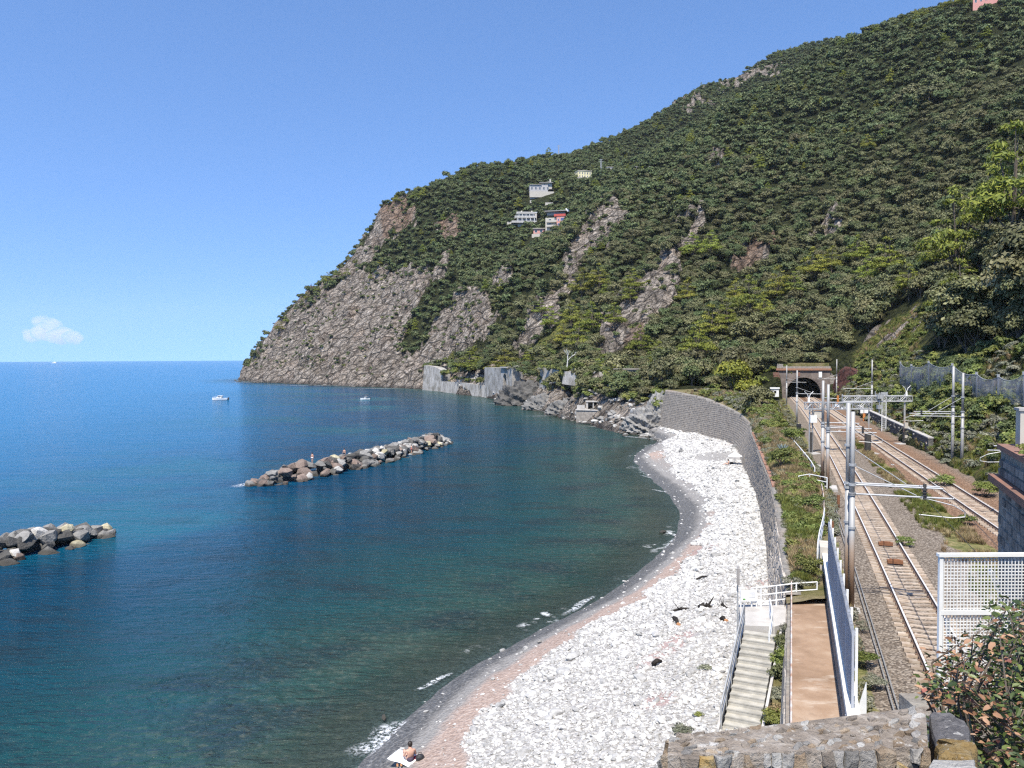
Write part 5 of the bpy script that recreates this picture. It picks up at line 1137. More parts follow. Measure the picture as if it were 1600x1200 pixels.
def bush(name, x, y, z, s_, label, cat='bush', mat=0, tall=1.0, group=None):
    src = {0: P_shrub, 1: P_grey, 2: P_oakd}[mat]; o = inst(name, random.choice(src).data, None, (x, y, z - .05 * s_), (0, 0, random.uniform(0, 6.28)), (s_, s_, s_ * tall)); return tag(o, label, cat, group)
for (px, py, w, mt, lab) in ((1103, 1040, 28, 1, 'low grey-green cushion plant alone on the white stones'), (1064, 1138, 42, 1, 'largest grey-green cushion plant on the beach near the parapet'), (1090, 1118, 20, 0, 'small bright green plant touching the largest cushion plant'), (1126, 1134, 12, 0, 'small bright plant at the foot of the stairs')):
    p = at_z(px, py, 3.6); p[2] = float(beach_z(p[0], p[1])); bush('beach_plant', p[0], p[1], p[2], w * p[1] / FPX / 2, lab, 'plant', mt, .6)
# foam sheets
m, t, b = new_mat('foam', .6, .3); b.inputs['Base Color'].default_value = (.82, .84, .85, 1); tr = nd(t, 'ShaderNodeBsdfTransparent'); mx = nd(t, 'ShaderNodeMixShader'); v = coords(t)
fa = math_(t, 'MULTIPLY', attr(t, 'fade'), ramp(t, noise_(t, v, 4.5, 6, .75), [(.46, 0.0), (.6, .9)])); lk(t, fa, mx.inputs[0]); lk(t, tr.outputs[0], mx.inputs[1]); lk(t, b.outputs[0], mx.inputs[2]); lk(t, mx.outputs[0], t.nodes['Material Output'].inputs[0]); M_foam = m
def foam(px, py, L, w, ang, label):
    p = at_z(px, py, .05); n = 12; V = []; fd = []
    for i in range(n + 1):
        for j in range(5):
            s, q = i / n * 2 - 1, j / 2 - 1; a_ = s * L / 2; c_ = q * w / 2 * (1 - .5 * abs(s)) + .10 * math.sin(s * 5 + px) * w; V.append((a_, c_, .03)); fd.append(max(0, 1 - abs(s) ** 3) * max(0, 1 - abs(q) ** 2))
    o = link('foam_patch', npmesh('foam_patch', np.array(V), gridF(n + 1, 5), M_foam, False, {'fade': np.array(fd)})); o.location = (p[0], p[1], .045); o.rotation_euler[2] = ang; tag(o, label, 'foam', kind='stuff')
for a in ((905, 946, 5.5, .8, 1.05, 'white foam streak at the waterline in the middle of the beach'), (679, 1065, 3.2, .55, .95, 'white foam streak nearer the sunbather'), (1036, 768, 4.5, .7, -.9, 'foam line at the bend of the beach'), (1046, 850, 5, .5, 1.2, 'broken foam line under the dark water'), (1010, 745, 4, .5, -1.2, 'thin foam line near the tip of the beach'), (392, 757, 6, 3.6, .6, 'white surf breaking on the left tip of the long breakwater'), (848, 650, 12, 1.6, .1, 'surf streak in front of the grey outcrops'), (862, 643, 9, 3, .5, 'surf at the foot of the grey outcrops'), (385, 597, 26, 9, 0, 'surf around the tip of the headland'), (470, 602, 60, 5, -.4, 'surf line under the headland cliff'), (590, 607, 60, 4, -.5, 'surf line under the middle cliff'), (780, 630, 10, 3, .2, 'surf at the foot of the black outcrop'), (945, 668, 14, 2.2, -.9, 'surf along the rocks by the quay'), (1000, 684, 12, 1.6, -.9, 'surf along the dark rocks before the beach'), (610, 1150, 5, 2.4, .9, 'thin foam washing the gravel by the sunbather')): foam(*a)

outcrop(1012, 668, 190, 5, 5, 4.5, 'grey ledge outcrop leaning on the left end of the sea wall', 23, MR[0], 0.5); outcrop(1034, 655, 189, 3.5, 4, 6.0, 'broken grey outcrop touching the end face of the sea wall', 27, MR[0], 2)
outcrop(970, 622, 226, 6, 5, 4.5, 'small grey outcrop in the scrub above the quay', 31, MR[0], 3)
for i in range(70):
    x, y = random.uniform(25, 35.5), random.uniform(179, 206); z = max(float(H(x, y)), float(beach_z(x, min(y, 187))) if y < 187 else 0) ; pale = random.random() < .6
    shore_rock(x, y, max(z, .1), random.uniform(.3, 1.0), 1 if pale else 0, 'pale rock in the rubble at the end of the sea wall' if pale else 'grey rock in the rubble at the end of the sea wall', 'pale rubble by the wall end' if pale else 'grey rubble by the wall end')
SW = []
for (pxa, pya, Ya, pxb, pyb, Yb, n, r) in ((664, 573, 452, 700, 560, 440, 26, 1.5), (690, 585, 422, 760, 572, 372, 60, 1.8), (700, 592, 414, 760, 594, 366, 40, 1.2), (795, 572, 338, 835, 588, 300, 40, 1.7), (840, 575, 294, 905, 582, 258, 50, 1.5), (900, 598, 258, 945, 606, 238, 40, 1.3), (905, 575, 260, 960, 590, 236, 40, 1.6), (930, 612, 236, 1000, 605, 222, 60, 1.4), (960, 600, 238, 1060, 592, 215, 60, 1.6)):
    for k in range(n):
        f = random.random(); q = at(pxa + (pxb - pxa) * f, pya + (pyb - pya) * f, Ya + (Yb - Ya) * f); SW.append((q[0] + random.gauss(0, .8), q[1] + random.uniform(-1, 4), q[2] + random.uniform(-1.6, .3), r * random.uniform(.6, 1.3)))
SW = np.array(SW); scatter('wall_top_scrub', SW[:, :3], P_shrub + P_grey[:1] + P_oakd[:1], SW[:, 3], rng.uniform(0, 6.28, len(SW)), tilt=.15)
# ------------------------------------------------------------------ tunnel portal
M_port = simple('portal_stone', (.21, .175, .15), (.12, .10, .09), .7, .95, .1, .6, .06)
M_cornice = simple('worn_brick', (.34, .17, .10), (.24, .15, .11), 2, .95, .1, .5, .03)
HP = heading(Nc, PORTAL_Y - 2)
PX = float((Nc(PORTAL_Y) + Rc(PORTAL_Y)) / 2)
e = empty('tunnel_portal', (PX, PORTAL_Y, BEDZ - .1), -HP, 'stone and brick railway tunnel portal with a dark arched mouth under the hillside', 'tunnel portal')
mb = MB(); arch_front(mb, -6.3, 6.6, -.5, 7.4, .1, 4.25, 1.5, 4.1, 1.6, 22); mb.build('front_wall', M_port, e)
mb = MB(); n = 22
for i in range(n):
    a0, a1 = math.pi * (1 - i / n) - .01, math.pi * (1 - (i + 1) / n) + .01; q = MB()
    q.prism([(.1 + math.cos(a0) * 4.2, -.06, 1.5 + math.sin(a0) * 4.05), (.1 + math.cos(a1) * 4.2, -.06, 1.5 + math.sin(a1) * 4.05), (.1 + math.cos(a1) * 4.85, -.06, 1.5 + math.sin(a1) * 4.7), (.1 + math.cos(a0) * 4.85, -.06, 1.5 + math.sin(a0) * 4.7)], (0, .3, 0)); q.build('arch_stone', M_port, e)
mb = MB(); mb.box((.1, .7, 7.65), (13.6, 2.2, .5)); mb.build('brick_cornice', M_cornice, e); mb = MB(); mb.box((.1, .9, 8.15), (13.2, 1.2, .55)); mb.box((-5.7, .7, 8.5), (1.5, 1.4, 1.1)); mb.build('parapet', M_mortar, e)
q = MB()
for k in range(9): q.box((-6.7 + (k % 2) * .12, .3 - .02 * k, .1 + .8 * k), (1.5, 1.4, .74))
q.build('brick_quoins', M_brick2, e)
q = MB(); q.prism([(-7.2, .2, -.5), (-11.5, .2, -.5), (-11.5, .2, .6), (-7.2, .2, 4.6)], (0, .8, 0)); q.build('wing_wall', M_brick2, e)
q = MB(); q.prism([(6.6, .3, -.5), (9.6, .3, -.5), (9.6, .3, 3.5), (6.6, .3, 7.0)], (0, .8, 0)); q.build('wing_wall', M_mortar, e)
V = []; N_ = 16
for yv in (1.0, 8, 16, 30):
    for i in range(N_ + 1): a = math.pi * (1 - i / N_); V.append((.1 + math.cos(a) * 4.4, yv, 1.5 + math.sin(a) * 4.2))
V2 = []
for r in range(4): row = V[r * (N_ + 1):(r + 1) * (N_ + 1)]; V2 += [(row[0][0], row[0][1], -.6)] + row + [(row[-1][0], row[-1][1], -.6)]
me = npmesh('barrel', np.array(V2), gridF(4, N_ + 3), M_soot, True); link('barrel', me, e)
q = MB(); q.box((.1, 30, 2), (10, .3, 9)); q.build('barrel_end', M_soot, e)
q = MB(); q.box((.1, 5.2, 8.0), (13.4, 7.2, 2.6), 0, 0, .94); q.build('earth_cover', MATS['soil'], e)
q = MB(); q.box((4.2, -.12, 6.3), (.8, .12, 1.5)); q.build('white_notice', M_white, e)
q = MB(); q.box((-1.2, -.06, 6.4), (.9, .1, 1.1)); q.build('brick_patch', M_brick2, e)
# earth and bushes over the portal
for k in range(16):
    x_, y_ = PX + random.uniform(-8, 8), PORTAL_Y + random.uniform(3.0, 7.5); o = inst('evergreen_oak', random.choice(P_oak).data, None, (x_, y_, 15.3), (0, 0, random.uniform(0, 6)), random.uniform(1.3, 2.4)); tag(o, 'evergreen bush growing right over the tunnel portal', 'tree', 'bushes over the tunnel')
p = at(1210.5, 619, 199); e = empty('trackside_cabin', p, -HP, 'small white cabin left of the tunnel mouth', 'cabin'); q = MB(); q.box((0, 0, .9), (1.9, 1.7, 2.0)); q.build('wall', M_white, e); q = MB(); q.box((0, 0, 2.0), (2.3, 2.1, .3)); q.build('roof', M_white, e); q = MB(); q.box((.1, -.87, 1.1), (.5, .06, .6)); q.build('window', M_black, e)
# dark red netted slope beside the tunnel
m, t, b = new_mat('netted_slope', .95, .1); v = coords(t); n_ = noise_(t, v, .9, 6, .65); lk(t, ramp(t, n_, [(.3, (.055, .028, .024)), (.6, (.125, .06, .05)), (.8, (.17, .10, .085))]), b.inputs['Base Color']); bump(t, b, n_, .9, .35)
ol = [(1300, 622, 206), (1301, 608, 206), (1306, 590, 204.5), (1312, 579, 203), (1319, 572.5, 201), (1329, 573.5, 198), (1338, 581, 195), (1346, 590, 192), (1352, 600, 189.5), (1350, 612, 189), (1346, 624, 189)]
base = [(1300, 626, 205), (1305, 627, 203), (1311, 628, 201), (1318, 629, 199), (1325, 630, 196), (1332, 631, 194), (1338, 631, 192), (1342, 632, 190), (1345, 632, 189), (1345.5, 632, 188.5), (1346, 632, 188)]
A = np.array([at(*p) for p in ol]); B = np.array([at(*p) for p in base]); rows = [B + (A - B) * k for k in np.linspace(0, 1, 16)] + [A + np.array([3.5, 4.0, -.6])]
V = np.concatenate(rows); V[:11 * 16] += (fbm(V[:11 * 16, 0] * .9, V[:11 * 16, 2] * 1.4 + V[:11 * 16, 1] * .5, 3, 3) - .5)[:, None] * np.array([-1.2, -.6, 0]); o_ = V.mean(0)
e = empty('netted_slope', o_, 0, 'dark red rock face held by netting just right of the tunnel', 'rock face'); link('rock_face', npmesh('rock_face', V - o_, gridF(17, 11), m, True), e)
q = MB()
for k in range(1, 9):
    s = A[min(k, 10)] - o_; q.bar(s + np.array([-.1, -.3, .5]), s + np.array([-.5, -.8, -1.4]), .06, n=4)
q.build('net_anchor', M_dark, e)
p = at(1355, 600, 190); q = MB(); q.box((0, 0, 0), (1.2, 1.0, 4.5)); o = q.build('concrete_pillar', M_cream); o.location = p; o.rotation_euler[2] = -HP; tag(o, 'short cream pillar at the right edge of the dark red rock face', 'pillar')
# kerb wall right of the far track
Y_ = np.arange(90, 152, 2.0); e = empty('cutting_wall', (float(Ec(90)) + 1, 90, BEDZ), 0, 'low dark rubble wall with a pale coping along the right of the far track', 'wall'); q = MB(); c_ = MB()
for a, b2 in zip(Y_[:-1], Y_[1:]):
    m0 = np.array([float(Ec((a + b2) / 2)) + .9 - float(Ec(90)) - 1, (a + b2) / 2 - 90, 0]); h_ = heading(Ec, a); q.box(m0 + np.array([0, 0, .7]), (.5, 2.12, 1.9), 0, -h_); c_.box(m0 + np.array([0, 0, 1.72]), (.62, 2.1, .12), 0, -h_)
q.build('rubble_wall', MR[3], e); c_.build('coping', M_conc, e)
for i in range(60):
    y = random.uniform(90, 150); inst('rubble_stone', random.choice(RM[random.choice([1, 2, 0])]), e, (float(Ec(y)) + .62 - float(Ec(90)) - 1, y - 90, random.uniform(.2, 1.5)), (random.random(), random.random(), random.random()), random.uniform(.1, .22))

# ------------------------------------------------------------------ rockfall net
m, t, b = new_mat('net_fabric', .7, .3); v = coords(t); wv = noise_(t, coords(t, (1, 1, .15)), 1.6, 4); lk(t, ramp(t, wv, [(.3, (.20, .205, .22)), (.7, (.36, .365, .375))]), b.inputs['Base Color'])
tr = nd(t, 'ShaderNodeBsdfTransparent'); mx = nd(t, 'ShaderNodeMixShader'); lk(t, ramp(t, wv, [(.35, .40), (.7, .66)]), mx.inputs[0]); lk(t, tr.outputs[0], mx.inputs[1]); lk(t, b.outputs[0], mx.inputs[2]); lk(t, mx.outputs[0], t.nodes['Material Output'].inputs[0])
NP = [(1407, 567, 600, 134), (1424, 571, 612, 126), (1451, 566, 610, 116), (1488, 570, 622, 103), (1526, 584, 630, 92), (1560, 588, 634, 84.5), (1600, 584, 636, 78), (1660, 575, 650, 71)]
e = empty('rockfall_fence', at(1488, 600, 103), 0, 'sagging grey rockfall net on posts along the slope above the far track', 'rockfall fence'); o_ = np.array(e.location)
for i, (px, pt, pb_, Y) in enumerate(NP):
    a, b2 = at(px, pt, Y) - o_, at(px, pb_ + 12, Y) - o_; q = MB(); q.bar(b2, a, .09, n=6); q.bar(a + [0, 0, -.1], a + [0, 0, .22], .16, n=6); q.build('post', M_galv, e)
for i in range(len(NP) - 1):
    if i == 3: pass
    A0, A1 = at(NP[i][0], NP[i][1], NP[i][3]) - o_, at(NP[i + 1][0], NP[i + 1][1], NP[i + 1][3]) - o_; B0, B1 = at(NP[i][0], NP[i][2], NP[i][3]) - o_, at(NP[i + 1][0], NP[i + 1][2], NP[i + 1][3]) - o_
    V = []; n1, n2 = 14, 8
    for r in range(n2 + 1):
        f = r / n2
        for s in range(n1 + 1):
            g_ = s / n1; top = A0 + (A1 - A0) * g_; bot = B0 + (B1 - B0) * g_; sag = -.55 * 4 * g_ * (1 - g_)
            p = top + (bot - top) * f + np.array([0, 0, sag * (1 - .6 * f)]); bulge = math.sin(math.pi * f) * .45 + .12 * math.sin(s * 2.1 + i) * f
            p = p + np.array([-.8, -.5, 0]) * bulge; V.append(p)
    link('net_panel', npmesh('net_panel', np.array(V), gridF(n2 + 1, n1 + 1), m, True), e)
    q = MB(); q.path([A0 + (A1 - A0) * g_ + np.array([0, 0, -.55 * 4 * g_ * (1 - g_)]) for g_ in np.linspace(0, 1, 9)], .035, n=4); q.bar(A0, B1 + np.array([0, 0, .2]), .02, n=4); q.build('top_cable', M_galv, e)

# ------------------------------------------------------------------ catenary masts
m, t, b = new_mat('mast_steel', .5, .4); v = coords(t, obj=True); sp = nd(t, 'ShaderNodeSeparateXYZ'); lk(t, v, sp.inputs[0]); n_ = noise_(t, coords(t, (1, 1, .25), obj=True), 5, 5)
z_ = math_(t, 'ADD', math_(t, 'MULTIPLY', sp.outputs[2], .2), math_(t, 'MULTIPLY', n_, .12)); lk(t, ramp(t, z_, [(.3, (.26, .15, .085)), (.62, (.36, .27, .20)), (.8, (.34, .335, .32))]), b.inputs['Base Color']); b.inputs['Metallic'].default_value = .1; M_mast = m
M_mastg = simple('mast_grey', (.36, .355, .34), (.29, .285, .27), 2, .5, .4, metal=.1)
def mast(x, y, h, side, L, label, arms=(5.1, 5.5), stay=6.3, rusty=True, r=.16, reg=True, low=BEDZ - .3):
    """side +1: arms reach to the right of the line"""
    hd = heading(Nc, y); e = empty('catenary_mast', (x, y, low), -hd, label, 'catenary mast', 'masts of the overhead line')
    q = MB(); q.bar((0, 0, 0), (0, 0, h * .62), r, n=10, r2=r * .9); q.bar((0, 0, h * .62), (0, 0, h + .3), r * .78, n=10, r2=r * .7); q.build('pole', M_mast if rusty else M_mastg, e, True)
    for z in {round(z, 2) for z in (h * .62, h * .45, arms[0], arms[-1], stay or arms[0])}: q = MB(); q.bar((0, 0, z - .05), (0, 0, z + .05), r * 1.25, n=10); q.build('clamp', M_galv, e)
    q = MB(); q.box((0, 0, .12), (.7, .7, .35)); q.build('base_block', M_conc, e)
    if L:
        s = side
        for z in arms: q = MB(); q.bar((0, 0, z), (s * L * (1 if z == arms[0] else .9), 0, z - .02), .04, n=8); q.build('cantilever_arm', M_galv, e)
        if stay: q = MB(); q.bar((0, 0, stay), (s * L * .64, 0, arms[0] + .05), .022, n=6); q.build('stay_rod', M_galv, e)
        if reg:
            q = MB(); xi = s * L * .72; q.bar((xi, 0, arms[0] - .1), (xi, 0, arms[-1] + .15), .07, n=8)
            for k in range(3): q.bar((xi, 0, arms[0] + .05 + k * .12), (xi, 0, arms[0] + .09 + k * .12), .11, n=8)
            q.build('insulator', M_dark, e)
            q = MB(); z0 = arms[0]; q.path([(s * L * .72, 0, z0 - .05), (s * L, 0, z0 - .3), (s * (L + .42), 0, z0 - .55), (s * (L + .42), 0, z0 - .75), (s * (L - .05), 0, z0 - .82), (s * (L - 1.3), 0, z0 - .75)], .022, n=6); q.build('steady_arm', M_galv, e)
    return e
p = at_z(1330, 952, BEDZ); mast(p[0], p[1], 8.6, 1, 3.9, 'nearest and right-hand mast of the close pair beside the near track', (5.35, 5.75), 6.6, r=.125)
mast(p[0] + .01, p[1] + .5, 8.95, 1, 3.6, 'mast standing half hidden behind the nearest mast', (5.75,), 7.4, reg=False, r=.12)
p = at_z(1293, 768, BEDZ); mast(p[0], p[1], 8.7, 1, 3.6, 'right-hand mast of the second pair beside the near track', (5.2, 5.5), None, r=.15)
p = at_z(1285, 756, BEDZ); mast(p[0], p[1], 8.9, 1, 3.2, 'left-hand mast of the second pair beside the near track', (5.3, 5.6), None, r=.15, reg=False)
p = at_z(1245, 662, BEDZ); mast(p[0], p[1], 8.7, 1, 4.2, 'mast standing in front of the left part of the tunnel mouth', (5.2,), 6.2, False, .17, False)
p = at_z(1229, 632, BEDZ); mast(p[0], p[1], 8.9, 1, 4.2, 'mast nearest the tunnel beside the white cabin', (5.4,), 6.3, False, .17, False)
p = at_z(1307, 625, BEDZ); mast(p[0], p[1], 10.2, -1, 4.5, 'mast in front of the dark red rock face', (5.6,), 6.6, False, .17, False)
p = at_z(1362, 655, BEDZ); mast(p[0], p[1], 10.3, -1, 4.6, 'tall mast between the far track and the cream pillar', (5.6,), 6.8, False, .17, False)
p = at_z(1488, 725, BEDZ); mast(p[0], p[1], 9.9, -1, 4.0, 'left-hand mast of the pair under the rockfall net', (5.4, 5.6), 7.2, False, .16)
p = at_z(1503, 730, BEDZ); mast(p[0], p[1], 9.3, -1, 4.4, 'right-hand mast of the pair under the rockfall net', (5.3,), 7.2, False, .16, False)
mast(float(Rc(52)) + 3.4, 52, 9.3, -1, 3.6, 'mast beyond the right edge whose arms reach in beside the stone wall', (5.0, 5.3), 6.6, False)
def wires(fn, y0, y1, label):
    e = empty('overhead_wires', (float(fn(y0)), y0, BEDZ), 0, label, 'wires', 'overhead wires'); Y = np.arange(y0, y1, 3.0); o_ = np.array([float(fn(y0)), y0, BEDZ])
    for nm, zf in (('contact_wire', lambda y: 5.15), ('messenger_wire', lambda y: 6.35 - .5 * math.sin(math.pi * ((y % 32) / 32)))):
        q = MB(); q.path([np.array([float(fn(y)) - o_[0], y - o_[1], zf(y)]) for y in Y], .011, n=4); q.build(nm, M_dark, e)
wires(Nc, 14, PORTAL_Y + 4, 'thin overhead wires above the near track'); wires(Rc, 34, PORTAL_Y + 4, 'thin overhead wires above the far track')
# return wires from the masts to the ground and the wooden troughing
q = MB(); q.path([(float(Nc(y)) - 2.3, y, BEDZ + .12) for y in np.arange(20, 60, 1.5)], .02, n=4); q.path([(float(Nc(y)) - 2.15, y, BEDZ + .12) for y in np.arange(20, 60, 1.5)], .02, n=4); o = q.build('trackside_cable', M_galv); tag(o, 'pair of thin pale cables lying along the left edge of the ballast', 'cable')

# ------------------------------------------------------------------ signal gantries
def truss(mb, a, b_, h, w, n, r=.045):
    a, b_ = np.array(a, float), np.array(b_, float); d = (b_ - a) / np.linalg.norm(b_ - a); s = np.array([-d[1], d[0], 0]) * w / 2; u_ = np.array([0, 0, h])
    for sg in (-1, 1):
        for z in (0, 1): mb.bar(a + s * sg + u_ * z, b_ + s * sg + u_ * z, r * 1.5, n=5)
        for k in range(n):
            p, q = a + (b_ - a) * k / n, a + (b_ - a) * (k + 1) / n; mb.bar(p + s * sg + u_ * (k % 2), q + s * sg + u_ * ((k + 1) % 2), r, n=4); mb.bar(p + s * sg, p + s * sg + u_, r, n=4)
    for k in range(n + 1): p = a + (b_ - a) * k / n; mb.bar(p - s, p + s, r, n=4); mb.bar(p - s + u_, p + s + u_, r, n=4)
def insul(mb, p):
    mb.bar(p, (p[0], p[1], p[2] + .5), .16, n=7, r2=.10)
    for sg in (-1, 1): mb.path([(p[0], p[1], p[2] + .4), (p[0] + sg * .15, p[1], p[2] + .9), (p[0] + sg * .5, p[1], p[2] + 1.25)], .035, n=4)
pl = at_z(1264.6, 708, BEDZ); pr = at_z(1357, 708, BEDZ)
e = empty('signal_gantry', pl, 0, 'nearer lattice signal gantry spanning the near track', 'gantry', 'lattice gantries over the tracks'); o_ = pl; rr = pr - pl
q = MB(); q.bar((0, 0, -.3), (0, 0, 5.7), .09, n=6); q.bar((.35, 0, -.3), (.35, 0, 5.7), .07, n=6)
for k in range(14): q.bar((0, 0, k * .4), (.35, 0, k * .4), .03, n=4)
q.build('post', M_galv, e); q = MB(); q.box((.15, 0, 1.1), (.3, .3, 2.6)); q.build('signal_box', M_dark, e)
q = MB(); q.bar(rr + [0, 0, -.3], rr + [0, 0, 5.7], .1, n=6); q.bar(rr + [-.3, .1, -.3], rr + [-.3, .1, 3], .09, n=6); q.build('post', M_mast, e); q = MB(); q.box(rr + [-.1, 0, 1.0], (.55, .5, 2.4)); q.build('signal_box', M_dark, e)
q = MB(); truss(q, (-.5, 0, 5.0), rr + [.3, 0, 5.0], .75, .6, 10); q.build('truss', M_galv, e)
q = MB(); insul(q, (-.1, 0, 5.75)); q.build('horn_insulator', M_white, e)
q = MB(); q.box((.3, -.3, 3.9), (.75, .3, .8)); q.build('relay_case', M_white, e); q = MB(); q.box((1.0, -.1, 4.4), (1.1, .3, .8)); q.build('relay_case', M_cream, e)
q = MB(); q.box((3.1, -.2, 5.9), (.22, .1, 1.3), 0, .3); q.build('orange_marker', M_orange, e); q = MB(); q.box((3.0, -.2, 5.4), (.6, .35, .35)); q.box((3.7, -.2, 5.1), (.5, .3, .3)); q.build('switch_gear', M_white, e)
q = MB(); q.box((0, -.3, -.1), (1.8, 1.4, .35)); q.box(rr + [0, -.3, -.1], (1.6, 1.4, .35)); q.build('footing', M_conc, e)
pg = at_z(1413, 693, BEDZ); hd = heading(Rc, pg[1]); e = empty('signal_gantry', pg, 0, 'farther lattice gantry reaching left over the far track from one post', 'gantry', 'lattice gantries over the tracks')
q = MB(); q.bar((0, 0, -.3), (0, 0, 6.2), .12, n=8); q.build('post', M_mast, e); q = MB(); q.box((0, -.1, .7), (.35, .4, 1.5)); q.build('dark_lower_box', M_dark, e); q = MB(); q.box((.05, -.3, 2.3), (.42, .25, .7)); q.box((.05, -.3, .9), (.32, .25, .35)); q.build('notice', M_cream, e)
q = MB(); truss(q, (.8, 0, 5.3), (-7.6, .5, 5.3), .65, .6, 12); q.build('truss', M_galv, e); q = MB(); insul(q, (.2, 0, 6.0)); q.build('horn_insulator', M_white, e)
q = MB(); q.bar((-3.2, -.1, 3.9), (-3.2, -.1, 6.4), .1, n=6); q.box((-3.2, -.1, 5.9), (.7, .6, .5)); q.box((-3.2, -.1, 4.6), (.55, .5, .5)); q.bar((-3.7, 0, 6), (-3.7, 0, 6.6), .05); q.bar((-2.2, 0, 6), (-2.2, 0, 6.5), .05); q.build('hanging_gear', M_galv, e)
q = MB(); q.bar((-7.9, .5, 5.6), (-10, .8, 5.75), .05, n=5); q.bar((-7.6, .5, 5.0), (-7.6, .5, 6.2), .07, n=5); q.build('cantilever_arm', M_galv, e)
q = MB(); q.box((0, -.3, -.1), (2.2, 1.6, .3)); q.build('footing', M_conc, e)
p = at_z(1381, 674, BEDZ); e = empty('ladder_mast', p, -hd, 'white lattice ladder mast between the two gantries', 'ladder mast'); q = MB()
for sx in (-.28, .28): q.bar((sx, 0, 0), (sx, 0, 5.3), .05, n=4)
for k in range(18): q.bar((-.28, 0, .2 + k * .29), (.28, 0, .2 + k * .29), .03, n=4)
q.build('ladder', M_white, e); q = MB(); q.box((0, 0, 5.5), (.9, .4, .4)); q.build('head', M_galv, e)
p = at_z(1350, 658, BEDZ); e = empty('marker_post', p, -hd, 'white sign boxes on an orange post beside the far track', 'marker post'); q = MB(); q.box((0, 0, .6), (.38, .3, 1.6)); q.build('post', M_orange, e); q = MB(); q.box((-.35, -.1, 1.65), (.5, .2, .6)); q.box((.3, -.1, 1.75), (.6, .2, .75)); q.build('sign_box', M_white, e)
p = at_z(1248, 682, BEDZ); e = empty('ground_signal', p, -heading(Nc, 107), 'small black square signal on a white post left of the near track', 'signal'); q = MB(); q.box((0, 0, .4), (.28, .25, 1.1)); q.build('post', M_white, e); q = MB(); q.box((0, -.05, 1.35), (.62, .3, .75)); q.build('signal_head', M_black, e)
p = at_z(1297, 692, BEDZ)
for (px, py, lab) in ((1310, 793, 'rusty short pipe stump between the second mast pair and the fence'), (1300, 838, 'rusty short pipe stump at the end of the picket fence')):
    p = at_z(px, py, BEDZ); q = MB(); q.bar((0, 0, -.1), (0, 0, .9), .11, n=8); o = q.build('pipe_stump', M_rust); o.location = p; tag(o, lab, 'pipe')
for (yy_, s, lab) in ((41.5, .25, 'dark box between the rails nearer the viewer'), (45.5, .2, 'second dark box between the rails')):
    q = MB(); q.box((0, 0, .1), (.75, .32, .16)); q.box((0, 0, .2), (.5, .2, .06)); o = q.build('track_magnet', M_rust); o.location = (float(Nc(yy_)), yy_, BEDZ + .14); o.rotation_euler[2] = -heading(Nc, yy_); tag(o, lab, 'track box')
for i in range(26):
    y = random.choice([random.uniform(48, 75), random.uniform(60, 130)]); x = float(Nc(y)) + random.uniform(2.6, 5.5) if i % 2 else float(Nc(y)) - random.uniform(2.4, 3.6); shore_rock(x, y, BEDZ, random.uniform(.15, .4), 1, 'pale rubble stone lying beside the near track', 'rubble stones beside the near track', 'rubble_stone')

def path_material():
    m, t, b = new_mat('path_concrete', .92, .2); v = coords(t); n1 = noise_(t, v, .55, 5, .65); n2 = noise_(t, v, 3.2, 6, .7); n3 = noise_(t, coords(t, (1, 2.2, 1), (0, 0, .35)), .8, 4, .6)
    c = ramp(t, n1, [(.32, (.22, .145, .095)), (.5, (.30, .205, .14)), (.66, (.37, .275, .20))]); c = mixc(t, ramp(t, n3, [(.58, 0.0), (.72, .55)]), c, (.52, .46, .39)); c = mixc(t, ramp(t, n2, [(.3, .5), (.46, 0.0)]), c, (.20, .14, .105))
    lk(t, c, b.inputs['Base Color']); bump(t, b, n2, .35, .02); return m
# ------------------------------------------------------------------ path, its walls, railings, fence
A19 = math.atan(.35); c19, s19 = math.cos(A19), math.sin(A19)
def LX(y, off): return .35 * y + off
m = path_material()
mb = MB(); Yp = list(np.arange(6, 37.1, 1.0)); 
xs = [(LX(y, 0.0), LX(y, 1.62)) for y in Yp]; v = []
for y, (a, b2) in zip(Yp, xs): v += [(a, y, 6.7), (b2, y, 6.7)]
mb.add(v, [(2 * i, 2 * i + 1, 2 * i + 3, 2 * i + 2) for i in range(len(Yp) - 1)]); o = mb.build('footpath', m); tag(o, kind='structure')
e = empty('path_wall', (LX(22, 0), 22, 3.5), 0, 'rubble retaining wall holding up the footpath above the stairs', 'wall'); mb = MB()
mb.prism([(LX(-10, -.42) - LX(22, 0), -32, -.6), (LX(37.2, -.42) - LX(22, 0), 15.2, -.6), (LX(37.2, -.1) - LX(22, 0), 15.2, 3.15), (LX(-10, -.1) - LX(22, 0), -32, 3.15)], (.14, -.04, 0)); 
mb.prism([(LX(-10, -.3) - LX(22, 0), -32, 2.0), (LX(37.2, -.3) - LX(22, 0), 15.2, 2.0), (LX(37.2, -.12) - LX(22, 0), 15.2, 3.19), (LX(-10, -.12) - LX(22, 0), -32, 3.19)], (1.8, 0, 0)); mb.build('wall_core', M_mortar, e)
Lw = 47.2 / c19
def pw(s, v): y = 37.2 - s * c19; f = v / 3.9; return Vector((LX(y, -.43 + .32 * f), y, 2.95 + v * 1.0)), Vector((s19, c19, 0)), Vector((.08, 0, 1)).normalized(), Vector((-c19, s19, 0))
masonry(e, tuple(e.location), None, lambda s: 3.6, 15, pw, M_stone, (.25, .55), .3, .03, (.02, .06), 250, order=lambda q: q[0])
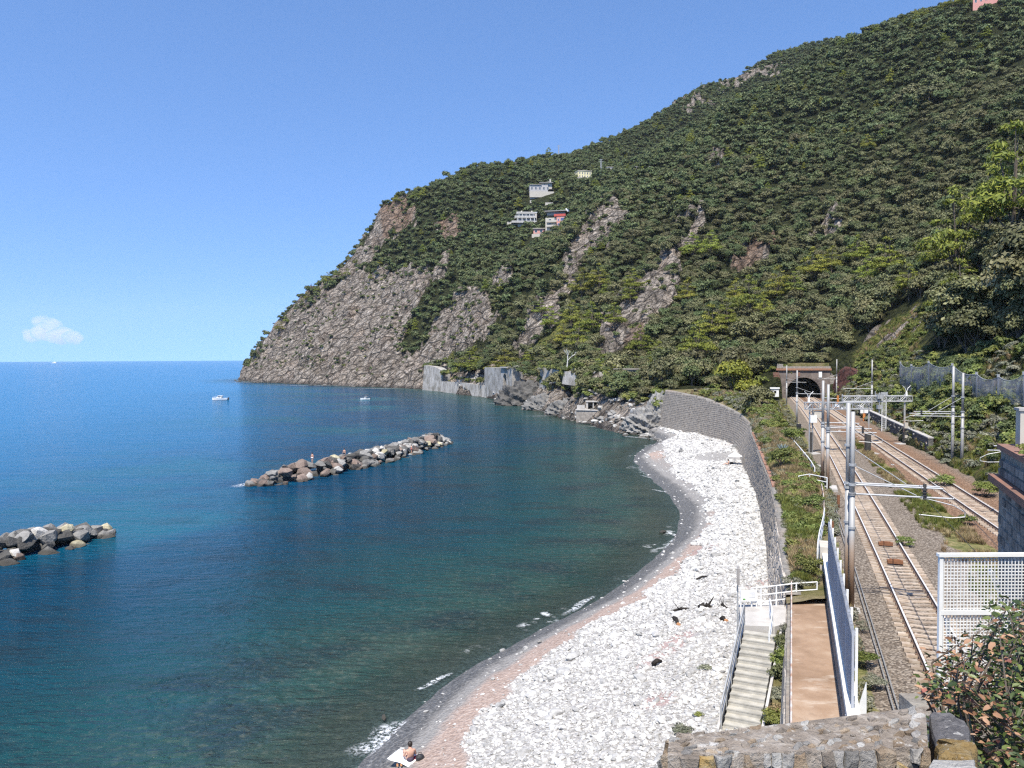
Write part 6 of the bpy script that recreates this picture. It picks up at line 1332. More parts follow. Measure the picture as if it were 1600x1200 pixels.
# right wall: rubble with a white curb carrying the picket fence
e = empty('curb_wall', (LX(28, 1.65), 28, 6.7), 0, 'rubble wall with a whitewashed curb right of the footpath', 'wall'); mb = MB()
mb.prism([(LX(6, 1.62) - LX(28, 1.65), -22, -.6), (LX(39, 1.62) - LX(28, 1.65), 11, -.6), (LX(39, 1.70) - LX(28, 1.65), 11, 1.1), (LX(6, 1.7) - LX(28, 1.65), -22, 1.1)], (.24, -.08, 0)); mb.build('wall_core', M_brick2 if False else M_mortar, e)
mb = MB(); mb.prism([(LX(6, 1.60) - LX(28, 1.65), -22, 1.1), (LX(40.5, 1.60) - LX(28, 1.65), 12.5, 1.1), (LX(40.5, 1.60) - LX(28, 1.65), 12.5, 1.34), (LX(6, 1.6) - LX(28, 1.65), -22, 1.34)], (.34, -.11, 0)); mb.build('white_curb', simple('whitewash', (.74, .72, .66), (.62, .59, .52), 2, .9, .2, .2, .02), e)
mb = MB(); mb.box((LX(40.8, 1.75) - LX(28, 1.65), 12.8, .9), (.5, 1.6, 1.5), 0, -A19); mb.build('end_block', M_cream, e)
e = empty('picket_fence', (LX(22.3, 1.78), 22.3, 8.04), -A19, 'tall grey steel picket fence between the footpath and the near track', 'fence')
nf = int(15.0 / c19 / .125); sm = MB(); sm.box((0, 0, 1.12), (.07, .022, 2.2)); sm = sm.mesh('slat', simple('fence_grey', (.36, .38, .42), (.30, .32, .36), 2, .5, .4, metal=.2, rnd=.22))
for i in range(nf): inst('slat', sm, e, (0, i * .125, 0))
q = MB()
for z in (.15, 1.1, 2.08): q.box((.045, nf * .125 / 2, z), (.04, nf * .125, .05))
q.build('rail', M_galv, e)
for k in range(9): q = MB(); q.box((.09, k * nf * .125 / 8, 1.14), (.07, .08, 2.32)); q.build('post', M_white, e)
e2 = empty('fence_end_plate', at_z(1338, 1112, 7.9), 0, 'two white triangular steel plates closing the near end of the picket fence', 'steel plate')
o_ = np.array(e2.location); 
for tri in (((1321, 1118), (1337, 1085), (1337, 1118)), ((1338, 1116), (1354, 1066), (1354, 1116))): q = MB(); q.prism([at(a, b2, o_[1] + .02) - o_ for a, b2 in tri], (0, .03, 0)); q.build('plate', M_white, e2)
def railing(name, pts, h, r, label, cat='railing', rails=(1.0, .55), mat=None, step=1, group=None, base_rail=False, parent=None):
    pts = [np.array(p, float) for p in pts]; o_ = pts[0]; e = empty(name, o_, 0, label, cat, group)
    for p in pts: q = MB(); q.bar(p - o_ + [0, 0, -.15], p - o_ + [0, 0, h], r * 1.15, n=6); q.build('post', mat or M_white, e)
    for f in rails: q = MB(); q.path([p - o_ + np.array([0, 0, h * f]) for p in pts], r, n=6); q.build('rail', mat or M_white, e)
    return e
M_rail2 = simple('worn_rail_paint', (.62, .58, .54), (.40, .25, .17), 2.2, .6, .3)
railing('path_railing', [(LX(y, .05), y, 6.7) for y in np.arange(21.5, 36.6, 1.87)], .95, .03, 'thin worn pipe railing along the sea side of the footpath', rails=(1.0, .5), mat=M_rail2)
pl_ = [(14.15, 37.0), (13.0, 37.0), (11.9, 36.9), (11.1, 36.8), (10.25, 36.5)]
mb = MB(); mb.prism([(9.9, 34.3, 5.2), (11.3, 34.15, 5.2), (13.0, 35.3, 5.2), (14.7, 37.0, 5.2), (10.6, 37.2, 5.2)], (0, 0, 1.15)); mb.box((13.75, 37.35, 6.45), (1.9, .8, .5), 0, -A19); o = mb.build('landing', M_conc); tag(o, kind='structure')
railing('landing_railing', [(14.35, 37.4, 6.4), (13.3, 37.2, 6.4), (12.3, 37.0, 6.35), (11.55, 36.9, 6.3), (11.1, 36.85, 6.3)], .95, .032, 'white pipe railing closing the far side of the landing at the stair head', rails=(1.0, .62, .28))
railing('stair_rail', [(11.45, 35.3, 6.3), (11.2, 34.2, 6.1), (10.75, 33.2, 5.5)], .9, .03, 'short white handrail at the upper right of the stairs', rails=(1.0, .5))
# stairs
e = empty('beach_stairs', (8.9, 30.3, 3.9), 0, 'concrete steps leading down to the beach', 'stairs'); d_ = np.array([.445, .895]); nrm = np.array([.895, -.445]); ns = 13
m = simple('step_concrete', (.43, .41, .36), (.30, .285, .25), 2.2, .95, .15, .4, .02)
for k in range(ns + 3):
    kk = k - 3; cx_, cy_ = np.array([8.85, 30.35]) + d_ * kk * .315; top = 4.12 + .172 * kk
    q = MB(); q.box((0, 0, -.55), (1.32, .36, 1.1)); q.box((0, -.165, -.02), (1.34, .05, .05)); o = q.build('step', m, e); o.location = (cx_ - 8.9, cy_ - 30.3, top - 3.9); o.rotation_euler[2] = -math.atan2(d_[0], d_[1])
q = MB(); 
for sg in (-1, 1):
    a = np.array([8.85, 30.35]) + nrm * sg * .74 - d_ * .9; b2 = a + d_ * (ns * .315 + 1.1); q.prism([(a[0] - 8.9, a[1] - 30.3, -1.2), (b2[0] - 8.9, b2[1] - 30.3, .8), (b2[0] - 8.9, b2[1] - 30.3, 2.42), (a[0] - 8.9, a[1] - 30.3, .0)], tuple(nrm * .1 * sg) + (0,))
q.build('string_wall', M_conc, e)
sp_ = [np.array([8.85, 30.35]) - nrm * .72 + d_ * (k * .315) for k in (-2, 1, 4, 7, 10, 13)]
railing('stair_rail', [(p[0], p[1], 4.12 + .172 * k) for p, k in zip(sp_, (-2, 1, 4, 7, 10, 13))], .95, .032, 'double grey pipe handrail down the sea side of the stairs', rails=(1.0, .86, .45), mat=M_galv)
p = (10.32, 36.4, 6.2); e = empty('sign_post', p, 0, 'narrow grey sign seen edge-on on a tall post at the head of the stairs', 'sign'); q = MB(); q.bar((0, 0, -1), (0, 0, 2.15), .035, n=6); q.build('post', M_galv, e); q = MB(); q.box((.02, 0, 1.75), (.12, .5, .75), 0, -.25); q.build('sign_panel', M_roof, e)
e = empty('information_board', (10.95, 36.78, 6.3), .08, 'white information board on the railing at the head of the stairs', 'board'); q = MB(); q.box((-.02, -.05, .62), (.78, .03, .52)); q.build('board', M_white, e); q = MB(); q.box((-.25, -.07, .46), (.12, .012, .06)); q.build('green_mark', simple('green_print', (.12, .3, .08), (.1, .26, .07), 3), e); q = MB(); q.box((.12, -.07, .66), (.3, .012, .26)); q.build('grey_print', simple('grey_print', (.55, .56, .56), (.66, .66, .66), 4), e); q = MB(); q.bar((-.38, 0, -.2), (-.38, 0, .95), .025); q.bar((.36, 0, -.2), (.36, 0, .95), .025); q.build('post', M_white, e)
# railings along the line side
ry = [40.6, 42.6, 44.6, 46.8, 49, 51.5]; railing('bank_railing', [(float(Bc(y)) - .35, y, BEDZ) for y in ry], 1.15, .03, 'white tube railing on the bank where the picket fence ends', rails=(1.0, .7, .4), group='white railings along the bank')
railing('bank_railing', [(float(Bc(y)) - .4, y, BEDZ - .1) for y in (53, 56, 59.5, 63)], 1.0, .03, 'dark-based railing between the picket fence and the second mast pair', rails=(1.0, .5), mat=M_rail2, group='white railings along the bank')
railing('bank_railing', [(float(Bc(65)) - 2.0, 65.5, BEDZ), (float(Bc(67)) - 1.4, 66.5, BEDZ), (float(Bc(66)) - .4, 64.5, BEDZ)], 1.15, .04, 'white gate-like railing left of the second mast pair', rails=(1.0, .68, .36), group='white railings along the bank')
railing('bank_railing', [(float(Bc(y)) - .6, y, BEDZ) for y in (70, 73.5, 77, 81, 85, 89, 93, 97, 101)], 1.2, .045, 'long white railing running towards the black signal', rails=(1.0, .66, .33), group='white railings along the bank')
railing('bank_railing', [(40.4, 127, 7.6), (41.3, 129.5, 7.8), (42.4, 131, 7.9)], 1.2, .05, 'short white railing far off on the bank above the wall corner', rails=(1.0, .55, .2), group='white railings along the bank')
q = MB(); q.box((0, 0, .1), (1.2, 2.4, .3)); o = q.build('concrete_pad', M_conc); o.location = (26.1, 65.6, BEDZ - .05); o.rotation_euler[2] = -A19; tag(o, 'concrete pad around the second pair of masts', 'slab')

# ------------------------------------------------------------------ distinct shrubs near the path
def leafy_bush(px, py, z, wpx, label, mat, tall=1.0, n=1400, seed=1, flat=False, size=.07, Y=None):
    p = at_z(px, py, z) if Y is None else at(px, py, Y); s_ = wpx * p[1] / FPX / 2; e = empty('shrub', (p[0], p[1], z), random.uniform(0, 6), label, 'shrub'); e.scale = (s_, s_, s_ * tall)
    link('foliage', clump('foliage', lobes_round(1, 1.5, 8, seed, .7, .2), n, size, mat, seed, shell=.3), e); q = MB()
    for k in range(6): a = k * 1.05; q.bar((0, 0, -.15), (math.cos(a) * .5, math.sin(a) * .5, .8), .03, n=4, r2=.012)
    q.build('stems', M_bark, e); return e
leafy_bush(1264, 905, 7.0, 46, 'dense dark green shrub against the end of the whitewashed curb', ML_shrub, 1.15, 2600, 3, size=.06)
leafy_bush(1240, 925, 6.8, 40, 'greyish flowering shrub left of the dense dark green shrub', ML_grey, .8, 1500, 4)
leafy_bush(1270, 800, 7.2, 40, 'round bright green shrub on the bank below the second mast pair', ML_shrub, .9, 1700, 5)
q = MB(); q.prism([(9.5, 29.2, 2.8), (10.4, 29.6, 2.8), (12.3, 34.6, 5.0), (11.4, 34.2, 5.0)], (0, 0, 1.15)); o = q.build('planted_verge', MATS['soil']); tag(o, kind='structure')
def gap_bush(f, s_, label, mat, n, seed, tall=1.2):
    x, y, z = 9.95 + 1.75 * f, 29.9 + 4.0 * f, 3.9 + 1.9 * f; e = empty('shrub', (x, y, z), f * 9, label, 'shrub'); e.scale = (s_, s_, s_ * tall); link('foliage', clump('foliage', lobes_round(1, 1.5, 8, seed, .7, .2), n, .07, mat, seed, shell=.3), e); q = MB()
    for k in range(6): a = k * 1.05; q.bar((0, 0, -.15), (math.cos(a) * .5, math.sin(a) * .5, .8), .03, n=4, r2=.012)
    q.build('stems', M_bark, e)
gap_bush(.97, .42, 'twiggy grey shrub under the landing beside the path railing', ML_grey, 1300, 10, 1.5)
gap_bush(.80, .46, 'olive shrub between the upper stairs and the path wall', ML_oak, 1800, 6, 1.5)
gap_bush(.62, .50, 'tallest bright shrub halfway down between the stairs and the path wall', ML_shrub, 2000, 7, 1.5)
gap_bush(.46, .48, 'dark dense shrub below the tallest bright shrub beside the stairs', ML_oak, 1900, 22, 1.3)
gap_bush(.28, .46, 'grey-green herb clump beside the lower stairs', ML_grey, 1500, 8, .9)
gap_bush(.10, .50, 'dry straw-coloured clump beside the lowest steps', ML_dry, 1200, 23, .8)
gap_bush(-.04, .62, 'bright yellow-green bush at the foot of the path wall', ML_shrub, 2200, 9, 1.0)
leafy_bush(1183, 655, 8.4, 50, 'dark grey-green rounded tree on the bank below the white cabin', ML_oak, 1.15, 3000, 11, Y=140)
leafy_bush(1150, 620, 9.0, 70, 'bright green pine-like bush left of the tunnel', ML_pine, 1.1, 3000, 12, Y=185)
leafy_bush(1415, 855, 7.0, 30, 'green bush on the strip between the tracks', ML_shrub, .8, 1400, 13)
leafy_bush(1510, 820, 7.0, 34, 'light green bush beside the far track near the stone wall', ML_grass, .7, 1300, 14)
leafy_bush(1475, 760, 7.0, 40, 'low shrub under the pair of masts', ML_shrub, .7, 1400, 15); leafy_bush(1540, 775, 7.0, 46, 'bright shrub at the foot of the cutting near the stone wall', ML_grass, .7, 1500, 16)
leafy_bush(1345, 985, 7.0, 26, 'grey herb clump at the foot of the nearest mast', ML_grey, .8, 900, 17); leafy_bush(1350, 1040, 7.0, 46, 'yellow-green weeds right of the picket fence', ML_grass, .7, 1500, 18); leafy_bush(1365, 1075, 7.0, 40, 'greyish weeds behind the white end plates', ML_grey, .7, 1300, 19)
leafy_bush(1220, 725, 8.2, 44, 'bright green mound of shrubs above the wall on the bank', ML_shrub, .8, 1900, 20); leafy_bush(1240, 690, 8.0, 40, 'bright green shrubs left of the black signal', ML_shrub, .8, 1700, 21)
# spiky blue agave on the bank
p = at_z(1223, 705, 8.3); e = empty('agave', p, 0, 'spiky blue-grey agave on the bank', 'agave'); ma = simple('agave_leaf', (.22, .27, .27), (.15, .19, .2), 3, .6)
q = MB()
for k in range(16): a = k * .39 * 2; tl = .5 + .5 * ((k * 37) % 10) / 10; q.bar((0, 0, 0), (math.cos(a) * .7 * tl, math.sin(a) * .7 * tl, 1.0 - .4 * tl), .07, n=4, r2=.01)
q.build('leaves', ma, e)
# bare white tree over the old walls
p = at(886, 572, 268); e = empty('dead_tree', p, .4, 'bare bleached dead tree above the old walls', 'tree'); q = MB(); mw = simple('bleached_wood', (.62, .60, .56), (.5, .48, .45), 3, .9)
def branch(p, d, L, r, dep):
    e1 = p + d * L; q.bar(p, e1, r, n=5, r2=r * .7)
    if dep: 
        for k in range(2 + (dep > 1)): branch(e1, (d + Vector((random.uniform(-.9, .9), random.uniform(-.5, .5), random.uniform(-.2, .5)))).normalized(), L * random.uniform(.6, .85), r * .6, dep - 1)
branch(Vector((0, 0, -.5)), Vector((.1, 0, 1)), 2.4, .22, 3); q.build('branches', mw, e)

# ------------------------------------------------------------------ people
M_skin = simple('skin', (.55, .33, .24), (.50, .29, .21), 4, .6, .3); M_hair = simple('dark_hair', (.02, .015, .012), (.035, .025, .02), 8, .5); M_swim = simple('dark_swimwear', (.05, .04, .06), (.08, .06, .09), 5, .8); M_towel = simple('white_towel', (.78, .78, .77), (.70, .70, .69), 4, .95, .1, .3, .02); M_shirt = simple('red_cloth', (.5, .05, .08), (.4, .04, .06), 5, .9)
def person(loc, rz, pose, label, hair=M_hair, cloth=M_swim, group=None, fingers=False):
    e = empty('person', loc, rz, label, 'person', group); v, ed, rd = [], [], []
    def n_(p, r, par=None): v.append(p); rd.append(r); (ed.append((par, len(v) - 1)) if par is not None else None); return len(v) - 1
    if pose == 'sit': ph, sp1, sp2, nk, hd = (0, 0, .11), (0, -.05, .28), (0, -.06, .44), (0, -.03, .57), (0, .02, .70)
    else: ph, sp1, sp2, nk, hd = (0, 0, .92), (0, -.01, 1.10), (0, -.02, 1.28), (0, 0, 1.46), (0, .02, 1.60)
    a = n_(ph, .125); b2 = n_(sp1, .115, a); c = n_(sp2, .135, b2); d = n_(nk, .05, c); h1 = n_((hd[0], hd[1] - .01, hd[2] - .05), .075, d); h2 = n_((hd[0], hd[1] + .005, hd[2] + .05), .09, h1); n_((hd[0], hd[1] + .105, hd[2] - .01), .018, h1)
    for s in (-1, 1):
        if pose == 'sit': J = [((s * .10, .06, .11), .088), ((s * .17, .40, .33), .06), ((s * .15, .62, .08), .04), ((s * .15, .78, .05), .032)]
        else: J = [((s * .09, 0, .84), .085), ((s * .10, .02, .48), .057), ((s * .10, 0, .09), .038), ((s * .10, .14, .04), .032)]
        k = a
        for p, r in J: k = n_(p, r, k)
        if pose == 'sit': J = [((s * .19, -.04, .50), .052), ((s * .25, .02, .27), .04), ((s * .24, .20, .17), .03), ((s * .235, .29, .17), .028)]
        else: J = [((s * .20, 0, 1.37), .05), ((s * .26, 0, 1.10), .038), ((s * .27, .06, .86), .028), ((s * .27, .08, .78), .028)]
        k = c
        for p, r in J: k = n_(p, r, k)
        if fingers:
            hp = J[-1][0]; f = Vector(J[-1][0]) - Vector(J[-2][0]); f.normalize()
            for j, L in enumerate((.055, .075, .08, .07)): q0 = Vector(hp) + Vector(((j - 1.5) * .019, 0, 0)) + f * .02; m0 = n_(tuple(q0), .0095, k); m1 = n_(tuple(q0 + f * L * .55 + Vector((0, 0, -.004))), .0085, m0); n_(tuple(q0 + f * L + Vector((0, 0, -.02))), .0075, m1)
            th = n_(tuple(Vector(hp) + Vector((-s * .03, 0, 0)) - f * .03), .01, k); n_(tuple(Vector(hp) + Vector((-s * .055, 0, -.01)) + f * .015), .009, th)
    me = bpy.data.meshes.new('body'); me.from_pydata(v, ed, []); me.materials.append(M_skin); o = link('body', me, e)
    sk = o.modifiers.new('skin', 'SKIN'); sk.use_smooth_shade = True
    for i, r in enumerate(rd): me.skin_vertices[0].data[i].radius = (r, r)
    me.skin_vertices[0].data[0].use_root = True
    su = o.modifiers.new('sub', 'SUBSURF'); su.levels = su.render_levels = 1
    bm = bmesh.new(); bmesh.ops.create_uvsphere(bm, u_segments=12, v_segments=8, radius=.115)
    for q in list(bm.verts):
        if q.co.z < -.02 and q.co.y > -.02: bm.verts.remove(q)
    for q in bm.verts: q.co = Vector((q.co.x * .95, q.co.y, q.co.z * 1.12))
    hm = bpy.data.meshes.new('hair'); bm.to_mesh(hm); bm.free(); hm.materials.append(hair); hm.polygons.foreach_set('use_smooth', [True] * len(hm.polygons)); ho = link('hair', hm, e); ho.location = (hd[0], hd[1] - .012, hd[2] + .035)
    if pose == 'sit': q = MB(); q.bar((0, -.0, .05), (0, -.012, .20), .155, n=12, r2=.142)
    else: q = MB(); q.bar((0, 0, .80), (0, -.003, .98), .165, n=12, r2=.14)
    q.build('swimwear', cloth, e, True)
    q = MB(); z = hd[2] + .01
    for s in (-1, 1): q.box((s * .032, hd[1] + .088, z), (.02, .012, .01))
    q.box((0, hd[1] + .086, z - .075), (.045, .012, .01)); q.build('face', M_hair, e)
    return e
p = at_z(641, 1190, .9); p[2] = float(beach_z(p[0], p[1])); p = at_z(641, 1190, p[2]); zt = float(beach_z(p[0], p[1])) + .02
person((p[0], p[1], zt + .01), .35, 'sit', 'person with dark hair sitting on a white towel facing the sea', cloth=M_swim, fingers=True)
V = []; n = 10
for i in range(n + 1):
    for j in range(n + 1): a, b2 = (i / n - .5) * 1.75, (j / n - .5) * .95; V.append((a, b2, .015 + .03 * math.sin(a * 7) * math.cos(b2 * 8)))
o = link('beach_towel', npmesh('beach_towel', np.array(V), gridF(n + 1, n + 1), M_towel, True)); o.location = (p[0] + .0, p[1] + .05, zt + .02); o.rotation_euler = (0, .10, -.45); tag(o, 'rumpled white towel spread on the pink gravel under the sunbather', 'towel')
sm_ = o.modifiers.new('thick', 'SOLIDIFY'); sm_.thickness = .012
e = empty('beach_bag', (p[0] + .42, p[1] - .02, zt + .02), .3, 'black bag on the towel beside the sunbather', 'bag'); bm = bmesh.new(); bmesh.ops.create_uvsphere(bm, u_segments=14, v_segments=8, radius=1)
for q_ in bm.verts: q_.co = Vector((q_.co.x * .2, q_.co.y * .14, max(q_.co.z, -.75) * .17 + .13))
me = bpy.data.meshes.new('bag_body'); bm.to_mesh(me); bm.free(); me.materials.append(M_black); link('bag_body', me, e); q = MB(); q.path([(-.1, 0, .26), (-.06, .02, .36), (.06, .02, .36), (.1, 0, .26)], .012); q.build('handle', M_black, e)
q = MB(); q.box((0, 0, .03), (.28, .2, .06)); q.box((.03, .02, .075), (.2, .14, .04)); o = q.build('folded_cloth', M_shirt); o.location = (p[0] + .24, p[1] + .2, zt + .02); o.rotation_euler[2] = .4; tag(o, 'crumpled red cloth between the sunbather and the black bag', 'cloth')
e = empty('sandals', (p[0] - .42, p[1] - .32, zt), .2, 'pair of brown sandals on the gravel in front of the towel', 'sandals'); 
for s in (-1, 1): q = MB(); q.prism([(s * .08 - .035, -.12, 0), (s * .08 + .035, -.12, 0), (s * .08 + .045, .06, 0), (s * .08, .13, 0), (s * .08 - .045, .06, 0)], (0, 0, .025)); q.path([(s * .08 - .04, .03, .02), (s * .08, .03, .06), (s * .08 + .04, .03, .02)], .01); q.build('sandal', M_wood, e)
# far parasol with its bather
p = at_z(1138, 727, 1.9); zb = float(beach_z(p[0], p[1])); p = at_z(1138, 727, zb); zb = float(beach_z(p[0], p[1]))
person((p[0], p[1], zb), 1.2, 'sit', 'person in swimwear sitting beside the far white parasol')
e = empty('parasol', (p[0] + .95, p[1] + .1, zb), 0, 'white beach parasol on the grey sand by the sea wall', 'parasol'); q = MB(); q.bar((0, 0, -.1), (.06, 0, 1.75), .025, n=6); q.build('pole', M_galv, e)
q = MB(); n = 10
for i in range(n):
    a0, a1 = 2 * math.pi * i / n, 2 * math.pi * (i + 1) / n
    q.add([(.06, 0, 1.75), (.06 + math.cos(a0) * .6, math.sin(a0) * .6, 1.6), (.06 + math.cos(a1) * .6, math.sin(a1) * .6, 1.6)], [(0, 1, 2)]); q.add([(.06 + math.cos(a0) * .6, math.sin(a0) * .6, 1.6), (.06 + math.cos(a0) * 1.05, math.sin(a0) * 1.05, 1.3), (.06 + math.cos(a1) * 1.05, math.sin(a1) * 1.05, 1.3), (.06 + math.cos(a1) * .6, math.sin(a1) * .6, 1.6)], [(0, 1, 2, 3)])
q.build('canopy', M_towel, e)
q = MB(); q.box((0, 0, .2), (.5, .3, .4)); q.bar((-.15, 0, .4), (.15, 0, .4), .03); o = q.build('cool_bag', M_black); o.location = (p[0] + .55, p[1] + .3, zb); tag(o, 'dark bag under the far white parasol', 'bag')
def bw_person(px, py, Y, rz, pose, label, cloth): q = at(px, py, Y); return person((q[0], q[1], q[2]), rz, pose, label, cloth=cloth)
bw_person(488, 724, 127, 2.6, 'stand', 'person with bare shoulders standing on the left half of the long breakwater', M_towel)
bw_person(538, 716, 137, 2.8, 'stand', 'person in dark clothes standing on the middle of the long breakwater', M_black)
p = at_z(643, 710, 0); e = empty('paddle_board', (p[0], p[1], .03), .5, 'pale paddle board floating beside the long breakwater', 'paddle board'); q = MB(); q.prism([(-1.5, 0, 0), (-1.1, -.3, 0), (.7, -.36, 0), (1.3, -.2, 0), (1.55, 0, 0), (1.3, .2, 0), (.7, .36, 0), (-1.1, .3, 0)], (0, 0, .1)); q.build('board', M_white, e); q = MB(); q.box((.55, 0, .115), (.9, .5, .03)); q.build('deck_pad', M_grey, e)
person((p[0], p[1], .13), -1.0, 'stand', 'person in red swimwear standing on the paddle board', cloth=M_shirt)

# ------------------------------------------------------------------ stone bastion at the right edge
M_bst = simple('bastion_stone', (.23, .21, .19), (.12, .112, .105), 2.2, .92, .2, .6, .03, rnd=.35)
bd = np.array([.37, .93]); bd = bd / np.hypot(*bd); bn = np.array([-bd[1], bd[0]]); B0 = np.array([9.9, 16.2]); ZT = 16.1
e = empty('stone_bastion', (B0[0], B0[1], ZT), 0, 'dark stone bastion with a projecting cornice cut by the right edge', 'bastion')
def bq(s, out, z): q = B0 - bd * s + bn * out; return np.array([q[0] - B0[0], q[1] - B0[1], z - ZT])
def bprism(s0, s1, o0, o1, z0, z1, mat, nm):
    q = MB(); q.prism([bq(s0, o0, z0), bq(s1, o0, z0), bq(s1, o1, z0), bq(s0, o1, z0)], (0, 0, z1 - z0)); return q.build(nm, mat, e)
bprism(0, 9, 0, -2.5, 6, 15.42, M_mortar, 'lower_wall'); bprism(.02, 9, -.02, -2.5, 15.56, ZT, M_mortar, 'upper_wall'); bprism(-.22, 9, .16, -2.5, 15.42, 15.56, M_brick2, 'cornice'); bprism(-.05, 9, .04, -.5, ZT, ZT + .1, M_brick2, 'coping')
def bf(z00): 
    def f(s, v): q = bq(s, 0, z00 + v); return Vector(q) + Vector((B0[0], B0[1], ZT)), Vector((-bd[0], -bd[1], 0)), Vector((0, 0, 1)), Vector((bn[0], bn[1], 0))
    return f
masonry(e, (B0[0], B0[1], ZT), None, lambda s: 3.2, 4.2, bf(12.2), M_bst, (.22, .48), .2, .02, (.01, .035), 200); masonry(e, (B0[0], B0[1], ZT), None, lambda s: .5, 4.2, bf(15.58), M_bst, (.2, .45), .18, .02, (.01, .035), 80)
def bf2(s, v): q = B0 - bn * s; return Vector((q[0], q[1], 12.2 + v)), Vector((-bn[0], -bn[1], 0)), Vector((0, 0, 1)), Vector((bd[0], bd[1], 0))
q = at(1596, 700, 15.6); e3 = empty('concrete_post', (q[0] + .12, q[1], ZT + .1), -A19, 'pale square concrete post standing on the bastion', 'post'); mb = MB(); mb.box((0, 0, .36), (.34, .34, .72)); mb.build('shaft', M_cream, e3); mb = MB(); mb.box((0, 0, .745), (.4, .4, .05)); mb.build('cap', M_conc, e3)
for s, w in ((1.5, .22), (2.2, .3)): q = bq(s, -.2, ZT + .1) + np.array([B0[0], B0[1], ZT]); bush('weed', q[0], q[1], q[2], w, 'yellow-green weed growing on top of the bastion', 'plant', 0, .7, 'weeds on the bastion')

# ------------------------------------------------------------------ white guard mesh over the tunnel headwall
GY = 13.0; g0 = at(1470, 868, GY); GW_, GH = 1.72, 2.25
e = empty('headwall', (7.9, 12.2, 6.0), 0, 'stone headwall of the tunnel under the viewpoint', 'wall'); q = MB(); q.box((1.6, .3, 3.2), (6.2, 1.2, 6.4)); q.build('wall', M_mortar, e)
e = empty('guard_panel', (g0[0], GY, g0[2] - GH), .0, 'white framed steel guard mesh behind the bush at lower right', 'guard')
q = MB(); q.box((0, 0, GH / 2), (.06, .06, GH)); q.build('post', M_white, e); q = MB(); q.box((GW_, 0, GH / 2), (.06, .06, GH)); q.build('post', M_white, e)
q = MB(); q.box((GW_ / 2, -.0, GH + .01), (GW_ + .1, .10, .05)); q.build('top_rail', M_white, e); q = MB(); q.box((GW_ / 2, 0, GH - .94), (GW_, .07, .07)); q.build('middle_rail', M_white, e); q = MB(); q.box((GW_ / 2, 0, .03), (GW_, .06, .06)); q.build('bottom_rail', M_white, e)
q = MB(); q.bar((.2, .16, GH - 1.1), (.48, .5, .2), .035, n=4); q.build('brace', M_white, e); q = MB(); q.bar((.88, .1, GH - .28), (1.32, .6, GH - .75), .04, n=4); q.build('brace', M_white, e)
vb = MB(); vb.box((0, 0, GH / 2), (.013, .012, GH - .08)); vb = vb.mesh('wire', M_white); hb = MB(); hb.box((GW_ / 2, .013, 0), (GW_ - .06, .012, .013)); hb = hb.mesh('wire', M_white)
for i in range(1, 31): inst('wire', vb, e, (i * GW_ / 31, 0, 0))
for i in range(1, 41): inst('wire', hb, e, (0, 0, i * GH / 41))

# ------------------------------------------------------------------ foreground parapet
def voronoi(P, box):
    out = []
    for i, p in enumerate(P):
        poly = [(box[0], box[1]), (box[2], box[1]), (box[2], box[3]), (box[0], box[3])]; d = np.hypot(P[:, 0] - p[0], P[:, 1] - p[1]); 
        for j in np.argsort(d)[1:16]:
            m_ = (P[j] + p) / 2; n_ = P[j] - p; new = []
            for a, b2 in zip(poly, poly[1:] + poly[:1]):
                da, db = (a[0] - m_[0]) * n_[0] + (a[1] - m_[1]) * n_[1], (b2[0] - m_[0]) * n_[0] + (b2[1] - m_[1]) * n_[1]
                if da <= 0: new.append(a)
                if da * db < 0: t_ = da / (da - db); new.append((a[0] + (b2[0] - a[0]) * t_, a[1] + (b2[1] - a[1]) * t_))
            poly = new
            if len(poly) < 3: break
        out.append(poly)
    return out
def par_mat(name, c1, c2, c3):
    m, t, b = new_mat(name, .92, .2); v = coords(t); n1 = noise_(t, v, 9, 6, .7, .6); n2 = noise_(t, v, 45, 5, .7); oi = nd(t, 'ShaderNodeObjectInfo')
    c = ramp(t, n1, [(.3, c1), (.5, c2), (.68, c3)]); hs = nd(t, 'ShaderNodeHueSaturation'); f = math_(t, 'MULTIPLY_ADD', oi.outputs['Random'], .6); f.node.inputs[2].default_value = .7; lk(t, c, hs.inputs['Color']); lk(t, f, hs.inputs['Value'])
    c = mixc(t, ramp(t, noise_(t, v, 22, 4, .6), [(.6, 0.0), (.68, .75)]), hs.outputs[0], (.50, .48, .44)); c = mixc(t, ramp(t, n2, [(.28, .6), (.42, 0.0)]), c, (.045, .04, .035)); lk(t, c, b.inputs['Base Color'])
    bump(t, b, math_(t, 'ADD', n1, math_(t, 'MULTIPLY', n2, .6)), 1.0, .03); return m
MP = [par_mat('parapet_grey', (.13, .125, .115), (.24, .225, .205), (.36, .34, .31)), par_mat('parapet_brown', (.15, .105, .07), (.25, .19, .13), (.34, .28, .21)), par_mat('parapet_ochre', (.20, .125, .045), (.27, .185, .075), (.30, .25, .16)), par_mat('parapet_pale', (.25, .24, .22), (.36, .345, .315), (.47, .45, .42)), par_mat('parapet_mortar', (.15, .125, .10), (.225, .19, .155), (.32, .285, .245))]
ZP = 16.55; F0, F1 = at_z(1046, 1153, ZP), at_z(1446, 1104, ZP); N0 = at_z(1043, 1181, ZP); N1 = at_z(1450, 1167, ZP)
e = empty('parapet', F0, 0, 'weathered rubble stone parapet across the bottom of the view', 'parapet'); o_ = F0.copy(); 
def loc_(p): return np.asarray(p, float) - o_
def dn(p, z): return np.array([p[0], p[1], z])
back = np.array([0.03, -.12, 0]); mb = MB(); ins = np.array([0, 0, .001])
N0f, N1f = N0 + np.array([-.0, -.10, -.75]), N1 + np.array([0, -.10, -.75])
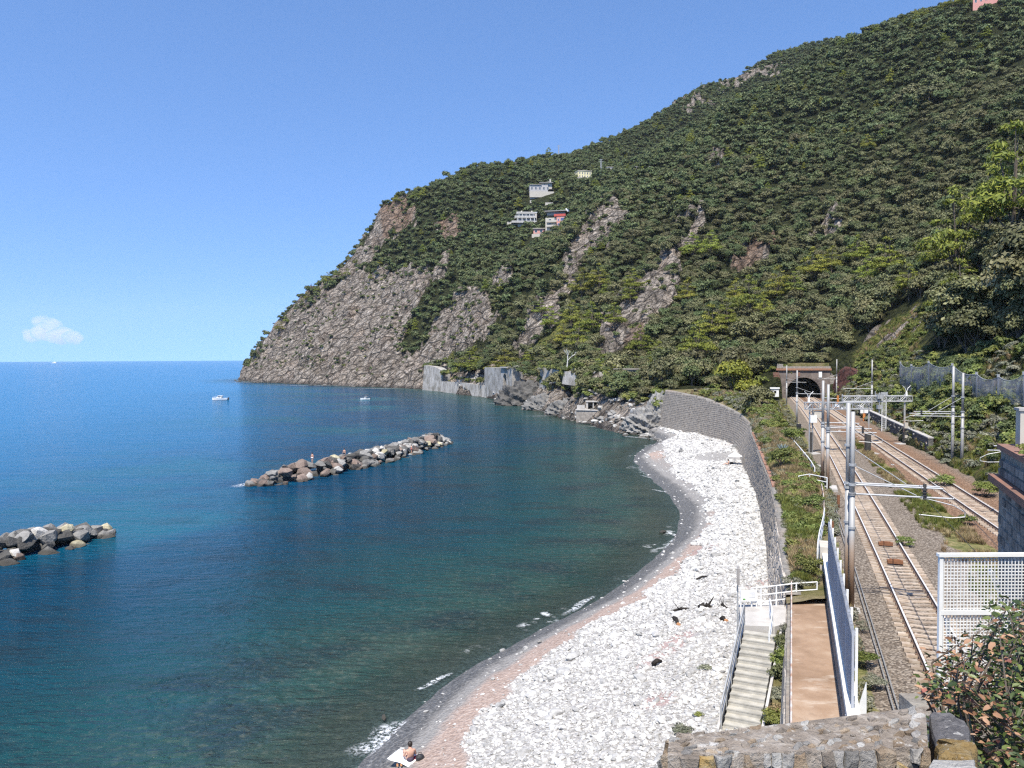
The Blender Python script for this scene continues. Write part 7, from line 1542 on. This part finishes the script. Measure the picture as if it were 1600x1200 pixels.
mb.add([loc_(F0) + ins, loc_(F1) + ins, loc_(N1) + ins, loc_(N0) + ins, loc_(dn(F0, 3.2)), loc_(dn(F1, 3.2)), loc_(dn(N1f, 3.2)), loc_(dn(N0f, 3.2)), loc_(N0f), loc_(N1f)], [(0, 3, 2, 1), (3, 8, 9, 2), (8, 7, 6, 9), (0, 1, 5, 4), (0, 4, 7, 8, 3), (1, 2, 9, 6, 5)]); mb.build('mortar_core', MP[4], e)
def cell_stones(c00, c10, c01, c11, nrm, n, w, h, seed, hmin, hmax, skew=1.0, keep=.93, mats=(0, 0, 1, 1, 2, 3, 4)):
    """rubble stones filling the quad c00-c10 (u) / c01-c11 (v)"""
    g = random.Random(seed); gr_ = np.random.default_rng(seed); P = np.stack([gr_.uniform(0, w, n), gr_.uniform(0, h, n)], 1)
    for _ in range(4):                                  # relax a little so that slivers vanish
        C_ = voronoi(P, (0, 0, w, h)); P = np.array([np.mean(c_, 0) if len(c_) > 2 else p_ for c_, p_ in zip(C_, P)])
        P += gr_.normal(0, .12, P.shape) * math.sqrt(w * h / n) * .5
    nrm = np.array(nrm, float)
    for poly in voronoi(P, (0, 0, w, h)):
        if len(poly) < 3 or g.random() > keep: continue
        c_ = np.mean(poly, 0); hh = g.uniform(hmin, hmax); tilt = np.array([g.uniform(-1, 1), g.uniform(-1, 1)]) * .18
        def P3(q, out):
            u_, v_ = q[0] / w, q[1] / h; return c00 * (1 - u_) * (1 - v_) + c10 * u_ * (1 - v_) + c01 * (1 - u_) * v_ + c11 * u_ * v_ + nrm * out - o_
        pl = []
        for a, b2 in zip(poly, poly[1:] + poly[:1]):     # chipped outline
            pl.append(a)
            if math.hypot(a[0] - b2[0], a[1] - b2[1]) > .05: pl.append(((a[0] + b2[0]) / 2 + g.uniform(-.008, .008), (a[1] + b2[1]) / 2 + g.uniform(-.008, .008)))
        k = len(pl); ring = lambda s, out: [P3(c_ + (np.array(q) - c_) * s * g.uniform(.97, 1.02), out + (0 if out < 0 else float(np.dot(np.array(q) - c_, tilt)) + g.uniform(-.004, .004))) for q in pl]
        v = ring(.965, -.03) + ring(.95, hh * .55) + ring(.80, hh) + [P3(c_, hh * 1.12 + g.uniform(-.004, .004))]
        f = [(i, (i + 1) % k, k + (i + 1) % k, k + i) for i in range(k)] + [(k + i, k + (i + 1) % k, 2 * k + (i + 1) % k, 2 * k + i) for i in range(k)] + [(2 * k + i, 2 * k + (i + 1) % k, 3 * k) for i in range(k)]
        m_ = MB(); m_.add(v, f); m_.build('stone', MP[g.choice(mats)], e)
cell_stones(N0, N1, F0, F1, (0, 0, 1), 200, 1.35, .36, 3, .0005, .008, keep=.42, mats=(0, 4, 4, 4, 1, 1, 0, 3))
fn_ = np.array([0, -.99, .13]); cell_stones(N0f, N1f, N0, N1, fn_, 230, 1.35, .7, 5, .003, .022, keep=.7, mats=(0, 0, 1, 1, 1, 4, 4, 3, 0, 1, 0, 2))
L0, L1 = F0 + np.array([-.0, 0, 0]), N0; cell_stones(dn(F0, ZP - .7), N0f, F0, N0, (-.99, -.05, .1), 40, .4, .7, 7, .01, .04)
# lower pier of rough slabs to the right of the gap
e4 = empty('slab_pier', at(1490, 1150, 3.0), 0, 'rough dark slabs with one ochre stone beyond the gap in the parapet', 'stone pier'); o4 = np.array(e4.location)
def slab(poly, Y0, Y1, th, mat, seed):
    """an irregular slab whose upper face follows these measured outline points"""
    g = random.Random(seed); pts = [at(a, b2, Y0 + (Y1 - Y0) * f) - o4 for a, b2, f in poly]; k = len(pts); c_ = np.mean(pts, 0)
    P = []
    for a, b2 in zip(pts, pts[1:] + pts[:1]): P += [a, (a * 2 + b2) / 3 + np.array([g.uniform(-.012, .012), g.uniform(-.012, .012), g.uniform(-.006, .006)]), (a + b2 * 2) / 3 + np.array([g.uniform(-.012, .012), g.uniform(-.012, .012), g.uniform(-.006, .006)])]
    k = len(P); v = [c_ + (p - c_) * 1.0 + np.array([0, 0, -th]) for p in P] + [p + np.array([0, 0, -.015]) for p in P] + [c_ + (p - c_) * .93 for p in P] + [c_ + (p - c_) * .5 + np.array([0, 0, g.uniform(-.004, .010)]) for p in P] + [c_ + np.array([0, 0, .008])]
    f = []
    for r in range(3): f += [(r * k + i, r * k + (i + 1) % k, (r + 1) * k + (i + 1) % k, (r + 1) * k + i) for i in range(k)]
    f += [(3 * k + i, 3 * k + (i + 1) % k, 4 * k) for i in range(k)]; m_ = MB(); m_.add(v, f); m_.build('slab', mat, e4)
M_slate = par_mat('slate', (.07, .068, .07), (.115, .11, .11), (.19, .18, .175))
slab([(1452, 1114, 1), (1484, 1112, 1), (1508, 1126, .7), (1516, 1156, 0), (1462, 1160, 0)], 2.95, 3.3, .22, M_slate, 1); slab([(1460, 1166, 1), (1474, 1153, 1), (1510, 1155, .9), (1528, 1166, .4), (1520, 1182, 0), (1466, 1182, 0)], 2.8, 2.95, .2, MP[2], 2); slab([(1456, 1186, 1), (1524, 1186, 1), (1546, 1216, 0), (1454, 1226, 0)], 2.55, 2.8, .3, MP[3], 3)
mb = MB(); mb.box((.03, -.02, -.62), (.22, .5, .9)); mb.build('pier_core', MP[0], e4)

# ------------------------------------------------------------------ foreground bush
def fleaf(name, L, w, mat):
    mb = MB(); mb.add([(0, 0, 0), (w * .5, L * .3, .10 * L), (w * .42, L * .68, .08 * L), (0, L, -.06 * L), (-w * .42, L * .68, .08 * L), (-w * .5, L * .3, .10 * L), (0, L * .45, -.01 * L)], [(0, 1, 6), (1, 2, 6), (2, 3, 6), (3, 4, 6), (4, 5, 6), (5, 0, 6)]); me = bpy.data.meshes.new(name); me.from_pydata(mb.v, [], mb.f); me.materials.append(mat); me.update(); return me
MLg = leaf_mat('bush_green', (.045, .075, .018), (.085, .13, .03), (.15, .20, .055), .45, .5, .3, .25); MLd = leaf_mat('bush_dark', (.025, .045, .018), (.045, .07, .025), (.08, .11, .04), .4, .5, .3, .2); MLb = leaf_mat('bush_dead', (.16, .075, .045), (.30, .155, .095), (.44, .27, .18), .7, .2, .3, .25)
LG, LD, LB = fleaf('leaf', .052, .024, MLg), fleaf('leaf', .054, .025, MLd), fleaf('leaf', .05, .024, MLb)
e = empty('leafy_bush', at(1560, 1200, 4.0), 0, 'leafy bush with green and dead brown leaves in the lower right corner', 'bush'); o5 = np.array(e.location); g = random.Random(11)
# twigs: measured tips, each twig carries leaves
tw = MB(); leaves = []
roots = [at(1600, 1260, 3.9), at(1540, 1250, 3.8), at(1660, 1230, 4.1), at(1480, 1160, 4.3)]
tips = []
for k in range(210):
    px = g.uniform(1450, 1690); top = np.interp(px, [1440, 1465, 1490, 1530, 1560, 1600, 1690], [1090, 1045, 1010, 985, 930, 925, 900]); py = top + (1225 - top) * g.random() ** 1.25; Y = g.uniform(3.5, 5.2) - (py - 1100) * .003; tips.append((px, py, Y))
for (px, py, Y) in tips:
    tip = at(px, py, Y); r0 = min(roots, key=lambda r: np.linalg.norm((r - tip)[:2]) + g.random() * .6); mid = (tip + r0) / 2 + np.array([g.uniform(-.1, .1), g.uniform(-.1, .1), .12]); tw.bar(r0 - o5, mid - o5, .007, n=4, r2=.005); tw.bar(mid - o5, tip - o5, .005, n=4, r2=.002)
    d = tip - mid; L = np.linalg.norm(d); d = d / L
    dead = (px < 1560 and 1005 < py < 1085 and g.random() < .65) or g.random() < .07 or (1500 < px < 1560 and 1120 < py < 1180 and g.random() < .5)
    for j in range(g.randint(20, 30)):
        f = g.uniform(-.1, 1.05); p_ = mid + d * L * f * 1.0 if f > 0 else mid; p_ = p_ + np.array([g.gauss(0, .03), g.gauss(0, .03), g.gauss(0, .03)]); leaves.append((p_ - o5, dead if g.random() < .85 else not dead, py))
g.shuffle(leaves); tw.build('twigs', M_bark, e)
rest = {0: [], 1: [], 2: []}
for i, (p_, dead, py) in enumerate(leaves):
    k = 2 if dead else (0 if g.random() < .62 else 1); rot = (g.uniform(-.7, .5), g.uniform(-.8, .8), g.uniform(0, 6.28)); s_ = g.uniform(.55, 1.15)
    if i < 300: inst('leaf', (LG, LD, LB)[k], e, p_, rot, s_)
    else: rest[k].append((p_, rot, s_))
for k, nm in ((0, 'green_leaves'), (1, 'dark_leaves'), (2, 'dead_leaves')):
    src = (LG, LD, LB)[k]; V0 = [v.co.copy() for v in src.vertices]; F0_ = [tuple(p.vertices) for p in src.polygons]; mb = MB()
    for p_, rot, s_ in rest[k]: mt_ = Euler(rot).to_matrix(); mb.add([mt_ @ (v * s_) + Vector(p_) for v in V0], F0_)
    me = bpy.data.meshes.new(nm); me.from_pydata(mb.v, [], mb.f); me.materials.append(src.materials[0]); me.update(); o = link(nm, me, e); o['kind'] = 'stuff'
# ground under the viewpoint so that the bush and pier stand on something
mb = MB(); mb.box((3.7, 4.0, 9.4), (3.8, 2.6, 12.0)); o = mb.build('viewpoint_terrace', MATS['soil']); tag(o, kind='structure')

# ------------------------------------------------------------------ cloud and haze
m = bpy.data.materials.new('cloud_vapour'); m.use_nodes = True; t = m.node_tree; t.nodes.clear(); ou = nd(t, 'ShaderNodeOutputMaterial'); pv = nd(t, 'ShaderNodeVolumePrincipled'); pv.inputs['Color'].default_value = (1.0, .93, .93, 1); pv.inputs['Density'].default_value = .0022; lk(t, pv.outputs[0], ou.inputs['Volume'])
bm = bmesh.new(); g = random.Random(4)
for (x_, z_, r_) in ((0, 0, 260), (-220, -60, 190), (260, -70, 230), (-60, 190, 180), (520, -110, 170), (100, 150, 170)):
    q = bmesh.ops.create_icosphere(bm, subdivisions=3, radius=r_)
    for v in q['verts']: v.co = Vector((v.co.x * 1.15 + x_, v.co.y + g.uniform(-10, 10), v.co.z * .72 + z_))
    for v in q['verts']: n1 = fbm(np.array([v.co.x / 130]), np.array([v.co.z / 130 + v.co.y / 170]), 3, 7)[0] - .5; v.co += v.normal * float(n1) * 130
me = bpy.data.meshes.new('cloud'); bm.to_mesh(me); bm.free(); me.materials.append(m); o = link('cloud', me); c_ = at(72, 519, 15000); o.location = c_; o['kind'] = 'structure'
m = bpy.data.materials.new('haze_air'); m.use_nodes = True; t = m.node_tree; t.nodes.clear(); ou = nd(t, 'ShaderNodeOutputMaterial'); pv = nd(t, 'ShaderNodeVolumePrincipled'); pv.inputs['Color'].default_value = (.90, .95, 1.0, 1); pv.inputs['Density'].default_value = HAZE; pv.inputs['Anisotropy'].default_value = 0; lk(t, pv.outputs[0], ou.inputs['Volume'])
mb = MB(); mb.box((0, 0, 247), (16200, 16200, 550)); hz = mb.build('haze', m); hz['kind'] = 'stuff'
